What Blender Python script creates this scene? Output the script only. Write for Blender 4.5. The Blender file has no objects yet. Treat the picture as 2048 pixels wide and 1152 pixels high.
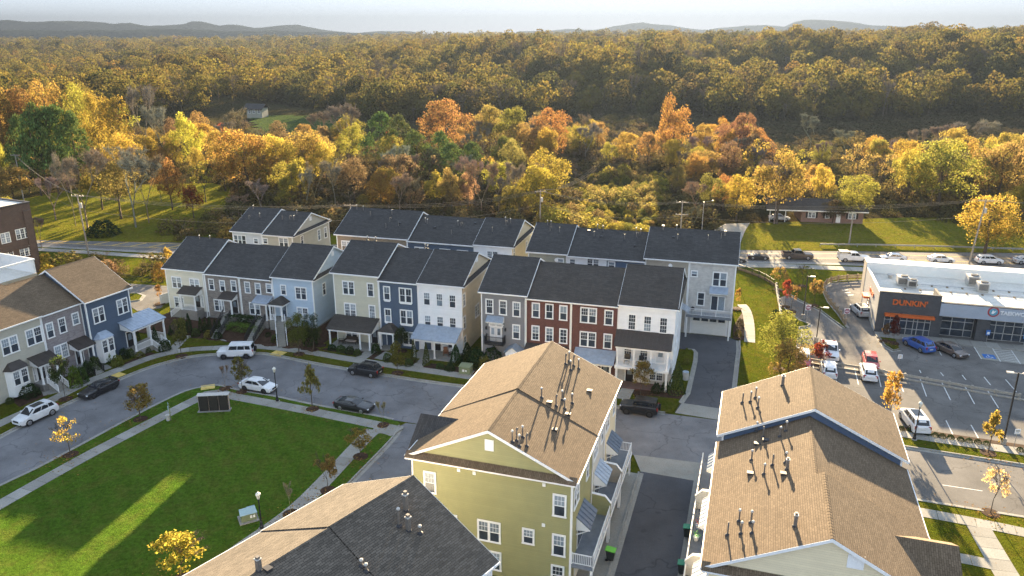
import bpy, bmesh, math, random
import numpy as np
from math import sin, cos, tan, pi, radians, degrees, atan2, hypot, sqrt
from mathutils import Vector, Matrix

random.seed(7)
SC = bpy.context.scene
COL = SC.collection

# ---------------------------------------------------------------- camera
CAM_H, FPX, HORIZON = 42.0, 1560.0, 68.0
PITCH = math.atan((576 - HORIZON) / FPX)
cam = bpy.data.objects.new('camera', bpy.data.cameras.new('camera'))
COL.objects.link(cam)
cam.location = (0, 0, CAM_H)
cam.rotation_euler = (pi / 2 - PITCH, 0, 0)
cam.data.sensor_width = 36.0
cam.data.lens = FPX / 2048 * 36.0
cam.data.clip_start = 0.5
cam.data.clip_end = 30000
SC.camera = cam

# ---------------------------------------------------------------- sky and sun
SUN_AZ, SUN_EL = 10.8, 11.9
SHOULDER = 1.5
TINT = (0.79, 0.94, 1.17)   # clear blue white autumn sky
W = bpy.data.worlds.new('World')
SC.world = W
W.use_nodes = True
nt = W.node_tree
bgn = nt.nodes['Background']
sky = nt.nodes.new('ShaderNodeTexSky')
sky.sky_type = 'NISHITA'
sky.sun_disc = False
sky.sun_elevation = radians(SUN_EL)
sky.sun_rotation = radians(SUN_AZ)
sky.altitude = 100
sky.air_density = 1.0
sky.dust_density = 0.1
sky.ozone_density = 1.0
# soft shoulder on the very bright part of the sky round the sun, the same in every direction
bw = nt.nodes.new('ShaderNodeRGBToBW'); nt.links.new(sky.outputs[0], bw.inputs[0])
ma = nt.nodes.new('ShaderNodeMath'); ma.operation = 'MULTIPLY_ADD'; ma.inputs[1].default_value = SHOULDER; ma.inputs[2].default_value = 1.0; nt.links.new(bw.outputs[0], ma.inputs[0])
dv = nt.nodes.new('ShaderNodeMath'); dv.operation = 'DIVIDE'; dv.inputs[0].default_value = 1.0; nt.links.new(ma.outputs[0], dv.inputs[1])
mu = nt.nodes.new('ShaderNodeVectorMath'); mu.operation = 'SCALE'; nt.links.new(sky.outputs[0], mu.inputs[0]); nt.links.new(dv.outputs[0], mu.inputs['Scale'])
b2 = nt.nodes.new('ShaderNodeRGBToBW'); nt.links.new(mu.outputs[0], b2.inputs[0])
tn = nt.nodes.new('ShaderNodeVectorMath'); tn.operation = 'SCALE'; tn.inputs[0].default_value = TINT; nt.links.new(b2.outputs[0], tn.inputs['Scale'])
mxs = nt.nodes.new('ShaderNodeMix'); mxs.data_type = 'RGBA'; mxs.inputs[0].default_value = 0.82; nt.links.new(mu.outputs[0], mxs.inputs[6]); nt.links.new(tn.outputs[0], mxs.inputs[7])
nt.links.new(mxs.outputs[2], bgn.inputs[0])
bgn.inputs[1].default_value = 0.15
sd = Vector((sin(radians(SUN_AZ)) * cos(radians(SUN_EL)), cos(radians(SUN_AZ)) * cos(radians(SUN_EL)), sin(radians(SUN_EL))))
sl = bpy.data.lights.new('sun', 'SUN')
sl.energy = 2.8
sl.angle = radians(0.55)
sl.color = (1.0, 0.77, 0.47)
sun = bpy.data.objects.new('sun', sl)
COL.objects.link(sun)
sun.rotation_euler = sd.to_track_quat('Z', 'Y').to_euler()
sun.location = sd * 300

SC.view_settings.view_transform = 'Standard'
SC.view_settings.look = 'None'
SC.view_settings.exposure = 3.95
SC.view_settings.gamma = 1.0
SC.view_settings.use_curve_mapping = False
SC.render.engine = 'CYCLES'
cy = SC.cycles
cy.max_bounces = 6
cy.diffuse_bounces = 3
cy.glossy_bounces = 2
cy.transmission_bounces = 3
cy.transparent_max_bounces = 6
cy.volume_bounces = 0
cy.use_denoising = True
cy.denoising_prefilter = 'FAST'
cy.caustics_reflective = False
cy.caustics_refractive = False
cy.sample_clamp_indirect = 6.0
# ---------------------------------------------------------------- measuring helpers (photo pixel -> place on the ground)
_c, _s = cos(PITCH), sin(PITCH)
def raydir(px, py):
    return (px - 1024, FPX * _c + (576 - py) * _s, -FPX * _s + (576 - py) * _c)
def G(px, py, z=0.0):
    d = raydir(px, py); t = (z - CAM_H) / d[2]
    return (d[0] * t, d[1] * t)
def depth_at(x, y, z=0.0):
    return y * _c - (z - CAM_H) * _s
def proj(x, y, z):
    zz = z - CAM_H; fw = y * _c - zz * _s; up = y * _s + zz * _c
    return 1024 + FPX * x / fw, 576 - FPX * up / fw
def height_px(bx, by, ty, z0=0.0):
    x, y = G(bx, by, z0); lo, hi = 0.0, 80.0
    for _ in range(50):
        m = (lo + hi) / 2
        if proj(x, y, z0 + m)[1] > ty: lo = m
        else: hi = m
    return lo
def azv(a):
    a = radians(a); return Vector((sin(a), cos(a)))

# ---------------------------------------------------------------- mesh builder
class MB:
    def __init__(s): s.v = []; s.f = []; s.m = []
    def add(s, vs, fs, mi=0):
        b = len(s.v); s.v += [tuple(v) for v in vs]
        s.f += [tuple(i + b for i in f) for f in fs]; s.m += [mi] * len(fs); return s
    def box(s, x0, y0, z0, x1, y1, z1, mi=0):
        if x1 < x0: x0, x1 = x1, x0
        if y1 < y0: y0, y1 = y1, y0
        if z1 < z0: z0, z1 = z1, z0
        return s.add([(x0, y0, z0), (x1, y0, z0), (x1, y1, z0), (x0, y1, z0), (x0, y0, z1), (x1, y0, z1), (x1, y1, z1), (x0, y1, z1)],
                     [(0, 3, 2, 1), (4, 5, 6, 7), (0, 1, 5, 4), (1, 2, 6, 5), (2, 3, 7, 6), (3, 0, 4, 7)], mi)
    def slab(s, poly, dz, mi=0):
        """thick sheet: poly = 3D points, pushed down by dz"""
        n = len(poly); lo = [(p[0], p[1], p[2] - dz) for p in poly]
        fs = [tuple(range(n)), tuple(range(2 * n - 1, n - 1, -1))]
        fs += [(i, n + i, n + (i + 1) % n, (i + 1) % n) for i in range(n)]
        return s.add(list(poly) + lo, fs, mi)
    def prism(s, poly, y0, y1, mi=0):
        """poly of (x,z) extruded along y"""
        n = len(poly)
        vs = [(p[0], y0, p[1]) for p in poly] + [(p[0], y1, p[1]) for p in poly]
        fs = [tuple(range(n)), tuple(range(2 * n - 1, n - 1, -1))] + [(i, (i + 1) % n, n + (i + 1) % n, n + i)[::-1] for i in range(n)]
        return s.add(vs, fs, mi)
    def prismx(s, poly, x0, x1, mi=0):
        """poly of (y,z) extruded along x"""
        n = len(poly)
        vs = [(x0, p[0], p[1]) for p in poly] + [(x1, p[0], p[1]) for p in poly]
        fs = [tuple(range(n))[::-1], tuple(range(n, 2 * n))] + [(i, (i + 1) % n, n + (i + 1) % n, n + i) for i in range(n)]
        return s.add(vs, fs, mi)
    def tube(s, p, q, r0, r1=None, n=8, mi=0, cap=True):
        p = Vector(p); q = Vector(q); r1 = r0 if r1 is None else r1
        d = (q - p)
        if d.length < 1e-6: return s
        d.normalize()
        u = d.orthogonal().normalized(); w = d.cross(u)
        vs = []
        for (c, r) in ((p, r0), (q, r1)):
            for k in range(n):
                a = 2 * pi * k / n; vs.append(c + u * (r * cos(a)) + w * (r * sin(a)))
        fs = [(k, (k + 1) % n, n + (k + 1) % n, n + k) for k in range(n)]
        if cap: fs += [tuple(range(n))[::-1], tuple(range(n, 2 * n))]
        return s.add(vs, fs, mi)
    def lathe(s, prof, cx=0, cy=0, n=12, mi=0):
        vs = []; fs = []
        for (r, z) in prof:
            for k in range(n):
                a = 2 * pi * k / n; vs.append((cx + r * cos(a), cy + r * sin(a), z))
        for i in range(len(prof) - 1):
            for k in range(n):
                fs.append((i * n + k, i * n + (k + 1) % n, (i + 1) * n + (k + 1) % n, (i + 1) * n + k))
        fs.append(tuple(range(n))[::-1]); b = (len(prof) - 1) * n; fs.append(tuple(range(b, b + n)))
        return s.add(vs, fs, mi)
    def xf(s, mat):
        s.v = [tuple(mat @ Vector(v)) for v in s.v]; return s
    def merge(s, o, mi=None):
        b = len(s.v); s.v += o.v; s.f += [tuple(i + b for i in f) for f in o.f]
        s.m += o.m if mi is None else [mi] * len(o.f); return s
    def mesh(s, name, mats, smooth=False):
        me = bpy.data.meshes.new(name); me.from_pydata(s.v, [], s.f)
        if not isinstance(mats, (list, tuple)): mats = [mats]
        for m in mats: me.materials.append(m)
        if len(mats) > 1: me.polygons.foreach_set('material_index', s.m)
        if smooth: me.polygons.foreach_set('use_smooth', [True] * len(me.polygons))
        bm = bmesh.new(); bm.from_mesh(me); bmesh.ops.recalc_face_normals(bm, faces=bm.faces); bm.to_mesh(me); bm.free()
        me.update(); return me
    def build(s, name, mats, parent=None, loc=(0, 0, 0), rz=0, smooth=False):
        return put(name, s.mesh(name, mats, smooth), parent, loc, rz)

def put(name, me, parent=None, loc=(0, 0, 0), rz=0):
    o = bpy.data.objects.new(name, me); COL.objects.link(o)
    if parent is not None: o.parent = parent
    o.location = loc; o.rotation_euler = (0, 0, rz)
    return o
def tag(o, label=None, cat=None, group=None, kind=None):
    if label: o['label'] = label
    if cat: o['category'] = cat
    if group: o['group'] = group
    if kind: o['kind'] = kind
    return o
def thing(name, label, cat, loc=(0, 0, 0), rz=0, group=None):
    o = bpy.data.objects.new(name, None); COL.objects.link(o)
    o.empty_display_size = 0.3
    o.location = loc; o.rotation_euler = (0, 0, rz)
    return tag(o, label, cat, group)
def kids(o): return [c for c in o.children]
def dup(root, loc, rz, label=None, group=None, scale=None, name=None):
    r = root.copy(); COL.objects.link(r); r.location = loc; r.rotation_euler = (0, 0, rz)
    if scale is not None: r.scale = scale
    if label: r['label'] = label
    if group: r['group'] = group
    for ch in kids(root):
        c = ch.copy(); COL.objects.link(c); c.parent = r
        for g in kids(ch):
            d = g.copy(); COL.objects.link(d); d.parent = c
    return r

# ---------------------------------------------------------------- materials
def newmat(name):
    m = bpy.data.materials.new(name); m.use_nodes = True
    t = m.node_tree; b = t.nodes['Principled BSDF']; return m, t, b
def nd(t, typ, **kw):
    n = t.nodes.new(typ)
    for k, v in kw.items(): setattr(n, k, v)
    return n
def lk(t, a, b): t.links.new(a, b)
def mathn(t, op, a, b=None, c=None):
    n = nd(t, 'ShaderNodeMath', operation=op)
    for i, x in enumerate((a, b, c)):
        if x is None: continue
        if hasattr(x, 'is_linked'): lk(t, x, n.inputs[i])
        else: n.inputs[i].default_value = x
    return n.outputs[0]
def mixc(t, fac, a, b, mode='MIX'):
    n = nd(t, 'ShaderNodeMix', data_type='RGBA', blend_type=mode)
    for i, x in ((0, fac), (6, a), (7, b)):
        if hasattr(x, 'is_linked'): lk(t, x, n.inputs[i])
        else: n.inputs[i].default_value = x if i == 0 else (*x[:3], 1)
    return n.outputs[2]
def coords(t, world=False):
    if world: return nd(t, 'ShaderNodeNewGeometry').outputs['Position']
    return nd(t, 'ShaderNodeTexCoord').outputs['Object']
def noise(t, vec, scale, detail=4, rough=0.6):
    n = nd(t, 'ShaderNodeTexNoise'); n.inputs['Scale'].default_value = scale
    n.inputs['Detail'].default_value = detail; n.inputs['Roughness'].default_value = rough
    lk(t, vec, n.inputs['Vector']); return n.outputs['Fac']
def remap(t, x, a0, a1, b0, b1):
    n = nd(t, 'ShaderNodeMapRange'); lk(t, x, n.inputs[0])
    for i, v in enumerate((a0, a1, b0, b1)): n.inputs[i + 1].default_value = v
    return n.outputs[0]
def bump(t, b, h, strength, dist):
    n = nd(t, 'ShaderNodeBump'); n.inputs['Strength'].default_value = strength; n.inputs['Distance'].default_value = dist
    lk(t, h, n.inputs['Height']); lk(t, n.outputs[0], b.inputs['Normal'])
def sc(c, k): return tuple(min(1, x * k) for x in c[:3])

def M(name, col, rough=0.7, var=0.12, scale=1.5, metal=0.0, fine=None, bmp=0.0, world=False, spec=None, col2=None):
    """plain painted / mineral surface with large and fine wear"""
    m, t, b = newmat(name); v = coords(t, world)
    f = noise(t, v, scale, 5)
    a = mixc(t, remap(t, f, .3, .7, 0, 1), sc(col, 1 - var), col2 if col2 else sc(col, 1 + var))
    if fine:
        g = noise(t, v, fine, 2)
        a = mixc(t, 1.0, a, mixc(t, g, (.72, .72, .72), (1.25, 1.25, 1.25)), 'MULTIPLY')
        if bmp: bump(t, b, g, bmp, 0.02)
    lk(t, a, b.inputs['Base Color']); b.inputs['Roughness'].default_value = rough; b.inputs['Metallic'].default_value = metal
    b.inputs['Specular IOR Level'].default_value = (.08 if rough > .8 else .4) if spec is None else spec
    return m
def siding(name, col, lap=0.17, var=0.05):
    m, t, b = newmat(name); v = coords(t)
    sx = nd(t, 'ShaderNodeSeparateXYZ'); lk(t, v, sx.inputs[0])
    fr = mathn(t, 'FRACT', mathn(t, 'MULTIPLY', sx.outputs[2], 1 / lap))
    f = noise(t, v, .8, 4)
    # course by course tone
    row = nd(t, 'ShaderNodeTexWhiteNoise', noise_dimensions='1D'); lk(t, mathn(t, 'FLOOR', mathn(t, 'MULTIPLY', sx.outputs[2], 1 / lap)), row.inputs['W'])
    k = mathn(t, 'ADD', remap(t, f, .3, .7, 1 - var, 1 + var), remap(t, row.outputs[0], 0, 1, -.03, .03))
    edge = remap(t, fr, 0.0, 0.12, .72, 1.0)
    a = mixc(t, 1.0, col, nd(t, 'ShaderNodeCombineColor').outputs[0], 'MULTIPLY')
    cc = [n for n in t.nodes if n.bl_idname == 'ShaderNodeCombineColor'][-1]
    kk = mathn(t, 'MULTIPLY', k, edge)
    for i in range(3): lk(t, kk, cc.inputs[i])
    lk(t, a, b.inputs['Base Color']); b.inputs['Roughness'].default_value = .55
    bump(t, b, mathn(t, 'SUBTRACT', 1.0, fr), .8, .012)
    return m
def bricks(name, c1, c2, mortar, bw=.42, bh=.16, var=True):
    m, t, b = newmat(name); v = coords(t)
    sx = nd(t, 'ShaderNodeSeparateXYZ'); lk(t, v, sx.inputs[0])
    cb = nd(t, 'ShaderNodeCombineXYZ'); lk(t, mathn(t, 'ADD', sx.outputs[0], sx.outputs[1]), cb.inputs[0]); lk(t, sx.outputs[2], cb.inputs[1])
    br = nd(t, 'ShaderNodeTexBrick'); lk(t, cb.outputs[0], br.inputs['Vector'])
    br.inputs['Color1'].default_value = (*c1, 1); br.inputs['Color2'].default_value = (*c2, 1); br.inputs['Mortar'].default_value = (*mortar, 1)
    br.inputs['Scale'].default_value = 1.0; br.inputs['Mortar Size'].default_value = .012
    br.inputs['Brick Width'].default_value = bw; br.inputs['Row Height'].default_value = bh; br.inputs['Bias'].default_value = 0.0
    f = noise(t, v, 1.2, 5)
    a = mixc(t, 1.0, br.outputs[0], mixc(t, f, (.7, .7, .7), (1.3, 1.3, 1.3)), 'MULTIPLY')
    lk(t, a, b.inputs['Base Color']); b.inputs['Roughness'].default_value = .85
    bump(t, b, mathn(t, 'SUBTRACT', 1.0, br.outputs['Fac']), .5, .012)
    return m
def shingles(name, c1, c2, gap, bw=.34, bh=.15, swap=False, bs=.7, rowdark=.78):
    """asphalt shingles laid along local x, courses up the slope (local y)"""
    m, t, b = newmat(name); v = coords(t)
    sx = nd(t, 'ShaderNodeSeparateXYZ'); lk(t, v, sx.inputs[0])
    o = (1, 0) if swap else (0, 1)
    cb = nd(t, 'ShaderNodeCombineXYZ'); lk(t, sx.outputs[o[0]], cb.inputs[0]); lk(t, mathn(t, 'MULTIPLY', sx.outputs[o[1]], 1.09), cb.inputs[1])
    br = nd(t, 'ShaderNodeTexBrick'); lk(t, cb.outputs[0], br.inputs['Vector'])
    br.inputs['Color1'].default_value = (*c1, 1); br.inputs['Color2'].default_value = (*c2, 1); br.inputs['Mortar'].default_value = (*gap, 1)
    br.inputs['Scale'].default_value = 1.0; br.inputs['Mortar Size'].default_value = .012; br.inputs['Mortar Smooth'].default_value = .3
    br.inputs['Brick Width'].default_value = bw; br.inputs['Row Height'].default_value = bh; br.offset_frequency = 2; br.offset = .37
    f = noise(t, v, .35, 5); g = noise(t, v, 14, 2)
    st = nd(t, 'ShaderNodeMapping'); st.inputs['Scale'].default_value = (.25, 2.2, 2.2) if not swap else (2.2, .25, 2.2); lk(t, v, st.inputs[0])
    h = noise(t, st.outputs[0], 1.0, 3)
    a = mixc(t, 1.0, br.outputs[0], mixc(t, f, (.72, .72, .72), (1.3, 1.3, 1.3)), 'MULTIPLY')
    a = mixc(t, 1.0, a, mixc(t, g, (.7, .7, .7), (1.3, 1.3, 1.3)), 'MULTIPLY')
    a = mixc(t, 1.0, a, mixc(t, h, (.82, .82, .82), (1.18, 1.18, 1.18)), 'MULTIPLY')
    lk(t, a, b.inputs['Base Color']); b.inputs['Roughness'].default_value = .95; b.inputs['Specular IOR Level'].default_value = .15
    fr = mathn(t, 'FRACT', mathn(t, 'MULTIPLY', mathn(t, 'MULTIPLY', sx.outputs[o[1]], 1.09), 1 / bh))
    hh = mathn(t, 'ADD', mathn(t, 'SUBTRACT', 1.0, br.outputs['Fac']), mathn(t, 'MULTIPLY', g, .7))
    hh = mathn(t, 'ADD', hh, mathn(t, 'MULTIPLY', nd(t, 'ShaderNodeRGBToBW').outputs[0], 3.0))
    bw_ = [n for n in t.nodes if n.bl_idname == 'ShaderNodeRGBToBW'][-1]; lk(t, br.outputs[0], bw_.inputs[0])
    bump(t, b, hh, bs, .014)
    return m
def grass(name, c1, c2, c3, world=True, fine=3.0, mow=None, blade=.35):
    m, t, b = newmat(name); v = coords(t, world)
    f = noise(t, v, .09, 5); g = noise(t, v, fine, 6, .75); h = noise(t, v, .6, 4)
    a = mixc(t, remap(t, f, .35, .65, 0, 1), c1, c2)
    a = mixc(t, remap(t, h, .45, .72, 0, .8), a, c3)
    if mow:
        sx = nd(t, 'ShaderNodeSeparateXYZ'); lk(t, v, sx.inputs[0])
        u = mathn(t, 'ADD', mathn(t, 'MULTIPLY', sx.outputs[0], cos(mow)), mathn(t, 'MULTIPLY', sx.outputs[1], sin(mow)))
        u = mathn(t, 'ADD', u, mathn(t, 'MULTIPLY', noise(t, v, .15, 2), 2.0))
        w = mathn(t, 'SINE', mathn(t, 'MULTIPLY', u, 2.6))
        a = mixc(t, 1.0, a, mixc(t, remap(t, w, -1, 1, 0, 1), (.95, .95, .95), (1.05, 1.05, 1.05)), 'MULTIPLY')
    a = mixc(t, 1.0, a, mixc(t, remap(t, g, .25, .75, 0, 1), (.5, .5, .5), (1.5, 1.5, 1.5)), 'MULTIPLY')
    lk(t, a, b.inputs['Base Color']); b.inputs['Roughness'].default_value = 1.0; b.inputs['Specular IOR Level'].default_value = 0.0
    bl = noise(t, v, 11, 3, .7); bump(t, b, mathn(t, 'ADD', bl, mathn(t, 'MULTIPLY', g, .8)), 1.0, blade)
    return m
def asphalt(name, col, patch=.25):
    m, t, b = newmat(name); v = coords(t, True)
    f = noise(t, v, .22, 6, .65); g = noise(t, v, 9, 3); k = noise(t, v, .035, 3)
    a = mixc(t, remap(t, f, .3, .7, 0, 1), sc(col, 1 - patch), sc(col, 1 + patch))
    a = mixc(t, 1.0, a, mixc(t, g, (.75, .75, .75), (1.25, 1.25, 1.25)), 'MULTIPLY')
    a = mixc(t, remap(t, k, .52, .62, 0, .4), a, sc(col, .68))
    o2_ = noise(t, v, .9, 3, .5); a = mixc(t, remap(t, o2_, .66, .74, 0, .5), a, sc(col, .55))
    # old oil stains and thin sealed cracks
    vo = nd(t, 'ShaderNodeTexVoronoi', feature='DISTANCE_TO_EDGE'); vo.inputs['Scale'].default_value = .11
    wv = nd(t, 'ShaderNodeVectorMath', operation='ADD'); lk(t, v, wv.inputs[0])
    nz = nd(t, 'ShaderNodeTexNoise'); nz.inputs['Scale'].default_value = .5; lk(t, v, nz.inputs['Vector'])
    vs_ = nd(t, 'ShaderNodeVectorMath', operation='SCALE'); vs_.inputs['Scale'].default_value = 3.0; lk(t, nz.outputs['Color'], vs_.inputs[0])
    lk(t, vs_.outputs[0], wv.inputs[1]); lk(t, wv.outputs[0], vo.inputs['Vector'])
    a = mixc(t, remap(t, vo.outputs[0], .0, .012, .6, 0), a, sc(col, .5))
    lk(t, a, b.inputs['Base Color']); b.inputs['Roughness'].default_value = .95; b.inputs['Specular IOR Level'].default_value = .1
    bump(t, b, g, .3, .01)
    return m
def glassm(name, col, rough=.06, var=.4):
    m, t, b = newmat(name)
    oi = nd(t, 'ShaderNodeObjectInfo'); v = coords(t)
    f = noise(t, v, 1.3, 2)
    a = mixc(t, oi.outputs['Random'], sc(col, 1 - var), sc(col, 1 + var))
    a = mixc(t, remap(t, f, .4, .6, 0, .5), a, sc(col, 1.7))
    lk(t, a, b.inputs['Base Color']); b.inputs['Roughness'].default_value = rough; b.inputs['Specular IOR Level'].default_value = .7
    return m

MAT = {}
MAT['trim'] = M('white_trim', (.87, .87, .86), .5, .04, 2)
MAT['trim_warm'] = M('warm_white_trim', (.84, .82, .76), .5, .04, 2)
MAT['concrete'] = M('concrete', (.29, .28, .25), .9, .14, .5, fine=7, bmp=.2, world=True)
MAT['kerb'] = M('kerb_concrete', (.31, .30, .27), .9, .16, .8, fine=5, world=True)
MAT['asphalt'] = asphalt('asphalt_street', (.175, .173, .178), .3)
MAT['asphalt_new'] = asphalt('asphalt_alley', (.092, .093, .10), .2)
MAT['asphalt_lot'] = asphalt('asphalt_lot', (.155, .147, .138), .3)
MAT['lawn'] = grass('lawn_grass', (.082, .160, .018), (.108, .185, .021), (.145, .165, .032), mow=.62)
MAT['verge'] = grass('verge_grass', (.085, .108, .011), (.13, .145, .015), (.16, .13, .022))
MAT['field'] = grass('field_grass', (.13, .145, .018), (.19, .175, .022), (.17, .13, .032), fine=1.2)
MAT['mulch'] = M('mulch_bed', (.06, .036, .024), .95, .35, 2, fine=9, bmp=.6, world=True)
MAT['paint_white'] = M('road_paint_white', (.62, .62, .60), .7, .18, 3, world=True)
MAT['paint_yellow'] = M('road_paint_yellow', (.58, .37, .05), .7, .2, 3, world=True)
MAT['tactile'] = M('tactile_yellow', (.62, .45, .12), .7, .15, 3, world=True)
MAT['glass'] = glassm('window_glass', (.035, .045, .06))
MAT['glass_up'] = glassm('window_glass_blinds', (.20, .24, .28), .15, .5)
MAT['glass_car'] = glassm('car_glass', (.012, .015, .02), .04, .2)
MAT['dark'] = M('dark_metal', (.02, .02, .022), .4, .1, 3)
MAT['wood'] = M('weathered_timber', (.27, .21, .14), .85, .3, 4, fine=12)
MAT['pole_wood'] = M('grey_pole_timber', (.33, .29, .24), .85, .2, 2, fine=8)
MAT['bark'] = M('bark', (.10, .078, .058), .95, .3, 3, fine=6)
MAT['bark_pale'] = M('pale_bark', (.24, .20, .165), .95, .3, 3, fine=6)
MAT['roof_dark'] = shingles('charcoal_shingles', (.052, .050, .049), (.077, .073, .071), (.028, .027, .027), .5, .17)
MAT['roof_brownish'] = shingles('brown_grey_shingles', (.060, .054, .049), (.085, .075, .067), (.032, .029, .026), .5, .17)
MAT['roof_tan'] = shingles('weathered_wood_shingles', (.135, .098, .064), (.185, .136, .090), (.075, .054, .037), .34, .15, bs=.65)
MAT['roof_slate'] = shingles('slate_grey_shingles', (.098, .084, .068), (.16, .136, .110), (.05, .044, .038), .42, .15, bs=.8)
MAT['metal_brown'] = M('brown_metal_roof', (.052, .042, .036), .45, .2, 2)
MAT['metal_blue'] = M('galvalume_roof', (.36, .42, .50), .38, .12, 2, metal=.35)
MAT['pvc'] = M('vent_pipe', (.17, .15, .13), .6, .2, 4)
MAT['pvc_cap'] = M('pale_vent_cap', (.5, .48, .44), .5, .1, 4)
MAT['lead'] = M('dark_flashing', (.04, .04, .045), .6, .2, 4)
MAT['steel'] = M('galvanised_steel', (.42, .42, .42), .4, .2, 4, metal=.7)
MAT['deck'] = M('grey_deck', (.19, .21, .24), .7, .12, 2)
# ---------------------------------------------------------------- townhouses
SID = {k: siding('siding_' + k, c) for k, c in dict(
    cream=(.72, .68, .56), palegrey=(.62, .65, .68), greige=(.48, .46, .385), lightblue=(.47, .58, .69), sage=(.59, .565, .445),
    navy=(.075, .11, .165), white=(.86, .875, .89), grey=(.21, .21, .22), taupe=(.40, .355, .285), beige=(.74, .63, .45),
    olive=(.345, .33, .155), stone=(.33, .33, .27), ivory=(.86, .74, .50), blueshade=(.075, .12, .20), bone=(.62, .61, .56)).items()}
SID['brick_grey'] = bricks('grey_brown_brick', (.30, .25, .21), (.17, .15, .14), (.34, .32, .30))
SID['brick_mauve'] = bricks('mauve_grey_brick', (.30, .26, .26), (.20, .175, .185), (.36, .34, .33))
SID['brick_red'] = bricks('red_brick', (.15, .050, .034), (.11, .036, .026), (.16, .10, .085), .3, .1)
SID['brick_white'] = bricks('whitewashed_brick', (.62, .60, .56), (.50, .48, .45), (.55, .53, .50), .3, .1)
SID['brick_tan'] = bricks('tan_brick', (.34, .26, .17), (.27, .20, .14), (.36, .32, .27))
SID['brick_brown'] = bricks('dark_brown_brick', (.115, .070, .048), (.088, .055, .040), (.11, .085, .07), .3, .1)
SID['brick_ranch'] = bricks('ranch_brick', (.30, .155, .105), (.22, .11, .08), (.30, .24, .2), .3, .1)
SID['stoop_brick'] = bricks('stoop_brick', (.25, .225, .20), (.19, .175, .16), (.30, .29, .27), .3, .1)
DOORM = {k: M('door_' + k, c, .4, .05) for k, c in dict(black=(.018, .017, .018), navy=(.05, .075, .12), red=(.2, .03, .025), white=(.7, .7, .7)).items()}

WCACHE = {}
def window_meshes(n, w, h, grid, low, case, sill, trim):
    key = (n, w, h, grid, low, case, sill, trim)
    if key in WCACHE: return WCACHE[key]
    T = n * w
    f = MB()
    c = case
    f.box(-T / 2 - c, -.055, h / 2, T / 2 + c, .012, h / 2 + c * 1.15)           # head
    f.box(-T / 2 - c - .03, -.08, -h / 2 - c * .8, T / 2 + c + .03, .012, -h / 2)  # sill
    if sill:
        f.add([(-T / 2 - c, -.05, -h / 2 - c * .8), (T / 2 + c, -.05, -h / 2 - c * .8), (T / 2 + c - .12, -.05, -h / 2 - c * .8 - .2), (-T / 2 - c + .12, -.05, -h / 2 - c * .8 - .2),
               (-T / 2 - c, .0, -h / 2 - c * .8), (T / 2 + c, .0, -h / 2 - c * .8), (T / 2 + c - .12, .0, -h / 2 - c * .8 - .2), (-T / 2 - c + .12, .0, -h / 2 - c * .8 - .2)],
              [(0, 3, 2, 1), (0, 4, 7, 3), (1, 2, 6, 5), (3, 7, 6, 2)])
    for s in (-1, 1): f.box(s * T / 2, -.055, -h / 2, s * (T / 2 + c), .012, h / 2)
    for k in range(1, n): f.box(-T / 2 + k * w - .06, -.055, -h / 2, -T / 2 + k * w + .06, .012, h / 2)
    ups = []; los = []
    for k in range(n):
        x0 = -T / 2 + k * w + (.06 if k else 0); x1 = -T / 2 + (k + 1) * w - (.06 if k < n - 1 else 0)
        r = .045
        for (a, b_) in ((x0, x0 + r), (x1 - r, x1)): f.box(a, -.036, -h / 2, b_, .005, h / 2)
        f.box(x0 + r, -.036, h / 2 - r, x1 - r, .005, h / 2); f.box(x0 + r, -.036, -h / 2, x1 - r, .005, -h / 2 + r)
        f.box(x0 + r, -.042, -.035, x1 - r, .005, .035)
        for (z0, z1, on) in ((.035, h / 2 - r, grid > 0), (-h / 2 + r, -.035, low)):
            if not on: continue
            g = max(grid, 2)
            for q in range(1, g):
                xm = x0 + r + (x1 - x0 - 2 * r) * q / g; f.box(xm - .014, -.030, z0, xm + .014, -.006, z1)
            if g > 2 or low: f.box(x0 + r, -.030, (z0 + z1) / 2 - .014, x1 - r, -.006, (z0 + z1) / 2 + .014)
        for (lst, z0, z1) in ((ups, .03, h / 2 - .03), (los, -h / 2 + .03, -.03)):
            p = MB(); p.add([(x0 + .02, -.016, z0), (x1 - .02, -.016, z0), (x1 - .02, -.016, z1), (x0 + .02, -.016, z1)], [(0, 1, 2, 3)]); lst.append(p)
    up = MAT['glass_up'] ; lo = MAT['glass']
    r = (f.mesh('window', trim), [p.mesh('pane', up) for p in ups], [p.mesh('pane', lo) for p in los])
    WCACHE[key] = r; return r
_wr = random.Random(11)
def add_window(root, x, y, z, rz=0, n=1, w=.86, h=1.75, grid=3, low=False, case=.11, sill=False, trim=None, dark=None):
    fm, us, ls = window_meshes(n, w, h, grid, low, case, sill, trim or MAT['trim'])
    o = put('window', fm, root, (x, y, z), rz)
    allup = _wr.random() < .12
    for me in us:
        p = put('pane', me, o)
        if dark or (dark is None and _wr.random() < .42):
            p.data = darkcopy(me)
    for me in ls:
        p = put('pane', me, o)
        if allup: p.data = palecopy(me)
    return o
_dc = {}
def darkcopy(me):
    if me.name not in _dc:
        c = me.copy(); c.materials.clear(); c.materials.append(MAT['glass']); _dc[me.name] = c
    return _dc[me.name]

_pc = {}
def palecopy(me):
    if me.name not in _pc:
        c = me.copy(); c.materials.clear(); c.materials.append(MAT['glass_up']); _pc[me.name] = c
    return _pc[me.name]

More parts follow.
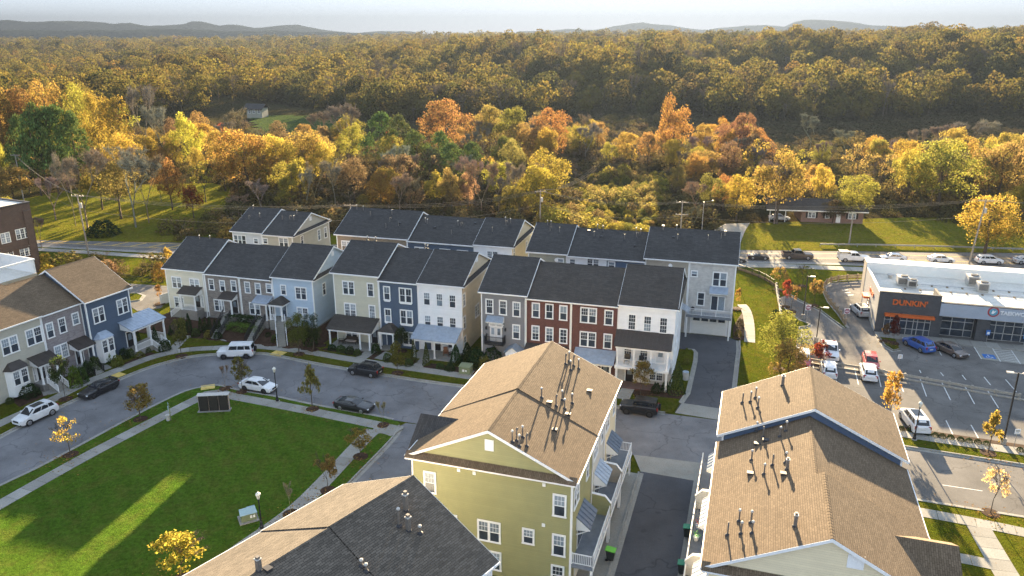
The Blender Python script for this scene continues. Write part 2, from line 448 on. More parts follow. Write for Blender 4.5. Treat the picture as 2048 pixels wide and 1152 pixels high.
class House:
    def __init__(s, label, org, az, w, d, ze, zr, wall, side=None, roof='roof_dark', ends=(.25, .25), name='townhouse', cat='townhouse', group=None,
                 trim='trim', back=None, ov=.4, skew=0.0, cb=True, frieze=.34, base=None, basez=0.0, gable=None, z0=0.0, sc=1.0):
        s.org = Vector((org[0], org[1], z0)); s.rz = radians(90 - az); s.w = w; s.d = d; s.ze = ze; s.zr = zr; s.ov = ov
        s.root = thing(name, label, cat, s.org, s.rz, group)
        s.root.scale = (sc, sc, sc)
        s.Minv = Matrix.Scale(1 / sc, 4) @ Matrix.Rotation(-s.rz, 4, 'Z') @ Matrix.Translation(-s.org)
        s.trimm = MAT[trim]; yr = d / 2 + skew; s.yr = yr
        s.k = (zr - ze) / (yr + ov); s.kb = (zr - ze) / (d - yr + ov); s.T = .16
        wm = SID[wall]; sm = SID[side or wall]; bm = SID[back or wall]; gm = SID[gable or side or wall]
        zf = ze + ov * s.k - s.T - .01; zb = ze + ov * s.kb - s.T - .01; zt = zr - s.T - .01
        b = MB()
        v = [(0, 0, 0), (w, 0, 0), (w, d, 0), (0, d, 0), (0, 0, zf), (w, 0, zf), (w, d, zb), (0, d, zb), (0, yr, zt), (w, yr, zt)]
        b.v = v
        b.f = [(0, 1, 5, 4), (2, 3, 7, 6), (1, 2, 6, 9, 5), (3, 0, 4, 8, 7)]; b.m = [0, 1, 2, 2]
        s.wall = b.build('wall', [wm, bm, sm], s.root)
        if base:
            q = MB(); q.box(-.03, -.03, -.2 - z0 * 1.05, w + .03, d + .03, basez); q.build('foundation', SID[base], s.root)
        # roof: two slopes and a ridge cap
        el, er = ends
        x0, x1 = -el, w + er
        r = MB()
        r.slab([(x0, -ov, ze), (x1, -ov, ze), (x1, yr, zr), (x0, yr, zr)], s.T)
        r.slab([(x1, d + ov, ze), (x0, d + ov, ze), (x0, yr, zr), (x1, yr, zr)], s.T - .004)
        n = max(2, int((x1 - x0) / .32)); st = (x1 - x0) / n
        for i in range(n):
            a = x0 + i * st
            r.add([(a, yr - .16, zr - .16 * s.k + .022), (a + st * .96, yr - .16, zr - .16 * s.k + .030), (a + st * .96, yr, zr + .045), (a, yr, zr + .032),
                   (a, yr + .16, zr - .16 * s.kb + .022), (a + st * .96, yr + .16, zr - .16 * s.kb + .030)], [(0, 1, 2, 3), (3, 2, 5, 4)])
        s.roof = r.build('roof', MAT[roof], s.root)
        # white trim: gutters, frieze, corner boards, rakes
        t = MB()
        for (ya, yb) in ((-ov - .07, -ov + .02), (d + ov - .02, d + ov + .07)):
            gt = MB(); gt.box(x0, ya, ze - .17, x1, yb, ze - .015); gt.build('gutter', s.trimm, s.root)
        t.box(x0 + .02, -ov + .02, ze - .17, x1 - .02, -.0, ze - .14)
        if frieze:
            t.box(0, -.03, zf - frieze, w, -.001, zf - .02)
        if cb:
            for xx in (0, w):
                t.box(xx - .02 if xx == 0 else xx - .13, -.028, 0.02, xx + .13 if xx == 0 else xx + .02, .0, zf - frieze)
        for (xe, e) in ((x0, el), (x1, er)):
            if e <= 0: continue
            sg = -1 if xe == x0 else 1
            a, c = (xe, xe + sg * .03)
            for (ya, za, yb, zbb) in ((-ov, ze, yr, zr), (d + ov, ze, yr, zr)):
                t.add([(a, ya, za - .235), (a, yb, zbb - .235), (a, yb, zbb - .005), (a, ya, za - .005), (c, ya, za - .235), (c, yb, zbb - .235), (c, yb, zbb - .005), (c, ya, za - .005)],
                      [(0, 1, 2, 3), (4, 7, 6, 5), (0, 3, 7, 4), (1, 5, 6, 2), (0, 4, 5, 1), (3, 2, 6, 7)])
            if cb:
                xx = 0 if sg < 0 else w
                for yy in (0, d): t.box(xx + sg * .002, yy if yy == 0 else yy - .13, .02, xx + sg * .03, yy + .13 if yy == 0 else yy, min(zf, zb) - .1)
        t.build('trim', s.trimm, s.root)
    # -- pixel of the photo -> local point on a plane n.p = c
    def hit(s, px, py, n, c):
        o = s.Minv @ Vector((0, 0, CAM_H)); d = s.Minv.to_3x3() @ Vector(raydir(px, py))
        n = Vector(n); t = (c - n.dot(o)) / n.dot(d); return o + d * t
    def front(s, px, py, y=0): return s.hit(px, py, (0, 1, 0), y)
    def side(s, px, py, x): return s.hit(px, py, (1, 0, 0), x)
    def flat(s, px, py, z): return s.hit(px, py, (0, 0, 1), z)
    def slope(s, px, py, back=False):
        if not back: return s.hit(px, py, (0, -s.k, 1), s.ze + s.ov * s.k)
        return s.hit(px, py, (0, s.kb, 1), s.ze + (s.d + s.ov) * s.kb)
    def win(s, px, py, n=1, w=.86, h=1.75, **kw):
        p = s.front(px, py); x = min(max(p.x, n * w / 2 + .25), s.w - n * w / 2 - .25)
        return add_window(s.root, x, 0, p.z, 0, n, w, h, **kw)
    def winside(s, px, py, x, n=1, w=.86, h=1.75, **kw):
        p = s.side(px, py, x); y = min(max(p.y, n * w / 2 + .3), s.d - n * w / 2 - .3)
        return add_window(s.root, x, y, p.z, pi / 2 if x > s.w / 2 else -pi / 2, n, w, h, **kw)
    def pent(s, x, dep=.5, up=.32, fascia=True):
        sg = -1 if x < s.w / 2 else 1
        r = MB(); z0 = s.ze - .02
        r.slab([(x + sg * .02, -s.ov + .05, z0 + up), (x + sg * .02, s.d + s.ov - .05, z0 + up), (x + sg * dep, s.d + s.ov - .05, z0), (x + sg * dep, -s.ov + .05, z0)][::sg], .07)
        r.build('pent_roof', s.roof.data.materials[0], s.root)
        t = MB(); t.box(x + sg * .012, -s.ov + .06, z0 - .22, x + sg * (dep - .03), s.d + s.ov - .06, z0 - .075)
        t.build('pent_fascia', s.trimm, s.root)
    def gablevent(s, x, z, w=.7, h=.75, y=None):
        sg = -1 if x < s.w / 2 else 1; y = s.yr if y is None else y
        g = MB(); g.box(x + sg * .0, y - w / 2, z - h / 2, x + sg * .05, y + w / 2, z + h / 2)
        for k in range(6): g.box(x + sg * .05, y - w / 2 + .06, z - h / 2 + .07 + k * h * .15, x + sg * .065, y + w / 2 - .06, z - h / 2 + .07 + k * h * .15 + .05)
        g.build('gable_vent', s.trimm, s.root)
    def pipe(s, px, py, top=None, kind='cap', back=False, h=.7, r=.055):
        p = s.slope(px, py, back)
        p.x = min(max(p.x, .1), s.w - .1)
        if top is not None:
            lo, hi = .1, 3.0
            Mw = s.Minv.inverted()
            for _ in range(30):
                m = (lo + hi) / 2; q = Mw @ Vector((p.x, p.y, p.z + m))
                if proj(q.x, q.y, q.z)[1] > top: lo = m
                else: hi = m
            h = min(lo, 1.6)
        return s.vent(p.x, p.y, p.z, h, kind, r)
    def vent(s, x, y, z, h, kind='cap', r=.055):
        m = MB()
        m.lathe([(r * 3.2, -.06), (r * 3.0, .03), (r * 1.5, .10), (r * 1.2, .14)], n=10, mi=1)
        if kind == 'cap':
            m.tube((0, 0, 0), (0, 0, h), r, r, 9)
            m.lathe([(r * 1.1, h - .10), (r * 1.9, h - .08), (r * 1.9, h), (r * .9, h + .06)], n=10, mi=2)
        elif kind == 'goose':
            m.tube((0, 0, 0), (0, 0, h - .15), r, r, 9); pr = (0, 0, h - .15)
            for k in range(1, 7):
                a = pi * k / 6; q = (.14 - .14 * cos(a), 0, h - .15 + .14 * sin(a)); m.tube(pr, q, r, r, 8); pr = q
            m.tube(pr, (.28, 0, h - .27), r, r * 1.1, 8)
        elif kind == 'flue':
            m.box(-r * 2, -r * 2, 0, r * 2, r * 2, h * .8); m.box(-r * 2.6, -r * 2.6, h * .8, r * 2.6, r * 2.6, h * .86, 2); m.box(-r * 1.6, -r * 1.6, h * .86, r * 1.6, r * 1.6, h)
        elif kind == 'low':
            m.box(-.16, -.2, -.05, .16, .2, .12, 1); m.box(-.2, -.24, .12, .2, .24, .17, 1)
        else:
            m.tube((0, 0, 0), (0, 0, h), r, r, 9)
        m.build('roof_vent', [MAT['pvc'], MAT['lead'], MAT['pvc_cap']], s.roof, (x, y, z))
    def door(s, x, z, w=.95, h=2.1, mat='black', y=0, rz=0, lites=True, case=True):
        d = MB(); d.box(-w / 2, -.045, 0, w / 2, .01, h)
        for k in range(3): d.box(-w / 2 + .12, -.06, .15 + k * .62, w / 2 - .12, -.045, .15 + k * .62 + .5)
        o = d.build('door', DOORM[mat], s.root, (x, y, z), rz)
        if lites:
            p = MB(); p.box(-w / 2 + .2, -.068, .95, w / 2 - .2, -.062, h - .25); p.build('pane', MAT['glass_up'], o)
        k = MB(); k.lathe([(.02, 0), (.035, .02), (.03, .05), (.01, .06)], n=8); k.xf(Matrix.Rotation(pi / 2, 4, 'X')); k.build('door_knob', MAT['steel'], o, (w / 2 - .1, -.045, 1.0))
        if case:
            c = MB(); c.box(-w / 2 - .12, -.05, 0, -w / 2, .01, h + .14); c.box(w / 2, -.05, 0, w / 2 + .12, .01, h + .14); c.box(-w / 2, -.05, h, w / 2, .01, h + .14)
            c.build('door_casing', s.trimm, o)
        return o
    def porch(s, x0, x1, dep, zlow, zhigh, mat, posts, zf, style='shed', y=0.0, ribs=False, floor=True, floormat=None, oh=.22, beam=True, postw=.09):
        r = MB(); yf = y - dep - oh; m = MAT[mat]
        if style == 'shed':
            r.slab([(x0 - oh, yf, zlow), (x1 + oh, yf, zlow), (x1 + oh, y - .004, zhigh), (x0 - oh, y - .004, zhigh)], .07)
            if ribs:
                k = (zhigh - zlow) / (dep + oh); n = max(2, int((x1 - x0) / .42))
                for i in range(n + 1):
                    xx = x0 - oh + (x1 - x0 + 2 * oh) * i / n
                    r.slab([(xx - .018, yf, zlow + .035), (xx + .018, yf, zlow + .035), (xx + .018, y - .01, zhigh + .035), (xx - .018, y - .01, zhigh + .035)], .045)
        elif style == 'hip':
            xm0 = x0 + (x1 - x0) * .40; xm1 = x0 + (x1 - x0) * .60; ym = y - .02
            A, B, C, D = (x0 - oh, yf, zlow), (x1 + oh, yf, zlow), (x1 + oh, y - .004, zlow), (x0 - oh, y - .004, zlow)
            E_, F_ = (xm0, y - dep * .45, zhigh), (xm1, y - dep * .45, zhigh); E2, F2_ = (xm0, ym, zhigh), (xm1, ym, zhigh)
            r.add([A, B, C, D, E_, F_, E2, F2_], [(0, 1, 5, 4), (1, 2, 7, 5), (3, 0, 4, 6), (4, 5, 7, 6), (0, 3, 2, 1)])
        elif style == 'gable':
            xm = (x0 + x1) / 2
            r.slab([(x0 - oh, yf, zlow), (xm, yf, zhigh), (xm, y - .004, zhigh), (x0 - oh, y - .004, zlow)], .06)
            r.slab([(xm, yf, zhigh), (x1 + oh, yf, zlow), (x1 + oh, y - .004, zlow), (xm, y - .004, zhigh)], .056)
            if ribs:
                for i in range(7):
                    yy = yf + (y - yf) * (i + .2) / 7
                    for (xa, xb) in ((x0 - oh, xm), (x1 + oh, xm)):
                        r.add([(xa, yy, zlow + .03), (xa, yy + .05, zlow + .03), (xb, yy + .05, zhigh + .03), (xb, yy, zhigh + .03)], [(0, 1, 2, 3)])
        r.build('porch_roof', m, s.root)
        t = MB()
        t.box(x0, y - dep - .08, zlow - .34, x1, y - dep + .08, zlow - .075 + .0)
        t.box(x0 + .0, y - dep + .08, zlow - .34, x0 + .14, y - .01, zlow - .075); t.box(x1 - .14, y - dep + .08, zlow - .34, x1, y - .01, zlow - .075)
        if style == 'shed':
            for xx in (x0 - .0, x1 - .05):
                t.prismx([(y - dep, zlow - .075), (y - .01, zlow - .075), (y - .01, zhigh - .08), (y - dep, zlow - .055)], xx + .012, xx + .045)
        if style == 'gable':
            t.prism([(x0, zlow - .075), (x1, zlow - .075), ((x0 + x1) / 2, zhigh - .07)], y - dep - .05, y - dep)
        t.build('porch_beam', s.trimm, s.root)
        for px_ in posts:
            p = MB(); a = postw
            p.box(px_ - a, y - dep - a + .02, zf, px_ + a, y - dep + a + .02, zlow - .34)
            p.box(px_ - a - .03, y - dep - a - .01, zf, px_ + a + .03, y - dep + a + .05, zf + .16); p.box(px_ - a - .03, y - dep - a - .01, zlow - .46, px_ + a + .03, y - dep + a + .05, zlow - .342)
            p.build('porch_post', s.trimm, s.root)
        if floor:
            f = MB(); f.box(x0, y - dep - .12, -.1, x1, y - .01, zf); f.build('porch_floor', floormat or MAT['concrete'], s.root)
    def stairs(s, x, y, z, w, n, dirn=(0, -1), mat=None, run=.29, z1=0.0):
        st = MB(); rise = (z - z1) / n; d = Vector((dirn[0], dirn[1], 0)); u = Vector((-d.y, d.x, 0))
        for i in range(n):
            a = Vector((x, y, 0)) + d * (i * run); b_ = a + d * (run + (0 if i < n - 1 else .0)); zz = z - rise * (i + 1) + rise * .0
            q = [a - u * w / 2, a + u * w / 2, b_ + u * w / 2, b_ - u * w / 2]
            st.slab([(p.x, p.y, zz + rise * .98) for p in q], zz + rise * .98 - z1 + .05)
        st.build('stairs', mat or MAT['concrete'], s.root)
        return Vector((x, y, 0)) + d * (n * run)
    def rail(s, p, q, h=.95, mat=None, gap=.14, post=.045, bal=.018, name='railing', top=.03, solid=False):
        p = Vector(p); q = Vector(q); m = MB(); L = (q - p).length; d = (q - p) / L; u = Vector((-d.y, d.x, 0)).normalized()
        def bar(a, b_, r, rz_):
            n_ = u * r
            m.add([a - n_, a + n_, b_ + n_, b_ - n_, a - n_ + Vector((0, 0, rz_)), a + n_ + Vector((0, 0, rz_)), b_ + n_ + Vector((0, 0, rz_)), b_ - n_ + Vector((0, 0, rz_))],
                  [(0, 3, 2, 1), (4, 5, 6, 7), (0, 1, 5, 4), (1, 2, 6, 5), (2, 3, 7, 6), (3, 0, 4, 7)])
        bar(p + Vector((0, 0, h - .06)), q + Vector((0, 0, h - .06)), top, .06); bar(p + Vector((0, 0, .08)), q + Vector((0, 0, .08)), .02, .05)
        n = max(2, int(L / gap))
        for i in range(1, n):
            c = p + d * (L * i / n); m.box(c.x - bal, c.y - bal, c.z + .13, c.x + bal, c.y + bal, c.z + h - .06)
        k = max(1, int(L / 1.9))
        for i in range(k + 1):
            c = p + d * (L * i / k); m.box(c.x - post, c.y - post, c.z, c.x + post, c.y + post, c.z + h + .06)
        m.build(name, mat or s.trimm, s.root)
    def downspout(s, x, z0=0.1):
        m = MB(); m.box(x - .045, -.12, z0, x + .045, -.035, s.ze - .35); m.tube((x, -.08, s.ze - .35), (x, -s.ov, s.ze - .1), .045, n=6); m.box(x - .045, -.4, z0 - .05, x + .045, -.035, z0 + .05)
        m.build('downspout', s.trimm, s.root)
    def awning(s, x0, x1, zt, dep, drop, mat='metal_blue', y=0.0, npan=4, bracket=True):
        """projecting metal awning of separate standing-seam panels"""
        f = MB()
        f.prismx([(y - .01, zt - drop - .25), (y - .01, zt - .03), (y - dep + .03, zt - drop - .03), (y - dep + .03, zt - drop - .14)], x0 + .02, x0 + .07)
        f.prismx([(y - .01, zt - drop - .25), (y - .01, zt - .03), (y - dep + .03, zt - drop - .03), (y - dep + .03, zt - drop - .14)], x1 - .07, x1 - .02)
        f.box(x0 + .07, y - dep + .03, zt - drop - .14, x1 - .07, y - dep + .08, zt - drop - .03)
        if bracket:
            for xx in (x0 + .07, x1 - .12):
                f.add([(xx, y - .01, zt - drop - .75), (xx + .05, y - .01, zt - drop - .75), (xx + .05, y - dep + .1, zt - drop - .14), (xx, y - dep + .1, zt - drop - .14),
                       (xx, y - .01, zt - drop - .62), (xx + .05, y - .01, zt - drop - .62), (xx + .05, y - dep + .2, zt - drop - .14), (xx, y - dep + .2, zt - drop - .14)], [(0, 1, 2, 3), (4, 7, 6, 5), (0, 3, 7, 4), (1, 5, 6, 2)])
        o = f.build('awning', s.trimm, s.root)
        w = (x1 - x0) / npan
        for i in range(npan):
            p = MB(); a = x0 + i * w
            p.slab([(a + .004, y - dep, zt - drop), (a + w - .004, y - dep, zt - drop), (a + w - .004, y - .006, zt), (a + .004, y - .006, zt)], .03)
            p.slab([(a + .004, y - dep, zt - drop + .05), (a + .045, y - dep, zt - drop + .05), (a + .045, y - .006, zt + .05), (a + .004, y - .006, zt + .05)], .052)
            p.build('panel', MAT[mat], o)
    def balconyrail_end(s): pass

def along(o, az, k, back=0.0):
    """o + k metres along az + back metres to its left-hand rear"""
    p = Vector((o[0], o[1])) + azv(az) * k + azv(az - 90) * back
    return (p.x, p.y)
AZR = 106.0

# ---- front row, left block (raised ground floors)
L1 = G(341, 626)                 # its foot on the flat map
LZ, LS = 1.3, .969               # the block stands on a low bank
L1b = G(341, 626, LZ)
GA = 'townhouses facing the curved street'
h = House('cream sided townhouse, leftmost of the front row, with brown metal roofed stoop', along(L1b, AZR, LS * .1), AZR, 7.1, 13, 7.52, 10.95, 'cream', base='stoop_brick', basez=.9, group=GA, z0=LZ, sc=LS, ends=(.3, .25))
for (x, y) in ((353.7, 565), (389.5, 568.7)): h.win(x, y, 2, .8, 1.7)
h.win(358.7, 605, 2, .8, 1.7)
h.win(362, 640, 2, .7, .6, grid=2)
h.porch(3.3, 6.3, 1.6, 4.15, 4.9, 'metal_brown', [3.55, 6.05], 1.5, ribs=True, floormat=SID['stoop_brick'])
h.door(5.3, 1.55); add_window(h.root, 6.2, 0, 2.6, 0, 1, .3, 1.9, grid=2, low=True, case=.08)
h.stairs(3.3, -.85, 1.5, 1.2, 7, (-1, 0)); h.rail((3.3, -1.5, 1.5), (1.3, -1.5, 0), .95); h.rail((3.4, -1.6, 1.5), (6.0, -1.6, 1.5))
h.downspout(6.85)
for (a, b_) in ((399, 473), (420, 474)): h.pipe(a, b_ + 6, kind='cap', h=.7)
h = House('grey brown brick townhouse with dark shed porch, beside the cream one', along(L1b, AZR, LS * 7.2), AZR, 6.1, 13, 7.25, 10.42, 'brick_grey', base='stoop_brick', basez=.2, group=GA, z0=LZ, sc=LS, ends=(0, 0))
for x, y in ((423, 569), (445, 572), (467.5, 572)): h.win(x, y, 1, .78, 1.65)
h.win(438.7, 611, 2, .8, 1.75); h.win(444, 645, 2, .7, .55, grid=2)
p0 = h.front(455, 618).x
h.porch(3.4, 5.5, 1.5, 3.95, 4.65, 'metal_brown', [3.6, 5.3], 1.2, ribs=True, floormat=SID['stoop_brick'])
h.door(4.9, 1.25); h.stairs(4.4, -1.6, 1.2, 1.1, 12, z1=-1.15); h.rail((3.75, -1.6, 1.2), (3.75, -5.0, -1.05), .95, MAT['dark']); h.rail((5.05, -1.6, 1.2), (5.05, -5.0, -1.05), .95, MAT['dark'])
h.downspout(6.0)
h = House('grey brown brick townhouse with blue metal porch roof, beside the light blue house', along(L1b, AZR, LS * 13.3), AZR, 5.7, 13, 7.2, 10.5, 'brick_grey', base='stoop_brick', basez=.2, group=GA, z0=LZ, sc=LS, ends=(0, 0))
for x, y in ((495, 575), (516, 577.5)): h.win(x, y, 1, .78, 1.65)
h.win(540, 577, 1, .78, 1.3)
h.win(510, 617.5, 2, .85, 1.8); h.win(514, 650, 2, .8, .6, grid=2)
h.porch(3.2, 5.5, 1.6, 3.9, 4.6, 'metal_blue', [3.4, 5.3], 1.2, ribs=True, floormat=SID['stoop_brick'])
h.door(4.8, 1.25); h.stairs(4.3, -1.7, 1.2, 1.1, 12, z1=-1.15); h.rail((3.6, -1.7, 1.2), (3.6, -5.1, -1.05), .95, MAT['dark']); h.rail((5.0, -1.7, 1.2), (5.0, -5.1, -1.05), .95, MAT['dark'])
h = House('light blue sided townhouse with dark hipped porch and white stair rails', along(L1b, AZR, LS * 19.0), AZR, 6.75, 13, 7.74, 11.2, 'lightblue', base='stoop_brick', basez=.2, group=GA, z0=LZ, sc=LS, ends=(.1, .3))
h.win(567, 580, 1, .78, 1.45); h.win(602, 587, 2, .85, 1.8); h.win(605.5, 627, 2, .85, 1.75)
h.porch(.25, 2.6, 1.9, 4.0, 4.75, 'roof_brownish', [.45, 2.4], 1.5, style='hip')
h.door(1.5, 1.55, mat='navy'); h.stairs(2.0, -2.0, 1.5, 1.1, 13, (.55, -.83), z1=-1.1); h.rail((1.45, -2.35, 1.5), (3.4, -5.3, -1.05)); h.rail((2.6, -1.6, 1.5), (4.6, -4.6, -1.05)); h.rail((.4, -1.95, 1.5), (1.3, -1.95, 1.5))
h.winside(648, 578, 6.75, 1, .8, 1.8); h.gablevent(6.75, 10.0); h.pent(6.75)

# ---- front row, middle block
L2 = G(924, 711)
h = House('sage cream townhouse with full width dark porch roof and porch bench', along(L2, AZR, -18.9), AZR, 6.9, 13, 10.44, 13.42, 'sage', group=GA, ends=(.3, .25))
for x, y in ((697, 576), (700.7, 620)): h.win(x, y, 2, .82, 1.85, low=(y > 600))
for x, y in ((741, 580), (744.5, 624)): h.win(x, y, 1, .82, 1.85, low=(y > 600))
h.porch(.05, 6.6, 2.6, 3.0, 4.2, 'roof_brownish', [.3, 4.9, 6.35], .35)
h.win(703.7, 668, 2, .85, 1.7, grid=2); h.door(5.9, .4, mat='black'); 
for (a, b_) in ((735, 478), (751, 480)): h.pipe(a - 0, b_ + 2, h=.6)
h = House('navy sided townhouse with white sills, between sage and white houses', along(L2, AZR, -12.0), AZR, 5.85, 13, 9.9, 12.83, 'navy', group=GA, ends=(.0, .0))
h.win(773.7, 586.5, 1, .82, 1.85, sill=True, grid=2); h.win(811, 591, 2, .85, 1.95, sill=True, grid=2)
h.win(776, 631, 1, .82, 1.85, sill=True, grid=2); h.win(813, 634.5, 2, .85, 1.95, sill=True, grid=2); h.win(817.5, 677, 2, .8, 1.75, sill=True, grid=2)
h.porch(.35, 2.7, 1.5, 2.9, 3.75, 'roof_brownish', [.55, 2.5], .3, style='hip'); h.door(1.4, .35, mat='navy', lites=False)
h.pipe(850, 496, h=.6); h.pipe(855, 497, h=.5)
h = House('white sided townhouse with blue metal porch roof and cream side wall', along(L2, AZR, -6.15), AZR, 6.3, 13, 10.05, 13.0, 'white', side='beige', gable='white', group=GA, ends=(.05, .3))
for x, y in ((853.7, 597.5), (879, 600), (905, 603), (855.7, 643), (880.5, 645.5), (905.7, 648)): h.win(x, y, 1, .86, 1.75, case=.05)
h.porch(.05, 6.1, 2.7, 2.95, 4.05, 'metal_blue', [.3, 3.2, 5.9], .3)
h.door(1.2, .35, mat='navy'); h.door(2.6, .35, mat='black'); add_window(h.root, 4.6, 0, 1.7, 0, 1, .9, 1.5)
h.winside(928, 600, 6.3, 1, .8, 1.7); h.winside(954, 621, 6.3, 2, .8, 1.7, low=True); h.winside(929, 645, 6.3, 1, .8, 1.7); h.winside(930, 685, 6.3, 1, .8, 1.8)
h.pent(6.3); h.gablevent(6.3, 12)

# ---- front row, right block
L3 = G(1233, 762)
h = House('charcoal grey townhouse with Juliet balcony under a blue awning', along(L3, AZR, -18.0), AZR, 6.0, 13, 10.45, 13.6, 'grey', group=GA, ends=(.3, .25))
for x, y in ((979, 613), (1006, 615.5), (1033, 619), (1032.5, 664)): h.win(x, y, 1, .85, 1.85)
p = h.front(992, 667)
dz = p.z - 1.1
for k in (-1, 1): h.door(p.x + k * .42, dz, .8, 2.1, 'white', case=False)
add_window(h.root, p.x, 0, dz + 2.25, 0, 2, .85, .25, grid=0, case=.1)
h.awning(p.x - 1.15, p.x + 1.15, dz + 3.55, .95, .55, npan=5)
b = MB(); b.box(p.x - 1.3, -1.0, dz - .2, p.x + 1.3, -.02, dz - .03); b.build('balcony_floor', MAT['dark'], h.root)
h.rail((p.x - 1.25, -.95, dz - .03), (p.x + 1.25, -.95, dz - .03), 1.0, MAT['dark']); h.rail((p.x - 1.25, -.05, dz - .03), (p.x - 1.25, -.95, dz - .03), 1.0, MAT['dark']); h.rail((p.x + 1.25, -.05, dz - .03), (p.x + 1.25, -.95, dz - .03), 1.0, MAT['dark'])
for k in (-1, 1):
    l = MB(); l.box(-.1, -.2, 0, .1, -.02, .32); l.prism([(-.13, .32), (.13, .32), (0, .46)], -.22, -.01); l.build('wall_lantern', MAT['dark'], h.root, (p.x + k * 1.3, 0, dz + 1.6))
q = h.front(1031, 700).x
h.porch(q - .9, q + .95, 1.6, 3.0, 3.75, 'metal_blue', [q - .75, q + .8], .3, style='gable', ribs=True); h.door(q, .35, mat='black')
h = House('red brick townhouse with three single windows per floor, next to the grey one', along(L3, AZR, -12.0), AZR, 5.9, 13, 10.12, 13.1, 'brick_red', group=GA, ends=(.0, .0), roof='roof_brownish', trim='trim_warm')
for x, y in ((1071.7, 620.7), (1098.7, 623), (1126.7, 626), (1071, 666), (1098.7, 669.5), (1126.7, 672.5)): h.win(x, y, 1, .86, 1.85, grid=2, low=(y > 650))
h.porch(.3, 5.4, 1.9, 3.0, 4.0, 'metal_brown', [.5, 2.9, 5.2], .3); h.door(1.6, .35); add_window(h.root, 4, 0, 1.8, 0, 2, .85, 1.6)
h.downspout(.1)
h = House('red brick townhouse with paired centre windows and blue metal porch roof', along(L3, AZR, -6.1), AZR, 6.0, 13, 10.12, 13.1, 'brick_red', group=GA, ends=(.0, .0), roof='roof_brownish', trim='trim_warm')
for x, y in ((1177, 631), (1175.7, 679)): h.win(x, y, 2, .95, 1.9)
for x, y in ((1217.5, 635.7), (1215.5, 683)): h.win(x, y, 1, .9, 1.85)
h.porch(.9, 5.7, 1.9, 3.0, 4.1, 'metal_blue', [1.1, 5.5], .3); h.door(4.6, .35); add_window(h.root, 2.6, 0, 1.8, 0, 2, .85, 1.6)
h = House('bright white townhouse with upper veranda, at the street end of the front row', along(L3, AZR, -.1), AZR, 6.9, 13, 10.42, 13.66, 'white', group=GA, ends=(.1, .3), roof='roof_brownish', frieze=.2, skew=.2)
for x, y in ((1264, 644), (1295, 647.7), (1326.8, 651)): h.win(x, y, 1, .86, 1.95, low=True, case=.05)
h.porch(.05, 6.6, 1.9, 5.65, 7.1, 'metal_brown', [.3, 2.35, 4.4, 6.4], 3.0, floor=False, ribs=True)
f = MB(); f.box(.02, -2.1, 2.65, 6.65, -.02, 3.0); f.build('veranda_floor', MAT['trim'], h.root)
for (a, b_) in ((.4, 2.25), (2.45, 4.3), (4.5, 6.3)): h.rail((a, -1.9, 3.0), (b_, -1.9, 3.0))
h.rail((6.45, -1.9, 3.0), (6.45, -.1, 3.0))
for x in (1.35, 3.35): add_window(h.root, x, 0, 4.3, 0, 1, .9, 2.0, low=True, case=.05)
h.door(5.4, 3.0, mat='white')
m = MB(); m.box(.03, -.05, .0, 6.87, -.002, 2.62); m.build('brick_base', SID['brick_white'], h.root)
h.door(1.7, .2, mat='black', y=-.05); add_window(h.root, 5.0, -.05, 1.5, 0, 2, .8, 1.5, low=True, case=.05)
for x in (.3, 6.4):
    p = MB(); p.box(x - .12, -2.0, 0, x + .12, -1.76, 2.65); p.build('porch_post', MAT['trim'], h.root)
f = MB(); f.box(.05, -2.05, -.1, 6.6, -.06, .2); f.build('porch_floor', SID['brick_red'], h.root)
for (y, z, n) in ((2.0, 8.6, 1), (5.2, 8.6, 2), (9.5, 8.4, 2), (2.2, 5.2, 1), (5.4, 5.2, 2), (10, 5.2, 1), (2.4, 1.9, 2), (5.6, 1.9, 2), (8.6, 1.9, 2)):
    add_window(h.root, 6.9, y, z, pi / 2, n, .85, 1.85, case=.08)
h.pent(6.9, .45); h.gablevent(6.9, 12.4)
sv = MB()
for k in range(5): sv.slab([(6.92, 10.6 + k * .5, 6.9), (6.92, 10.9 + k * .5, 6.9), (8.0, 10.9 + k * .5, 6.3), (8.0, 10.6 + k * .5, 6.3)], .03)
sv.build('awning', MAT['metal_blue'], h.root)

# ---- back row
GB = 'townhouses of the back row beyond the alley'
B1 = along(L1, AZR, 0, 20)
h = House('pale grey townhouse, leftmost of the back row', along(B1, AZR, -1.6), AZR, 6.0, 13, 8.58, 11.55, 'palegrey', group=GB, ends=(.3, .3))
h.win(479, 480, 3, .8, 1.7, grid=0); h.win(512, 482, 1, .8, .9, grid=0)
for x, y, k in ((507, 420, 'cap'), (498, 440, 'goose'), (520, 436, 'cap'), (480, 437, 'plain')): h.pipe(x, y, kind=k, h=.9)
h = House('greige sided townhouse with wide gable at the end of the first back block', along(B1, AZR, 4.4), AZR, 6.1, 13, 8.38, 11.25, 'greige', group=GB, ends=(0, .3))
h.win(530.5, 482, 1, .8, .9, grid=0); h.win(567.5, 485, 2, .85, 1.6)
for x, y, k in ((594, 430, 'cap'), (580, 440, 'goose'), (588, 441, 'cap'), (565, 440, 'plain')): h.pipe(x, y, kind=k, h=.9)
h.winside(638, 470, 6.1, 1, .85, 1.9); h.winside(651, 465, 6.1, 1, .85, 1.9); h.winside(604, 480, 6.1, 1, .8, 1.4)
h.pent(6.1); h.gablevent(6.1, 10.1)
B2 = along(L2, AZR, 0, 20)
h = House('tan brick townhouse with broad charcoal roof in the back row', along(B2, AZR, -29.0), AZR, 12.7, 13, 10.42, 13.58, 'brick_tan', group=GB, ends=(.3, .3))
h.win(694, 492, 2, .9, 1.6); 
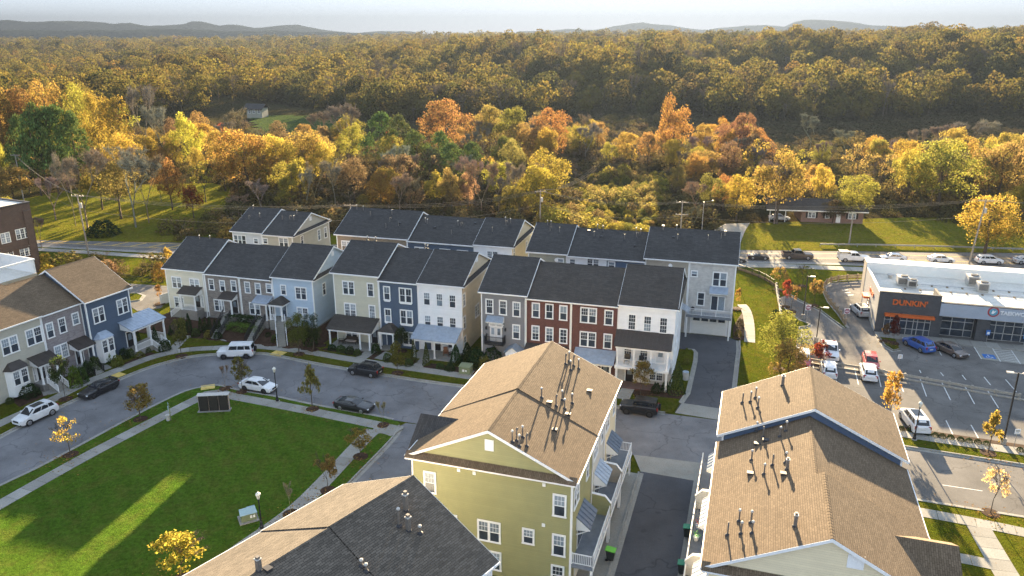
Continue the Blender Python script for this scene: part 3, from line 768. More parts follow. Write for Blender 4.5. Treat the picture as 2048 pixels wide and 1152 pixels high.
for x, y, k in ((714, 420, 'cap'), (727, 422, 'cap'), (784, 430, 'cap'), (780, 445, 'goose'), (800, 447, 'low'), (741, 433, 'plain'), (772, 457, 'plain'), (797, 454, 'plain')): h.pipe(x, y, kind=k, h=.9)
h = House('blue grey sided townhouse with low charcoal roof, middle of the second back block', along(B2, AZR, -16.3), AZR, 11.5, 13, 10.2, 13.0, 'navy', group=GB, ends=(0, 0))
for x in (2.2, 6.5, 9.5): add_window(h.root, x, 0, 8.3, 0, 2, .85, 1.6)
for x, y, k in ((851, 446, 'cap'), (855, 449, 'cap'), (916, 452, 'cap'), (922, 455, 'goose'), (870, 455, 'low'), (951, 447, 'low'), (903, 470, 'plain')): h.pipe(x, y, kind=k, h=.9)
h = House('white fronted townhouse with cream end wall in the back row', along(B2, AZR, -4.8), AZR, 6.2, 13, 10.4, 13.3, 'white', side='beige', gable='white', group=GB, ends=(.1, .3))
add_window(h.root, 3, 0, 8.6, 0, 2, .85, 1.6)
for x, y, k in ((1011, 445, 'cap'), (1021, 448, 'cap'), (1012, 452, 'goose'), (985, 465, 'plain')): h.pipe(x, y, kind=k, h=.9)
h.winside(1053, 494, 6.2, 1, .8, 1.9); h.winside(1028, 505, 6.2, 1, .8, 1.5); h.pent(6.2)
B3 = G(1460, 674)
h = House('grey sided townhouse, leftmost of the third back block', along(B3, AZR, -30.5), AZR, 6.0, 13, 10.7, 13.68, 'stone', group=GB, ends=(.3, .15))
h.win(1120.5, 524, 1, .9, 1.0, grid=0)
for x, y, k in ((1095, 452, 'cap'), (1102, 453, 'cap'), (1100, 464, 'goose'), (1119, 466, 'plain')): h.pipe(x, y, kind=k, h=.9)
lt = MB(); lt.lathe([(.28, 0), (.3, .05), (.22, .09)], n=14); lt.xf(Matrix.Rotation(pi / 2, 4, 'X')); lt.build('wall_vent', MAT['trim'], h.root, (4.4, 0, 9.6))
h = House('white sided townhouse squeezed between grey and navy ones in the back row', along(B3, AZR, -24.5), AZR, 5.9, 13, 10.5, 13.25, 'white', group=GB, ends=(0, 0))
h.win(1145, 524, 1, .8, .9, grid=0); h.win(1186, 527, 2, .85, 1.6)
for x, y, k in ((1178, 462, 'low'), (1195, 460, 'cap'), (1206, 463, 'cap'), (1203, 474, 'low'), (1188, 474, 'plain')): h.pipe(x, y, kind=k, h=.9)
h = House('navy sided townhouse in the third block of the back row', along(B3, AZR, -18.6), AZR, 5.8, 13, 10.5, 13.25, 'blueshade', group=GB, ends=(0, 0))
h.win(1223, 530, 1, .9, .9, grid=0)
for x, y, k in ((1272, 467, 'cap'), (1281, 470, 'cap'), (1273, 476, 'goose'), (1270, 492, 'low'), (1249, 480, 'plain')): h.pipe(x, y, kind=k, h=.9)
h = House('taupe sided townhouse beside the whitewashed brick end house', along(B3, AZR, -12.8), AZR, 6.3, 13, 11.05, 14.15, 'taupe', group=GB, ends=(.25, 0))
for x, y, k in ((1326, 461, 'flue'), (1347, 475, 'low'), (1353, 462, 'cap'), (1355, 480, 'plain')): h.pipe(x, y, kind=k, h=.9)
lt = MB(); lt.lathe([(.28, 0), (.3, .05), (.22, .09)], n=14); lt.xf(Matrix.Rotation(pi / 2, 4, 'X')); lt.build('wall_vent', MAT['trim'], h.root, (3.6, 0, 10.1))
h = House('whitewashed brick townhouse with white garage door under a balcony', along(B3, AZR, -6.5), AZR, 6.5, 13, 11.05, 14.15, 'brick_white', group=GB, ends=(0, .25))
for x, y, k in ((1441, 465, 'plain'), (1450, 472, 'flue'), (1442, 479, 'plain'), (1416, 482, 'plain')): h.pipe(x, y, kind=k, h=.9)
h.win(1388.7, 547.5, 1, .8, .8, grid=0); h.win(1439.5, 559, 2, .92, 2.0, grid=0); h.win(1401.7, 598, 1, .92, 1.9, grid=0)
p = h.front(1435.5, 607)
d = MB(); d.box(-1.0, -.05, -1.1, 1.0, .01, 1.15); o = d.build('sliding_door', MAT['trim'], h.root, (p.x, 0, p.z))
for k in (-1, 1):
    g = MB(); g.box(k * .08 if k > 0 else -.9, -.062, -1.0, .9 if k > 0 else -.08, -.052, 1.05); g.build('pane', MAT['glass'] if k < 0 else MAT['glass_up'], o)
h.awning(p.x - 1.3, p.x + 1.3, p.z + 2.55, 1.1, .75, npan=4)
zb = 3.45
f = MB(); f.box(.1, -1.75, zb - .35, 6.4, -.02, zb); f.build('balcony_floor', MAT['deck'], h.root)
h.rail((.2, -1.68, zb), (6.3, -1.68, zb), 1.0); h.rail((6.3, -.05, zb), (6.3, -1.68, zb), 1.0); h.rail((.2, -.05, zb), (.2, -1.68, zb), 1.0)
gd = MB(); gd.box(.9, -.06, .1, 5.8, .01, 2.75)
o = gd.build('garage_door', MAT['trim_warm'], h.root)
for r_ in range(3):
    for c_ in range(4):
        g = MB(); x0 = 1.02 + c_ * 1.19; g.box(x0, -.075, .2 + r_ * .6, x0 + 1.08, -.06, .2 + r_ * .6 + .5); g.build('panel', MAT['trim_warm'], o)
for c_ in range(4):
    g = MB(); x0 = 1.08 + c_ * 1.19; g.box(x0, -.072, 2.1, x0 + .95, -.06, 2.5); g.build('pane', MAT['glass'], o)
c = MB(); c.box(.7, -.05, 0, .9, .0, 2.95); c.box(5.8, -.05, 0, 6.0, .0, 2.95); c.box(.9, -.05, 2.75, 5.8, 0, 2.95); c.build('garage_casing', MAT['trim'], h.root)
for x in (.25, 6.25):
    p = MB(); p.box(x - .1, -1.7, 0, x + .1, -1.5, zb - .35); p.build('balcony_post', MAT['trim'], h.root)
gr = thing('kettle_grill', 'black covered grill on the balcony of the whitewashed brick house', 'grill', h.Minv.inverted() @ Vector((.95, -1.0, zb)), h.rz)
g = MB(); g.lathe([(.05, .55), (.25, .6), (.3, .75), (.27, .9), (.12, 1.02), (.03, 1.05)], n=12); g.build('bowl', MAT['dark'], gr)
for k in range(3):
    a = k * 2.1; g = MB(); g.tube((.2 * cos(a), .2 * sin(a), .62), (.3 * cos(a), .3 * sin(a), 0), .02, n=6); g.build('leg', MAT['dark'], gr)

# ---- left row, angled along the curve
GW = 'townhouses along the left kerb'
WA = 23.5
W0 = G(2, 810)
Wo = along(W0, WA, -.6)
def Wu(k): return along(Wo, WA, k)
h = House('greige sided townhouse with white bay window, at the left edge', Wu(-4.5), WA, 11.9, 12, 9.1, 12.35, 'greige', roof='roof_tan', group=GW, ends=(0, 0))
for x, y in ((20, 691), (70, 672)): h.win(x, y, 2, .95, 1.95)
p = h.front(40, 745, -.8)
bx0, bx1 = p.x - 1.35, p.x + 1.35
b = MB(); b.add([(bx0, -.005, .5), (bx0 + .35, -.8, .5), (bx1 - .35, -.8, .5), (bx1, -.005, .5), (bx0, -.005, 3.9), (bx0 + .35, -.8, 3.9), (bx1 - .35, -.8, 3.9), (bx1, -.005, 3.9)], [(0, 1, 5, 4), (1, 2, 6, 5), (2, 3, 7, 6), (0, 3, 2, 1), (4, 5, 6, 7)])
o = b.build('bay', MAT['trim'], h.root)
b = MB(); b.add([(bx0 - .2, -.004, 3.85), (bx0 + .25, -1.0, 3.85), (bx1 - .25, -1.0, 3.85), (bx1 + .2, -.004, 3.85), (bx0 + .6, -.004, 4.65), (bx1 - .6, -.004, 4.65)], [(0, 1, 4), (1, 2, 5, 4), (2, 3, 5), (0, 3, 2, 1)]); b.build('bay_roof', MAT['metal_brown'], h.root)
for k in (-.5, .5): add_window(h.root, p.x + k * 1.0, -.805, 2.75, 0, 1, .75, 1.75)
p = h.front(82, 735)
h.porch(p.x - 1.3, p.x + 1.2, 1.6, 3.6, 4.4, 'metal_brown', [p.x - 1.1, p.x + 1.0], 1.0, ribs=True, floormat=SID['stoop_brick']); h.door(p.x - .1, 1.05)
for k in (-1, 1): add_window(h.root, p.x - .1 + k * .85, 0, 2.0, 0, 1, .25, 1.8, grid=2, low=True, case=.07)
h.stairs(p.x, -1.75, 1.0, 1.3, 6); h.rail((p.x - .7, -1.75, 1.0), (p.x - .7, -3.5, .1)); h.rail((p.x + .7, -1.75, 1.0), (p.x + .7, -3.5, .1))
h = House('mauve grey brick townhouse with small dark porch, second from the left edge', Wu(7.41), WA, 5.6, 12, 9.03, 12.1, 'brick_mauve', roof='roof_tan', group=GW, ends=(0, 0))
for x, y, hh in ((100, 661, 1.85), (124.5, 651, 1.85), (151, 637.5, 1.45)): h.win(x, y, 1, .82, hh)
h.win(123, 703, 2, .85, 1.75, low=True)
h.porch(3.0, 5.2, 1.7, 3.7, 4.5, 'metal_brown', [3.2, 5.0], 1.0, ribs=True, floormat=SID['stoop_brick']); h.door(4.2, 1.05); h.stairs(4.2, -1.85, 1.0, 1.2, 5); h.rail((4.85, -1.85, 1.0), (4.85, -3.3, .1), .95, MAT['dark']); h.rail((3.5, -1.85, 1.0), (3.5, -3.3, .1), .95, MAT['dark'])
h.downspout(5.5)
h = House('dark navy townhouse with blue metal wrap porch at the corner of the curve', along(Wo, WA, 13.03, -.8), WA, 6.8, 12, 9.14, 12.78, 'navy', roof='roof_tan', group=GW, ends=(.3, .3), ov=.45)
for x, y in ((197.5, 630), (245, 612.5)): h.win(x, y, 2, .78, 1.95)
p = h.front(214, 677, -.8); bx0, bx1 = p.x - 1.25, p.x + 1.25
b = MB(); b.add([(bx0, -.005, .4), (bx0 + .35, -.8, .4), (bx1 - .35, -.8, .4), (bx1, -.005, .4), (bx0, -.005, 3.8), (bx0 + .35, -.8, 3.8), (bx1 - .35, -.8, 3.8), (bx1, -.005, 3.8)], [(0, 1, 5, 4), (1, 2, 6, 5), (2, 3, 7, 6), (0, 3, 2, 1), (4, 5, 6, 7)])
b.build('bay', MAT['trim'], h.root)
b = MB(); b.add([(bx0 - .2, -.004, 3.75), (bx0 + .25, -1.0, 3.75), (bx1 - .25, -1.0, 3.75), (bx1 + .2, -.004, 3.75), (bx0 + .6, -.004, 4.5), (bx1 - .6, -.004, 4.5)], [(0, 1, 4), (1, 2, 5, 4), (2, 3, 5), (0, 3, 2, 1)]); b.build('bay_roof', MAT['metal_blue'], h.root)
for k in (-.5, .5): add_window(h.root, p.x + k * .95, -.805, 2.6, 0, 1, .72, 1.75)
h.porch(4.5, 9.9, 2.9, 4.0, 5.0, 'metal_blue', [4.7, 7.3, 9.7], .8, ribs=True, y=.6)
h.door(5.8, .85)
h.rail((4.7, -2.3, .8), (7.2, -2.3, .8)); h.rail((9.7, -2.2, .8), (9.7, .5, .8)); h.stairs(8.1, -2.4, .8, 1.5, 5); h.rail((7.3, -2.4, .8), (7.3, -3.9, .1)); h.rail((8.9, -2.4, .8), (8.9, -3.9, .1))
p = MB(); p.box(9.2, .35, .8, 9.5, .6, 4.0); p.build('porch_post', MAT['trim'], h.root)
h.pent(6.8, .4)
# ---------------------------------------------------------------- foreground blocks
MAT['metal_navy'] = M('navy_metal_awning', (.105, .135, .185), .4, .12, 2, metal=.2)
def deckunit(h, x0, x1, zd=2.55, dep=1.75, rail='metal', wallend=None):
    f = MB(); f.box(x0, -dep, zd - .3, x1, -.02, zd); f.build('deck', MAT['deck'], h.root)
    t = MB(); t.box(x0, -dep - .05, zd - .34, x1, -dep - .002, zd + .03); t.build('deck_fascia', h.trimm, h.root)
    h.rail((x0 + .08, -dep + .05, zd), (x1 - .08, -dep + .05, zd), 1.0)
    for x in (x0 + .15, x1 - .15):
        p = MB(); p.box(x - .1, -dep + .02, 0, x + .1, -dep + .22, zd - .3); p.build('deck_post', h.trimm, h.root)
def divider(h, x, zd=2.55, dep=1.75, mat='bone', hgt=1.95):
    d = MB(); d.prismx([(-.005, zd), (-dep - .02, zd), (-dep - .02, zd + hgt * .62), (-dep + .5, zd + hgt * .95), (-.005, zd + hgt)], x - .09, x + .09)
    o = d.build('divider_wall', SID[mat], h.root)
    c = MB()
    for (ya, za, yb, zb_) in ((-dep - .06, zd + hgt * .62, -dep + .5, zd + hgt * .95), (-dep + .5, zd + hgt * .95, -.004, zd + hgt)):
        c.slab([(x - .13, ya, za + .06), (x + .13, ya, za + .06), (x + .13, yb, zb_ + .06), (x - .13, yb, zb_ + .06)], .058)
    c.build('coping', h.trimm, o)
def garage(h, x0, x1, mat='trim_warm'):
    gd = MB(); gd.box(x0, -.06, .05, x1, .01, 2.15); o = gd.build('garage_door', MAT[mat], h.root)
    n = 4; w = (x1 - x0 - .1) / n
    for r_ in range(3):
        for c_ in range(n):
            g = MB(); a = x0 + .05 + c_ * w; g.box(a + .03, -.075, .12 + r_ * .67, a + w - .03, -.06, .12 + r_ * .67 + .58); g.build('panel', MAT[mat], o)
def slider(h, x, z):
    d = MB(); d.box(-1.0, -.05, 0, 1.0, .01, 2.15); o = d.build('sliding_door', h.trimm, h.root, (x, 0, z))
    for k in (-1, 1):
        g = MB(); g.box(-.92 if k < 0 else .05, -.062, .1, -.05 if k < 0 else .92, -.052, 2.05); g.build('pane', MAT['glass'], o)

# -- sage green gabled block, its gable towards us
a = 17.5
o2 = Vector((4.9, 51.0)) + azv(a + 270) * .4 + azv(a) * .25
GF = 'townhouses of the gabled block beside the lawn'
h = House('olive green sided townhouse with its gable and vented roof towards the lane', o2, a, 7.35, 13.3, 10.0, 13.3, 'olive', roof='roof_tan', group=GF, ends=(.28, 0), frieze=.3)
HA = h
for (x, y, n, hh, ww) in ((978, 1063, 2, 1.75, .88), (1056.6, 1073, 1, 1.25, .8), (1119, 1011.7, 1, 1.8, .88), (1117.5, 1091, 1, 1.8, .88), (1115, 1150, 1, 1.6, .88), (860, 965, 1, 1.8, .88)):
    h.winside(x, y, 0, n, ww, hh, grid=3)
add_window(h.root, 0, 10.0, 4.05, -pi / 2, 1, .88, 1.75); add_window(h.root, 0, 6.7, 1.4, -pi / 2, 2, .88, 1.6)
h.pent(0, .55, .34); h.gablevent(0, 11.9, .72, .95)
for (x, y) in ((917.5, 940), (948.5, 946), (1088, 969.5), (1087, 1050)):
    p = h.side(x, y, 0); b = MB(); b.box(-.05, -.13, -.14, .0, .13, .14); b.box(-.075, -.09, -.1, -.05, .09, .1); b.build('wall_vent', h.trimm, h.root, (0, p.y, p.z))
for (x, y, top, k) in ((1021, 889, 862, 'cap'), (1033, 881, 852, 'goose'), (1037, 894, 880, 'cap'), (1045, 874, 847, 'cap'), (1053, 892, 868, 'goose'), (1110, 861, 852, 'low')):
    h.pipe(x, y, None, k, h={'cap': .95, 'goose': 1.0, 'low': .3}[k], r=.06)
for z, n in ((7.6, 1), (7.6, 2)): pass
add_window(h.root, 1.4, 0, 7.9, 0, 2, .8, 1.6); add_window(h.root, 5.4, 0, 7.9, 0, 1, .8, 1.6)
slider(h, 3.0, 2.55); h.awning(1.6, 4.5, 5.75, 1.15, .95, 'metal_navy', npan=5)
deckunit(h, .0, 7.25); h.rail((.08, -.05, 2.55), (.08, -1.7, 2.55), 1.0); divider(h, 7.3, mat='olive'); garage(h, 1.2, 6.2)
h.downspout(7.2)
# cross gable over the lawn-side bay
r = MB(); yr0 = 10.83; zc = 11.34; xr = 4.3; ye = 14.3; xl, xh = 1.6, 7.0; ze_ = 9.55
r.slab([(xl, ye, ze_), (xr, ye, zc), (xr, yr0 - .3, zc), (xl, 10.8, ze_)][::-1], .12)
r.slab([(xh, ye, ze_), (xr, ye, zc), (xr, yr0 - .3, zc), (xh, 10.8, ze_)], .116)
r.build('cross_gable_roof', MAT['roof_dark'], h.root)
b = MB(); b.prism([(xl + .35, 0), (xh - .35, 0), (xh - .35, ze_ + .1), (xr, zc - .2), (xl + .35, ze_ + .1)], 13.2, 14.0); b.build('cross_gable_wall', SID['olive'], h.root)
h = House('pale bone sided townhouse in the middle of the gabled block, raised roof', along(o2, a, 7.36), a, 5.35, 13.3, 10.04, 13.38, 'bone', roof='roof_tan', group=GF, ends=(0, 0))
for (x, y, k) in ((1083, 795, 'cap'), (1099, 806, 'low'), (1112, 812, 'goose'), (1124, 800, 'cap'), (1129, 817, 'cap'), (1144, 806, 'cap'), (1136, 830, 'low')): h.pipe(x, y, None, k, h={'cap': .9, 'goose': 1.0, 'low': .3}[k], r=.06)
add_window(h.root, 1.4, 0, 8.0, 0, 2, .8, 1.6); add_window(h.root, 4.2, 0, 8.0, 0, 1, .8, 1.6); slider(h, 2.4, 2.55); h.awning(1.0, 3.8, 5.75, 1.15, .95, 'metal_blue', npan=5)
deckunit(h, .05, 5.3); divider(h, 5.3, mat='taupe'); garage(h, .5, 4.8); h.downspout(5.2)
h = House('cream sided townhouse at the far end of the gabled block', along(o2, a, 12.72), a, 5.9, 13.3, 9.97, 13.27, 'ivory', roof='roof_tan', group=GF, ends=(0, .28))
for (x, y, k) in ((1131, 728, 'goose'), (1138, 722, 'cap'), (1141, 740, 'cap'), (1147, 731, 'goose'), (1157, 737, 'cap'), (1179, 783, 'low')): h.pipe(x, y, None, k, h={'cap': .95, 'goose': 1.0, 'low': .35}[k], r=.06)
add_window(h.root, 1.4, 0, 7.9, 0, 2, .8, 1.6); add_window(h.root, 4.6, 0, 7.9, 0, 1, .8, 1.6); slider(h, 2.6, 2.55); h.awning(1.2, 4.0, 5.75, 1.15, .95, 'metal_navy', npan=5)
deckunit(h, .05, 5.9); h.rail((5.85, -.05, 2.55), (5.85, -1.7, 2.55), 1.0); garage(h, .6, 5.2)

# -- tan roofed block on the right
a = 197.4
o3 = Vector((19.79, 66.59)) + azv(a - 90) * .4 + azv(a) * .25
GR = 'townhouses of the tan roofed block on the right'
h = House('blue sided townhouse with the raised tan roof at the far end of the right block', o3, a, 8.2, 13.8, 10.1, 13.6, 'ivory', side='blueshade', gable='blueshade', roof='roof_tan', group=GR, ends=(.28, .22))
for (x, y, k) in ((1485, 805, 'goose'), (1501, 803, 'cap'), (1511, 795, 'cap'), (1516, 815, 'cap'), (1565, 770, 'flue')): h.pipe(x, y, None, k, h={'cap': .95, 'goose': .95, 'flue': 1.05}[k], r=.06)
slider(h, 4, 2.55); h.awning(2.6, 5.4, 5.75, 1.1, .95, 'metal_blue', npan=5); deckunit(h, .1, 8.1); divider(h, 8.15, mat='bone'); garage(h, 1, 6)
h = House('middle townhouse of the right block with many roof vents', along(o3, a, 8.21), a, 9.2, 13.8, 9.3, 12.8, 'bone', roof='roof_tan', group=GR, ends=(0, 0), skew=-.3)
for (x, y, k) in ((1513, 861, 'cap'), (1526, 874, 'goose'), (1514, 889, 'low'), (1531, 882, 'low'), (1560, 873, 'cap'), (1572, 862, 'cap'), (1503, 920, 'cap'), (1545, 930, 'goose'), (1571, 925, 'cap'), (1574, 938, 'flue'), (1500, 948, 'low'), (1528, 948, 'cap'), (1567, 949, 'low')):
    h.pipe(x, y, None, k, h={'cap': .85, 'goose': .95, 'flue': .95, 'low': .3}[k], r=.055)
slider(h, 3, 2.55); h.awning(2, 6.0, 5.75, 1.1, .95, 'trim_warm', npan=7); deckunit(h, .1, 9.1); divider(h, 9.15, mat='bone'); garage(h, 1, 6)
h = House('pale yellow gabled townhouse at the near end of the right block', along(o3, a, 17.42), a, 7.6, 13.8, 9.36, 13.1, 'ivory', roof='roof_tan', group=GR, ends=(0, .28), skew=.2)
for (x, y, k) in ((1478, 1042, 'cap'), (1455, 1070, 'goose'), (1482, 1067, 'cap'), (1504, 1066, 'cap'), (1502, 1045, 'cap'), (1590, 1052, 'flue')): h.pipe(x, y, None, k, h={'cap': .9, 'goose': 1.05, 'flue': 1.0}[k], r=.055)
h.pent(7.6, .5, .34); h.gablevent(7.6, 11.6, .95, .95, y=8.6)
slider(h, 3, 2.55); h.awning(1.5, 5.5, 5.75, 1.1, .95, 'trim_warm', npan=7); deckunit(h, .1, 7.5); divider(h, 7.5, mat='ivory'); garage(h, 1, 6)
r = MB(); xr = 2.75; zc = 10.78; ye = 15.3
r.slab([(xr + 3.2, ye, zc - 1.75), (xr, ye, zc), (xr, 11.1, zc), (xr + 3.2, 11.1, zc - 1.75)], .12)
r.slab([(xr - 1.6, ye, zc - .85), (xr, ye, zc), (xr, 11.1, zc), (xr - 1.6, 11.1, zc - .85)][::-1], .116)
r.build('cross_gable_roof', MAT['roof_tan'], h.root)
b = MB(); b.prism([(xr - 1.3, 0), (xr + 2.9, 0), (xr + 2.9, zc - 1.75), (xr, zc - .16), (xr - 1.3, zc - .86)], 13.7, 15.0); b.build('cross_gable_wall', SID['ivory'], h.root)
H3 = h

# -- slate roofed block in the bottom left corner
a = 37.4
o1 = Vector((-0.83, 41.91)) - azv(a) * 24.25 + azv(a - 90) * .4
GS = 'townhouses of the slate roofed block in the corner'
h = House('white trimmed end townhouse of the slate roofed block beside the olive gable', along(o1, a, 17.0), a, 7.0, 14, 10.0, 13.5, 'white', roof='roof_slate', group=GS, ends=(0, .28))
for (x, y, k, hh) in ((812, 1020, 'flue', 1.4), (798, 1052, 'cap', 1.3), (817, 1060, 'flue', 1.15), (840, 1066, 'cap', .55)): h.pipe(x, y, None, k, h=hh, r=.065)
add_window(h.root, 1.6, 0, 7.7, 0, 2, .85, 1.7); add_window(h.root, 5.2, 0, 7.7, 0, 1, .85, 1.7)
h = House('slate roofed townhouse cut off by the lower edge of the picture', along(o1, a, 9.0), a, 7.98, 14, 9.94, 13.42, 'palegrey', roof='roof_slate', group=GS, ends=(0, 0))
for (x, y, k, hh) in ((760, 1106, 'cap', .45), (784, 1106, 'cap', .5), (518, 1140, 'flue', .9), (536, 1140, 'low', .3)): h.pipe(x, y, None, k, h=hh, r=.065)
h = House('near townhouse of the slate roofed block, mostly below the picture edge', along(o1, a, 1.0), a, 7.98, 14, 9.94, 13.42, 'palegrey', roof='roof_slate', group=GS, ends=(.28, .0))

# ---------------------------------------------------------------- retail building
MAT['panel_dark'] = bricks('charcoal_brick_cladding', (.078, .078, .082), (.062, .062, .066), (.085, .085, .09), .4, .2)
MAT['panel_side'] = M('pale_grey_fibre_panel', (.42, .41, .40), .6, .06, 2)
MAT['panel_tan'] = M('tan_stucco', (.40, .36, .31), .9, .08, 2)
MAT['membrane'] = M('white_roof_membrane', (.66, .63, .56), .7, .1, .4, fine=3, world=True)
MAT['metal_grey'] = M('pale_blue_grey_fascia', (.36, .40, .46), .45, .06, 1)
MAT['orange'] = M('orange_paint', (.62, .13, .025), .5, .05, 2)
MAT['signred'] = M('sign_red', (.45, .04, .04), .5, .05, 2)
MAT['signwhite'] = M('sign_white', (.8, .8, .8), .5, .03, 2)
MAT['signteal'] = M('sign_teal', (.12, .32, .42), .5, .1, 4)
MAT['signblue'] = M('sign_blue', (.03, .14, .42), .5, .05, 4)
MAT['alu'] = M('aluminium_frame', (.50, .48, .45), .4, .06, 3, metal=.3)
MAT['hvac'] = M('hvac_casing', (.46, .44, .40), .5, .12, 3)
class Shop(House):
    def __init__(s, root, org, az, w, d):
        s.root = root; s.org = Vector((org[0], org[1], 0)); s.rz = radians(90 - az); s.w = w; s.d = d; s.trimm = MAT['alu']
        s.Minv = Matrix.Rotation(-s.rz, 4, 'Z') @ Matrix.Translation(-s.org)
SO = G(1748, 664)
rt = thing('shop_building', 'long flat roofed shop building with coffee shop and martial arts signs', 'shop building', (SO[0], SO[1], 0), radians(90 - 106.3))
S = Shop(rt, SO, 106.3, 34, 17)
HD, HT, RF, HR = 6.3, 5.35, 5.1, 6.75
WD = 8.2
m = MB()
m.box(0, 0, 0, WD, .35, HD, 0); m.box(0, .35, 0, .3, 17, HD - .25, 1); m.box(.002, .35, HD - .25, .34, 17, HD - .17, 3)
m.box(WD - .3, .35, RF - .1, WD, 4.0, HD - .002, 0)
m.box(-.05, 14.3, 0, 34, 17.0, HR, 2); m.box(.003, 14.25, RF, 33.99, 14.299, HR - .003, 3); m.box(-.06, 14.24, HR, 34.02, 17.02, HR + .08, 3)
m.box(WD, 1.4, 0, 34, 1.7, RF - .01, 0)
m.box(33.7, 1.7, 0, 34, 14.3, HT, 1)
m.build('wall', [MAT['panel_dark'], MAT['panel_side'], MAT['panel_tan'], MAT['trim_warm']], rt)
m = MB(); m.box(.34, .35, RF - .2, 33.7, 14.28, RF, 0); m.build('roof', MAT['membrane'], rt)
m = MB(); m.box(WD + .003, -.12, 3.45, 34, .3, HT, 0); m.box(WD + .003, .3, 3.45, 34, 1.4, 3.5, 1); m.box(WD, -.16, HT, 34, .5, HT + .09, 1); m.box(-.04, -.04, HD, WD + .04, .4, HD + .08, 1)
m.build('fascia', [MAT['metal_grey'], MAT['dark']], rt)
# storefronts: frames and panes
def storefront(x0, x1, z0, z1, cols, rows, door=None, y=0.0):
    f = MB(); t = .045
    f.box(x0 - .06, y - .07, z0 - .06, x1 + .06, y + .01, z0); f.box(x0 - .06, y - .07, z1, x1 + .06, y + .01, z1 + .07)
    f.box(x0 - .06, y - .07, z0, x0, y + .01, z1); f.box(x1, y - .07, z0, x1 + .06, y + .01, z1)
    for c_ in cols: f.box(c_ - t, y - .068, z0, c_ + t, y + .008, z1)
    for r_ in rows: f.box(x0, y - .064, r_ - t, x1, y + .006, r_ + t)
    o = f.build('storefront', MAT['alu'], rt)
    cs = [x0] + list(cols) + [x1]; rs = [z0] + list(rows) + [z1]
    for i in range(len(cs) - 1):
        for j in range(len(rs) - 1):
            p = MB(); p.add([(cs[i] + .02, y - .03, rs[j] + .02), (cs[i + 1] - .02, y - .03, rs[j] + .02), (cs[i + 1] - .02, y - .03, rs[j + 1] - .02), (cs[i] + .02, y - .03, rs[j + 1] - .02)], [(0, 1, 2, 3)])
            p.build('pane', MAT['glass'], o)
    return o
storefront(1.15, 7.2, .1, 2.75, (1.9, 3.2, 4.1, 5.0, 5.55, 6.5), (1.0, 2.2))
m = MB()
n = 12
for i in range(n):
    x0 = 1.0 + i * (6.6 / n); m.box(x0 + .01, -.75, 2.85, x0 + 6.6 / n - .01, -.006, 3.22)
m.build('awning', MAT['orange'], rt)
storefront(8.9, 13.1, .1, 2.9, (10.3, 12.0), (1.1, 2.3), y=1.4)
storefront(15.2, 24.0, .1, 2.9, (16.0, 17.1, 18.3, 19.4, 20.6, 21.8, 22.9), (1.1, 2.3), y=1.4)
for (xa, xb) in ((8.2, 8.75), (13.3, 15.0), (24.2, 25.4)):
    m = MB(); m.box(xa + .003, .3, 0, xb, 1.39, 3.44); m.build('pier', MAT['panel_dark'], rt)
storefront(25.6, 33.0, .1, 2.9, (27, 28.5, 30, 31.5), (1.1, 2.3), y=1.4)
def sign(text, size, parent, loc, mat, name='sign_lettering', rx=pi / 2, rz=0, ext=.05, align='CENTER', spacing=1.0, offset=0.0):
    cu = bpy.data.curves.new(name, 'FONT'); cu.body = text; cu.size = size; cu.extrude = ext; cu.align_x = align; cu.align_y = 'CENTER'; cu.space_character = spacing; cu.offset = offset
    cu.materials.append(mat)
    tmp = bpy.data.objects.new(name, cu); me = bpy.data.meshes.new_from_object(tmp); bpy.data.objects.remove(tmp)
    o = bpy.data.objects.new(name, me); COL.objects.link(o); o.parent = parent; o.location = loc; o.rotation_euler = (rx, 0, rz); return o
p = S.front(1820, 607)
sign("DUNKIN'", 1.12, rt, (p.x, -.06, p.z), MAT['orange'], spacing=1.02, offset=.035)
p = S.front(1797, 623 - 2)
p2 = S.side(1744, 585, 0)
sign("DUNKIN'", .9, rt, (-.06, p2.y, p2.z), MAT['orange'], rz=-pi / 2, offset=.03)
p = S.front(1987, 624, -.12)
e = MB(); e.lathe([(.02, .05), (.58, .05), (.72, .02), (.74, 0)], n=28); e.xf(Matrix.Rotation(pi / 2, 4, 'X')); o = e.build('emblem', MAT['signred'], rt, (p.x, -.122, p.z))
e = MB(); e.lathe([(.02, .09), (.52, .085), (.56, .052)], n=24); e.xf(Matrix.Rotation(pi / 2, 4, 'X')); e.build('emblem_disc', MAT['signteal'], o)
e = MB(); e.add([(-.3, -.1, -.2), (-.05, -.1, -.3), (.2, -.1, .0), (.35, -.1, .28), (.05, -.1, .1), (-.12, -.1, .32)], [(0, 1, 2, 3, 4, 5)]); e.build('emblem_figure', MAT['signwhite'], o)
sign('TAEKWONDO', .72, rt, (p.x + .85, -.17, p.z - .06), MAT['signwhite'], align='LEFT', offset=.022)
# drive-through window canopy, service door, side downpipes
p = S.side(1736, 590, 0)
m = MB(); m.box(-.9, -1.1, 2.75, -.01, 1.1, 3.1); m.build('window_canopy', MAT['orange'], rt, (0, 8.6, 0))
add_window(rt, -.002, 8.6, 1.7, -pi / 2, 1, 1.4, 1.2, grid=0, trim=MAT['alu'])
m = MB(); m.box(-.05, 3.0, 0, 0, 4.0, 2.1); m.build('service_door', MAT['panel_tan'], rt)
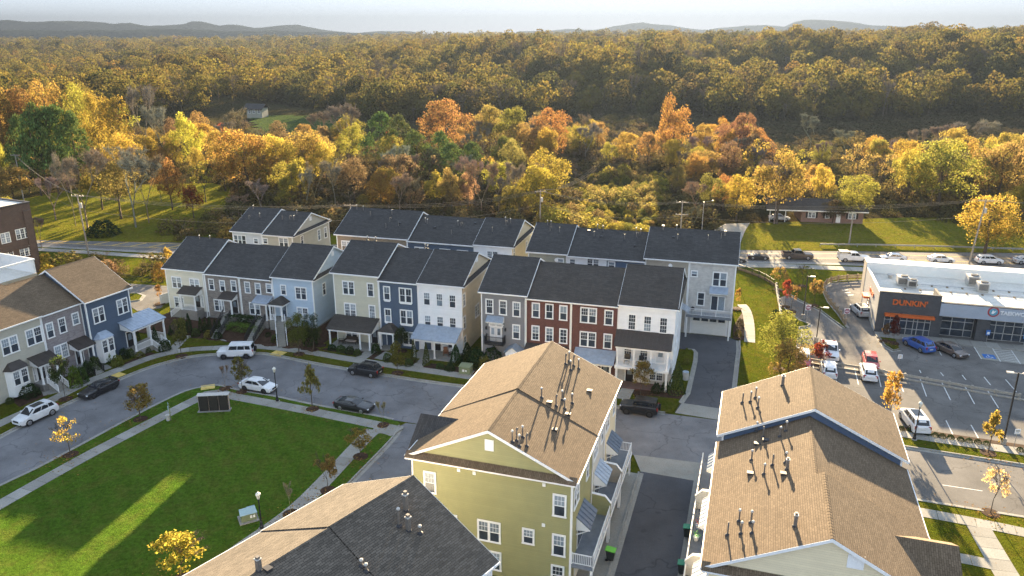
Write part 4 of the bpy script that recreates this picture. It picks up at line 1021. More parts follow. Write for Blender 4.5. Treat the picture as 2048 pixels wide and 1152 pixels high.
# rooftop units
def hvac(x, y, w, d, hh, label):
    hv = thing('rooftop_unit', label, 'air conditioner', rt.matrix_basis @ Vector((x, y, RF + .01)), rt.rotation_euler[2], 'air handling units on the shop roof')
    b = MB(); b.box(-w / 2, -d / 2, .25, w / 2, d / 2, hh); b.box(-w / 2 - .04, -d / 2 - .04, hh, w / 2 + .04, d / 2 + .04, hh + .06); b.box(-w / 2 + .08, -d / 2 + .08, .0, w / 2 - .08, d / 2 - .08, .25); b.build('casing', MAT['hvac'], hv)
    g = MB(); g.lathe([(min(w, d) * .36, 0), (min(w, d) * .36, .1), (min(w, d) * .3, .12)], n=14); g.build('fan', MAT['dark'], hv, (w * .12, 0, hh + .06))
    g = MB()
    for k in range(6): g.box(-w / 2 + .15, -d / 2 - .03, .4 + k * (hh - .5) / 6, w / 2 - .15, -d / 2 - .005, .4 + k * (hh - .5) / 6 + .08)
    g.build('louvre', MAT['dark'], hv); return hv
for (px, py, w, d, hh, lb) in ((1822, 575, 1.3, 1.3, 1.2, 'rooftop unit nearest the coffee shop sign'), (1803, 570, 1.5, 1.6, 1.4, 'dark sided rooftop unit behind the nearest one'), (1943, 570, 1.6, 1.8, 1.5, 'farther of the two units in the middle of the shop roof'), (1963, 583, 1.5, 1.5, 1.4, 'nearer of the two units in the middle of the shop roof')):
    q = S.flat(px, py, RF); hvac(q.x, q.y, w, d, hh, lb)
for (px, py, hh) in ((1753, 537, .8), (1780, 556, .7), (1812, 548, .8)):
    q = S.flat(px, py, RF); m = MB(); m.lathe([(.3, 0), (.3, hh * .6), (.5, hh * .65), (.5, hh * .9), (.2, hh)], n=12)
    tag(m.build('exhaust_hood', MAT['hvac'], None, rt.matrix_basis @ Vector((q.x, q.y, RF + .005))), {1753: 'white exhaust hood at the back corner of the shop roof', 1780: 'squat exhaust hood beside the dark rooftop unit', 1812: 'exhaust hood standing behind the rooftop units'}[px], 'exhaust hood', 'exhaust hoods on the shop roof')
for i, (yy, lb) in enumerate(((6.3, 'gas pipe run on blocks along the middle of the shop roof'), (8.9, 'gas pipe run on blocks nearer the rear parapet'))):
    pr_ = thing('roof_pipe', lb, 'pipe', rt.matrix_basis @ Vector((0, 0, RF)), rt.rotation_euler[2], 'pipes on the shop roof')
    m = MB(); m.tube((4, yy, .22), (33, yy, .22), .05, n=6); m.build('pipe', MAT['steel'], pr_)
    for k in range(14):
        b = MB(); b.box(-.12, -.2, 0, .12, .2, .15); b.build('block', MAT['wood'], pr_, (4.5 + k * 2.1, yy, 0))

# ---------------------------------------------------------------- brown brick apartment block, back left, with flat white roofs
ap = thing('apartment_building', 'brown brick apartment building with flat white roof, behind the left houses', 'apartment building', (*G(85, 542), 0), radians(90 - 24))
AP = Shop(ap, G(85, 542), 24, 1, 1)
ht = AP.side(61, 437, 0).z
ht = 12.9
m = MB(); m.box(-30, 0, 0, 0, 16, ht, 0); m.build('wall', SID['brick_brown'], ap)
m = MB(); m.box(-29.7, .3, ht - .3, -.3, 15.7, ht - .28 + .3, 0); m.build('roof', MAT['membrane'], ap)
m = MB(); m.box(-30.1, -.1, ht, .1, .3, ht + .25); m.box(-.3, .3, ht, .1, 16.1, ht + .25); m.build('parapet', MAT['metal_brown'], ap)
m = MB(); m.box(-1.6, -.25, 0, -.35, .0, ht - 1.2); m.box(-30, -.12, 5.0, -1.7, -.001, 5.4); m.build('pilaster', SID['brick_brown'], ap)
for x, y, n in ((45, 467, 3), (53, 502, 3), (59, 536, 3), (11, 476, 2), (18, 512, 2)):
    p = AP.front(x, y); add_window(ap, p.x, 0, p.z, 0, n, .8, 1.75, grid=2, low=True, case=.07, trim=MAT['trim_warm'])
for k in range(4):
    for z in (11.0, 8.0): add_window(ap, -8.5 - k * 4.2, 0, z - .8, 0, 2, .8, 1.75, grid=2, low=True, case=.07, trim=MAT['trim_warm'])
lo = thing('garage_block', 'low building with flat white roof in front of the brown brick block', 'garage building', (*G(60, 610), 0), radians(90 - 24))
lo.location = (*G(74, 546, 5.0), 0)
m = MB(); m.box(-26, 0, 0, 0, 9.5, 5.0); m.build('wall', SID['taupe'], lo)
m = MB(); m.box(-25.8, .2, 5.0, -.2, 9.3, 5.02); m.build('roof', MAT['membrane'], lo)
m = MB(); m.box(-26.05, -.05, 7.2, .05, .2, 7.45); m.box(-.2, .2, 5.0, .05, 9.5, 7.45); m.box(-26, 9.3, 7.2, -.2, 9.55, 7.45); m.build('parapet', MAT['trim'], lo)
# ---------------------------------------------------------------- ranch house beyond the highway, and a far farmhouse
rh = thing('ranch_house', 'single storey brick ranch house with carport, beyond the highway', 'house', (*G(1538, 442), 0), radians(90 - 98))
R = Shop(rh, G(1538, 442), 98, 1, 1)
m = MB(); m.box(7.2, 0, 0, 21, 8, 3.0); m.build('wall', SID['brick_ranch'], rh)
m = MB(); m.slab([(-1, -1, 3.0), (21.8, -1, 3.0), (21.8, 4, 4.9), (-1, 4, 4.9)], .15); m.slab([(-1, 9, 3.0), (21.8, 9, 3.0), (21.8, 4, 4.9), (-1, 4, 4.9)][::-1], .146); m.build('roof', MAT['roof_brownish'], rh)
m = MB(); m.box(-1, -1.05, 2.75, 21.8, -.98, 3.0); m.add([(21.0, 0, 3.0), (21.0, 8, 3.0), (21.0, 4, 4.7)], [(0, 1, 2)]); m.build('fascia', MAT['trim_warm'], rh)
for x in (0, 3.5): 
    m = MB(); m.box(x - .08, -.4, 0, x + .08, -.24, 2.8); m.build('carport_post', MAT['trim_warm'], rh)
for x, n in ((9.5, 2), (13, 1), (18.5, 2)):
    w_ = add_window(rh, x, 0, 1.75, 0, n, .75, 1.25, grid=2, low=True)
    for k in (-1, 1):
        m = MB(); m.box(-.2, -.05, -.65, .2, -.001, .65); m.build('shutter', MAT['dark'], rh, (x + k * (n * .375 + .38), 0, 1.75))
m = MB(); m.box(-.5, -.05, 0, .5, .01, 2.1); m.build('door', MAT['trim'], rh, (15.5, 0, .1))
fh = thing('farmhouse', 'small white house with dark roof at the foot of the wooded hill', 'house', (*G(494, 230, 2), 2), radians(90 - 100))
m = MB(); m.box(0, 0, -2, 8.4, 7, 3.4); m.build('wall', SID['stone'], fh)
m = MB(); m.slab([(-1.6, -.9, 3.1), (9.2, -.9, 3.1), (9.2, 3.5, 5.6), (-1.6, 3.5, 5.6)], .2); m.slab([(-1.6, 7.9, 3.1), (9.2, 7.9, 3.1), (9.2, 3.5, 5.6), (-1.6, 3.5, 5.6)][::-1], .196); m.build('roof', MAT['roof_dark'], fh)
for x in (1.5, 4, 6.8): add_window(fh, x, 0, 1.8, 0, 1, 1.1, 1.8, grid=2, low=True)
# ---------------------------------------------------------------- terrain
def smooth(a, b, x):
    t = np.clip((x - a) / (b - a), 0, 1); return t * t * (3 - 2 * t)
CX = [-2500, -900, -420, -310, -200, -100, 0, 80, 150, 280, 420, 700, 2500]
CZ = [-5, -5, -4, -1, 4, 12, 18, 20.5, 20.5, 22, 28, 30, 28]
def terrain_z(x, y):
    x = np.asarray(x, float); y = np.asarray(y, float)
    # keep the crest line constant along view rays: compare at 700 m
    xr = x * 700 / np.maximum(y, 300)
    crest = np.interp(xr, CX, CZ)
    z = smooth(370, 720, y) * crest * (1 - .35 * smooth(760, 1300, y)) * (1 - .3 * smooth(2000, 3600, y))
    z = z + smooth(380, 520, y) * (1 - .5 * smooth(640, 800, y)) * (4.2 * np.sin(x / 41 + y / 95 + 1) + 2.6 * np.sin(x / 19 - y / 61) + 2.0 * np.sin(y / 27 + x / 70))
    return z - .06
ys = np.concatenate([np.linspace(-80, 360, 12), np.linspace(380, 900, 40), np.geomspace(930, 6200, 26)])
xs = np.concatenate([-np.geomspace(5200, 700, 14), np.linspace(-640, 640, 49), np.geomspace(700, 5200, 14)])
XX, YY = np.meshgrid(xs, ys); ZZ = terrain_z(XX, YY)
m = MB(); nx = len(xs)
m.v = [tuple(v) for v in np.stack([XX.ravel(), YY.ravel(), ZZ.ravel()], 1)]
m.f = [(j * nx + i, j * nx + i + 1, (j + 1) * nx + i + 1, (j + 1) * nx + i) for j in range(len(ys) - 1) for i in range(nx - 1)]; m.m = [0] * len(m.f)
MAT['forest_floor'] = grass('leaf_litter', (.050, .038, .019), (.04, .042, .016), (.065, .05, .022), fine=.6)
tag(m.build('ground', MAT['forest_floor'], smooth=True), kind='structure')

def sheet(name, pts, z, mat, thick=0.0):
    """flat sheet or raised slab with a concave outline (world xy)"""
    bm = bmesh.new(); vs = [bm.verts.new((p[0], p[1], z)) for p in pts]
    f = bm.faces.new(vs)
    f.normal_update()
    if f.normal.z < 0: f.normal_flip()
    if thick:
        r = bmesh.ops.extrude_face_region(bm, geom=[f]); vv = [e for e in r['geom'] if isinstance(e, bmesh.types.BMVert)]
        for v in vv: v.co.z = z
        for v in vs: v.co.z = z - thick
        bmesh.ops.recalc_face_normals(bm, faces=bm.faces)
    bmesh.ops.triangulate(bm, faces=bm.faces)
    me = bpy.data.meshes.new(name); bm.to_mesh(me); bm.free(); me.materials.append(MAT[mat])
    o = bpy.data.objects.new(name, me); COL.objects.link(o); return tag(o, kind='structure')
def inside(p, poly):
    c = False; n = len(poly); j = n - 1
    for i in range(n):
        if (poly[i][1] > p[1]) != (poly[j][1] > p[1]) and p[0] < (poly[j][0] - poly[i][0]) * (p[1] - poly[i][1]) / (poly[j][1] - poly[i][1]) + poly[i][0]: c = not c
        j = i
    return c
def W_(pts, z=0): return [G(x, y, z) for x, y in pts]
def curve(pts, n=5):
    """Catmull-Rom through points"""
    out = []; P = [Vector(p) for p in pts]; P = [P[0] * 2 - P[1]] + P + [P[-1] * 2 - P[-2]]
    for i in range(1, len(P) - 2):
        for k in range(n):
            t = k / n; a, b_, c_, d = P[i - 1:i + 3]
            q = .5 * ((2 * b_) + (c_ - a) * t + (2 * a - 5 * b_ + 4 * c_ - d) * t * t + (-a + 3 * b_ - 3 * c_ + d) * t ** 3); out.append((q.x, q.y))
    out.append((P[-2].x, P[-2].y)); return out
def offs(pts, d):
    """polyline shifted to its left by d"""
    out = []; P = [Vector(p) for p in pts]
    for i, p in enumerate(P):
        t = (P[min(i + 1, len(P) - 1)] - P[max(i - 1, 0)]).normalized(); out.append((p.x - t.y * d, p.y + t.x * d))
    return out
def ribbon(name, pts, a, b, z, mat, thick=0.0, kind='structure'):
    """strip along a polyline between side offsets a and b"""
    A, B = offs(pts, a), offs(pts, b); m = MB()
    for i in range(len(pts) - 1):
        q = [(A[i][0], A[i][1], z), (A[i + 1][0], A[i + 1][1], z), (B[i + 1][0], B[i + 1][1], z), (B[i][0], B[i][1], z)]
        if thick: m.slab(q, thick)
        else: m.add(q, [(0, 1, 2, 3)])
    return tag(m.build(name, MAT[mat]), kind=kind)
def kerb(pts, side=1):
    """kerb on the grass side of a road edge, with its gutter pan on the road"""
    ribbon('kerb', pts, 0, .17 * side, .15, 'kerb', .3)
    ribbon('gutter', pts, -.42 * side, -.002 * side, .008, 'kerb')
def resample(pts, L):
    out = [Vector(pts[0])]; acc = 0
    for i in range(len(pts) - 1):
        a, b_ = Vector(pts[i]), Vector(pts[i + 1]); d = (b_ - a).length
        while acc + d >= L:
            t = (L - acc) / d; a = a + (b_ - a) * t; out.append(a.copy()); d = (b_ - a).length; acc = 0
        acc += d
    return [(p.x, p.y) for p in out]
SLABMAT = [M('sidewalk_slab', (.30, .29, .26), .9, .1, .5, fine=7, bmp=.15, world=True), M('sidewalk_slab_paler', (.335, .325, .295), .9, .1, .5, fine=7, bmp=.15, world=True), M('sidewalk_slab_darker', (.265, .255, .23), .9, .1, .5, fine=7, bmp=.15, world=True)]
_sr = random.Random(3)
def walk(pts, w, z=.135, L=1.55, name='sidewalk'):
    """sidewalk of separate cast slabs with open joints"""
    P = resample(pts, L); A, B = offs(P, w / 2), offs(P, -w / 2)
    root = tag(bpy.data.objects.new(name, None), kind='structure'); COL.objects.link(root)
    for i in range(len(P) - 1):
        g = .012; q = []
        a0, a1, b0, b1 = Vector(A[i]), Vector(A[i + 1]), Vector(B[i]), Vector(B[i + 1])
        zz = z + _sr.uniform(-.006, .006)
        for p in (a0.lerp(a1, g), a1.lerp(a0, g), b1.lerp(b0, g), b0.lerp(b1, g)): q.append((p.x, p.y, zz))
        m = MB(); m.slab(q, .14); m.build('slab', SLABMAT[_sr.choice((0, 0, 0, 1, 2))], root)
    ribbon('joint_bed', P, w / 2 - .01, -w / 2 + .01, z - .03, 'mulch')
    return root
def stripe(a, b, w=.11, z=.012, mat='paint_white', name='parking_stripe'):
    ribbon(name, [a, b], w / 2, -w / 2, z, mat)

# grounds around the houses (below roads and raised lawns)
sheet('grounds', [(-130, 30), (160, 30), (160, 168), (-130, 168)], -.03, 'verge')
sheet('grounds', W_([(0, 408), (95, 388), (200, 372), (425, 366), (470, 378), (450, 420), (420, 462), (380, 486), (60, 480), (-150, 470), (-150, 440)]), .03, 'field')
sheet('grounds', W_([(1430, 452), (1530, 446), (1720, 438), (1860, 434), (2200, 455), (2200, 508), (1470, 500)]), .03, 'field')

def draped(name, poly, step, mat, lift=.2):
    """meadow sheet that follows the terrain"""
    w = [G(*p) for p in poly]; xs_, ys_ = [p[0] for p in w], [p[1] for p in w]; nx_, ny_ = int((max(xs_) - min(xs_)) / step) + 2, int((max(ys_) - min(ys_)) / step) + 2; m = MB()
    for j in range(ny_):
        for i in range(nx_):
            x, y = min(xs_) + i * step, min(ys_) + j * step; m.v.append((x, y, float(terrain_z(x, y)) + lift))
    for j in range(ny_ - 1):
        for i in range(nx_ - 1):
            if inside((min(xs_) + (i + .5) * step, min(ys_) + (j + .5) * step), w): m.f.append((j * nx_ + i, j * nx_ + i + 1, (j + 1) * nx_ + i + 1, (j + 1) * nx_ + i)); m.m.append(0)
    return tag(m.build(name, MAT[mat], smooth=True), kind='structure')
MAT['far_meadow'] = grass('far_meadow_grass', (.055, .085, .026), (.065, .095, .028), (.08, .085, .034), fine=1.0)
draped('meadow', [(500, 234), (700, 236), (700, 262), (620, 276), (520, 270)], 4.0, 'far_meadow')
# highway with sidewalk
HN = curve([G(*p) for p in ((-260, 480), (-60, 486), (92, 493), (327, 505), (700, 515), (1100, 520), (1476, 524), (1730, 530), (2048, 541), (2400, 552))], 4)
HF = curve([G(*p) for p in ((-260, 462), (-60, 465), (90, 468), (365, 480), (700, 490), (1100, 495), (1476, 499), (1740, 497), (2048, 505), (2400, 513))], 4)
sheet('highway', HN + HF[::-1], .0, 'asphalt_lot')
mid = [((a[0] + b[0]) / 2, (a[1] + b[1]) / 2) for a, b in zip(HN, HF)]
for d in (1.75, -1.75):
    for e in (.12, -.12): ribbon('centre_line', offs(mid, d), e + .05, e - .05, .006, 'paint_yellow')
for k, p in enumerate(resample(mid, 4.2)):
    if p[0] < -55:
        a = Vector(p); t = Vector((1, -.12)); n_ = Vector((.12, 1)); stripe(a - t * .9 - n_ * 1.5, a + t * .9 + n_ * 1.5, .35, .007, 'paint_yellow', 'hatch_stripe')
ribbon('edge_line', HN, .55, .43, .006, 'paint_white'); ribbon('edge_line', HF, -.43, -.55, .006, 'paint_white')
ribbon('road_shoulder', HN, .0, -.6, .02, 'kerb')
walk(curve([G(*p) for p in ((-100, 493), (95, 500), (327, 515), (460, 521))], 4), 2.0, .06, 2.4)
walk(curve([G(*p) for p in ((1440, 530), (1560, 532), (1730, 539), (1800, 542))], 4), 2.6, .06, 2.4)

# the curved street
OUT = curve([G(*p) for p in ((-190, 978), (0, 874), (80, 833), (160, 796), (232, 762), (300, 735), (375, 715), (432, 709), (512, 707), (550, 711), (625, 726), (700, 739), (825, 759), (942, 775), (1130, 800), (1330, 827))], 5)
INN = curve([G(*p) for p in ((-190, 1068), (0, 973), (95, 927), (275, 830), (360, 788), (400, 776), (437, 772), (480, 782), (550, 794), (625, 810), (747, 832), (785, 840))], 5)
e1 = along(OUT[-1], AZR, 22); e2 = along(G(1402, 926), AZR, 13)
sheet('street', OUT + [e1, e2, G(1402, 926), G(1267, 909.5), G(1000, 872), G(837, 848)] + INN[::-1], .0, 'asphalt')
SS = curve([G(*p) for p in ((800, 852), (783, 880), (702, 964), (600, 1072), (480, 1200))], 4)
SSR = offs(SS, 6.2)
sheet('side_street', [G(812, 846), G(900, 857)] + [SSR[3]] + SSR[5:] + SS[::-1], .003, 'asphalt')
# gutters and kerbs: cut where ramps and planting gaps interrupt them
kerb(OUT, 1)
kerb(INN[::-1], 1)
kerb(SS[::-1], 1)
# front yards and lawn, raised to kerb height
def fr(o, a, k, b_): return along(o, a, k, b_)
yard = offs(OUT, .17) + [along(OUT[-1], AZR, .8, .3), G(1362, 800), G(1374, 785), G(1389, 720), G(1390, 704), G(1384, 699), G(1372, 697), fr(L3, AZR, 7, 1)]
yard += [fr(L3, AZR, -19, 1), fr(L3, AZR, -19, 12), fr(L2, AZR, .6, 12), fr(L2, AZR, .6, 1), fr(L2, AZR, -19, 1), fr(L2, AZR, -19.4, 12), fr(L1, AZR, 26.5, 12), fr(L1, AZR, 26.2, 1), fr(L1, AZR, -.5, 1), fr(L1, AZR, -2.5, 4), G(345, 560 + 70), Wu(20.5), fr(Wu(19.0), WA, 0, 1), fr(Wu(-8), WA, 0, 1), fr(Wu(-14), WA, 0, -4)]
sheet('front_yard', yard, .11, 'verge', .3)
lawn = offs(INN, -.17) + [G(800, 846), G(798, 854)] + offs(SS, -.17)[1:] + [G(420, 1300), G(-500, 1300)]
sheet('lawn', lawn, .11, 'lawn', .3)
# bank under the left block
def bank_z(x, y):
    return .09 + 1.24 * float(smooth(-5.3, -1.4, y) * smooth(-1.8, -.4, x) * (1 - smooth(25.2, 27.2, x)) * (1 - smooth(12.5, 15, y)))
_b1, _b2 = azv(AZR), azv(AZR - 90)
def ground_z(wx, wy):
    d = Vector((wx - L1b[0], wy - L1b[1])); return max(.11, bank_z(d.dot(_b1), d.dot(_b2)))
bk = MB(); nxb, nyb = 46, 26
for j in range(nyb):
    for i in range(nxb):
        x = -2.0 + i * .69; y = -5.6 + j * .85
        q = along(L1b, AZR, x, y); bk.v.append((q[0], q[1], bank_z(x, y) + .04 * sin(x * 2.1) * sin(y * 1.7)))
bk.f = [(j * nxb + i, j * nxb + i + 1, (j + 1) * nxb + i + 1, (j + 1) * nxb + i) for j in range(nyb - 1) for i in range(nxb - 1)]; bk.m = [0] * len(bk.f)
tag(bk.build('bank', MAT['mulch'], smooth=True), kind='structure')
# sidewalks
walk(curve([G(*p) for p in ((-110, 905), (0, 849), (95, 806), (170, 768), (235, 742), (310, 714), (375, 701), (440, 697), (505, 694), (600, 703), (690, 718), (760, 729), (912, 751), (1050, 771))], 5), 1.55)
walk(curve([G(*p) for p in ((335, 708), (352, 694), (372, 675), (400, 671), (440, 677), (500, 689))], 4), 1.35, .13)
walk(curve([G(*p) for p in ((-40, 1034), (150, 927), (265, 866), (405, 794), (432, 785), (460, 793), (550, 810), (650, 830), (765, 854))], 5), 1.6)
walk(curve([G(*p) for p in ((748, 862), (722, 886), (655, 958), (585, 1026), (470, 1108), (380, 1170))], 5), 1.7, .139)
ribbon('ramp', curve([G(*p) for p in ((748, 858), (775, 860), (795, 866))], 3), 1.1, -1.1, .144, 'concrete', .1)
for (px, py) in ((238, 757), (420, 775), (603, 705 + 10), ):
    x, y = G(px, py); 
for (pa, pb, w) in (((229, 755), (246, 748), 1.4), ((402, 778), (430, 774), 1.3), ((546, 706), (568, 710), 1.4)):
    ribbon('tactile_strip', [G(*pa), G(*pb)], w / 2, -w / 2, .147, 'tactile', .1)
# paths from sidewalk to doors
for (pts, w) in (([(452, 672), (446, 679)], 1.2), ([(522, 681), (512, 689)], 1.2), ([(588, 692), (596, 699)], 1.2), ([(745, 702), (728, 714), (715, 722)], 1.6), ([(780, 706), (765, 716), (752, 724)], 1.6), ([(857, 714), (845, 726), (830, 738)], 1.5), ([(1262, 770), (1252, 785), (1245, 800)], 1.6),
                 ([(95, 775), (100, 785), (104, 795)], 1.6), ([(195, 725), (208, 735), (220, 742)], 1.2), ([(300, 690), (318, 698), (330, 706)], 1.4)):
    walk(W_(pts), w, .128, .9, 'garden_path')
# mulch beds
for pts in ([(382, 640), (452, 655), (442, 668), (385, 662)], [(455, 652), (535, 668), (515, 684), (452, 672)], [(548, 668), (590, 676), (582, 690), (515, 683), (530, 678)], [(668, 695), (732, 703), (716, 714), (640, 700)],
            [(738, 708), (772, 702), (748, 722), (731, 716)], [(775, 712), (852, 724), (825, 734), (764, 722)], [(862, 728), (985, 745), (960, 752), (842, 737)], [(1268, 775), (1345, 782), (1372, 785), (1362, 800), (1255, 788)],
            [(20, 800), (90, 770), (110, 786), (40, 816)], [(120, 770), (200, 730), (205, 742), (150, 770)], [(225, 738), (300, 705), (312, 709), (240, 738)]):
    sheet('planting_bed', W_(pts), .121, 'mulch', .02)

# alleys and aprons
def LP(o, k, b_): return along(o, AZR, k, b_)
sheet('alley', [LP(L3, -60, 13.1), LP(L3, 8.2, 13.1), G(1390, 700), G(1389, 722), G(1374, 786), G(1350, 824), G(1442, 838), G(1468, 800), G(1479, 700), G(1478, 682), LP(L3, 13.4, 19.5), LP(L3, -60, 19.7)], .002, 'asphalt_new')
sheet('apron', [G(1364, 806), G(1446, 818), G(1444, 841), G(1350, 826)], .012, 'concrete')
kerb([G(1478, 682), G(1479, 700), G(1468, 800), G(1462, 840)][::-1], -1)
kerb([G(1376, 699), G(1385, 699.5), G(1390, 705), G(1389, 722), G(1374, 786), G(1360, 806)][::-1], 1)
sheet('apron', [G(1267, 909.5), G(1402, 926), G(1397, 963), G(1281, 943)], .011, 'concrete')
sheet('alley', [G(1281, 943), G(1397, 963), G(1368, 1090), G(1330, 1290), G(1180, 1290), G(1217, 1151)], .004, 'asphalt_new')
wl = lambda H, x, y: tuple((H.Minv.inverted() @ Vector((x, y, 0)))[:2])
sheet('parking_pad', [wl(HA, -12, -2.5), wl(HA, 19.0, -2.5), wl(HA, 19.0, .3), wl(HA, -12, .3)], .02, 'concrete')
sheet('parking_pad', [wl(H3, -20, -2.4), wl(H3, 8, -2.4), wl(H3, 8, .3), wl(H3, -20, .3)], .02, 'concrete')
kerb([wl(HA, 19.2, -2.6), wl(HA, -12, -2.6)], -1)

sheet('street', [(-60, -70), (80, -70), (80, 38), (-60, 34)], .0, 'asphalt')  # unseen asphalt sheet, added so light bounced onto the near gables stays neutral
# ---------------------------------------------------------------- right hand side: shop lot, lanes, islands
sheet('parking_lot', W_([(1555, 596), (1576, 590), (1650, 556), (1735, 556), (2300, 660), (2300, 960), (2048, 918), (1800, 882), (1740, 862), (1600, 800), (1596, 700), (1604, 655)]), .0, 'asphalt_lot')
sheet('grass_strip', W_([(1480, 690), (1505, 640), (1492, 612), (1474, 560), (1477, 548), (1552, 576), (1560, 606), (1580, 628), (1598, 641), (1612, 646), (1621, 650), (1613, 654), (1600, 655), (1596, 680), (1594, 705), (1592, 740), (1590, 800), (1560, 850), (1462, 845), (1470, 800)]), .11, 'verge', .3)
kerb(W_([(1560, 606), (1580, 628), (1598, 641), (1612, 646), (1621, 650), (1613, 654), (1600, 655), (1596, 680), (1594, 705), (1592, 740), (1590, 800)]), -1)
isl = W_([(1576, 588), (1600, 602), (1640, 621), (1662, 638), (1688, 657), (1693, 655), (1676, 630), (1656, 606), (1647, 586), (1648, 574), (1662, 566), (1735, 560), (1735, 548), (1640, 552)])
sheet('island', isl, .11, 'verge', .3)
kerb(W_([(1576, 588), (1600, 602), (1640, 621), (1662, 638), (1688, 657)]), 1)
kerb(W_([(1735, 561), (1690, 562), (1662, 566), (1649, 574), (1647, 586), (1656, 606), (1676, 630), (1693, 655)]), -1)
walk(curve([G(*p) for p in ((1499, 686), (1499, 660), (1496, 635), (1490, 618), (1480, 607))], 4), 1.5, .135, 1.4)
sheet('planting_bed', W_([(1466, 655), (1485, 625), (1490, 640), (1488, 682), (1466, 678)]), .121, 'mulch', .02)
# shop pavement, slab by slab
shopwalk = [tuple((rt.matrix_basis @ Vector((x, -1.15, 0)))[:2]) for x in (0, 8.2, 20, 34)]
walk(shopwalk, 2.2, .13, 1.8, 'shop_pavement')
sheet('island', W_([(1754, 671), (1790, 679), (1799, 700), (1786, 702), (1769, 692)]), .13, 'verge', .3)
kerb(W_([(1799, 700), (1786, 702), (1769, 692), (1754, 671)]), -1)
sheet('accessible_bay', W_([(1946, 691), (2120, 712), (2120, 738), (1963, 718)]), .006, 'concrete')
for a, b_ in (((1868, 684), (1883, 711)), ((1922, 700), (1924, 716)), ((1947, 692), (1963, 718)), ((1985, 697), (2001, 723)), ((2022, 700), (2041, 728)), ((1709, 737), (1717, 769)), ((1795, 751), (1807, 784)), ((1840, 757), (1853, 793)), ((1884, 766), (1901, 800)), ((1930, 773), (1949, 808)), ((1975, 781), (1997, 816)),
              ((1625, 722), (1628, 742)), ((1670, 748), (1673, 763)), ((1755, 742), (1762, 774)), ((1839, 740), (1842, 746)), ((1881, 745), (1887, 752)), ((1924, 750), (1932, 760)), ((1968, 754), (1981, 770)), ((2011, 759), (2033, 784)), ((1892, 841), (1911, 880)), ((1942, 850), (1965, 891)), ((2006, 878), (2021, 899))):
    stripe(G(*a), G(*b_))
for k in range(7):
    a = G(1987 + k * 2.4, 699 + k * 3.4); b_ = G(2022 + k * 2.6, 702.5 + k * 3.6); stripe(a, b_, .1, .012, 'paint_white', 'access_stripe')
c_ = G(1978, 713)
wp = thing('wheelchair_marking', 'blue wheelchair square painted on the accessible bay', 'road marking', (c_[0], c_[1], .012), rt.rotation_euler[2])
m = MB(); m.box(-.75, -.75, 0, .75, .75, .004); m.build('square', MAT['signblue'], wp)
m = MB(); m.add([(-.12, .3, .006), (.02, .3, .006), (.06, -.1, .006), (.4, -.1, .006), (.5, -.5, .006), (.4, -.52, .006), (.32, -.2, .006), (-.08, -.2, .006)], [tuple(range(8))])
n = 16; m.add([(-.05 + r * cos(pi * .75 + 1.4 * pi * k / n), -.32 + r * sin(pi * .75 + 1.4 * pi * k / n), .0065) for r in (.3, .38) for k in range(n + 1)], [(k, k + 1, n + 2 + k, n + 1 + k) for k in range(n)])
m.lathe([(.1, .005), (.1, .0068)], -.06, .44, 10); m.build('wheelchair_symbol', MAT['paint_white'], wp)
# dashed lane arrows in the drive-through
for (px, py) in ((1700, 590), (1694, 585), (1690, 580)):
    x, y = G(px, py); stripe((x - .5, y - .2), (x + .6, y + .1), .25, .012, 'paint_white', 'lane_marking')
# lower street on the right
sheet('verge_strip', W_([(1790, 872), (1800, 870), (2300, 940), (2300, 975), (2048, 930), (1806, 893)]), .11, 'verge', .3)
walk(curve([G(*p) for p in ((1795, 868), (1900, 884), (2048, 906), (2250, 937))], 3), 1.6, .14)
ribbon('planting_bed', curve([G(*p) for p in ((1792, 856), (1900, 872), (2048, 894), (2250, 925))], 3), .45, -.45, .05, 'mulch', .1)
sheet('lower_street', W_([(1790, 880), (1806, 893), (2048, 930), (2300, 972), (2300, 1080), (2048, 1036), (1838, 1002), (1780, 990), (1740, 960)]), .004, 'asphalt_lot')
kerb(W_([(1790, 888), (1806, 893.5), (2048, 931), (2300, 973)]), 1)
sheet('front_yard', W_([(1770, 990), (1838, 1003), (2048, 1037), (2300, 1081), (2300, 1210), (1720, 1210)]), .11, 'verge', .3)
kerb(W_([(1770, 989), (1838, 1002), (2048, 1036), (2300, 1080)]), -1)
walk(curve([G(*p) for p in ((1800, 1020), (1850, 1028), (1940, 1045), (2048, 1067), (2200, 1100))], 4), 1.5, .138)
walk(W_([(1957, 1056), (1985, 1105), (2020, 1165), (2050, 1220)]), 2.0, .134)
walk(W_([(1900, 1115), (1950, 1124), (1985, 1132)]), 1.4, .13)
stripe(G(1885, 970), G(1965, 982), .1, .01, 'paint_white', 'lane_line')
# back lane left of the cream house
sheet('alley', W_([(236, 566), (335, 572), (336, 600), (322, 616), (275, 622), (240, 600)]), .004, 'asphalt_lot')
sheet('island', W_([(240, 588), (275, 587), (287, 592), (280, 601), (255, 604), (236, 600)]), .12, 'verge', .2)
kerb(W_([(236, 600), (255, 604), (280, 601), (287, 592), (275, 587), (240, 588)]), 1)
sheet('driveway', W_([(1425, 462), (1450, 448), (1500, 446), (1490, 462), (1476, 498), (1450, 499)]), .034, 'concrete')

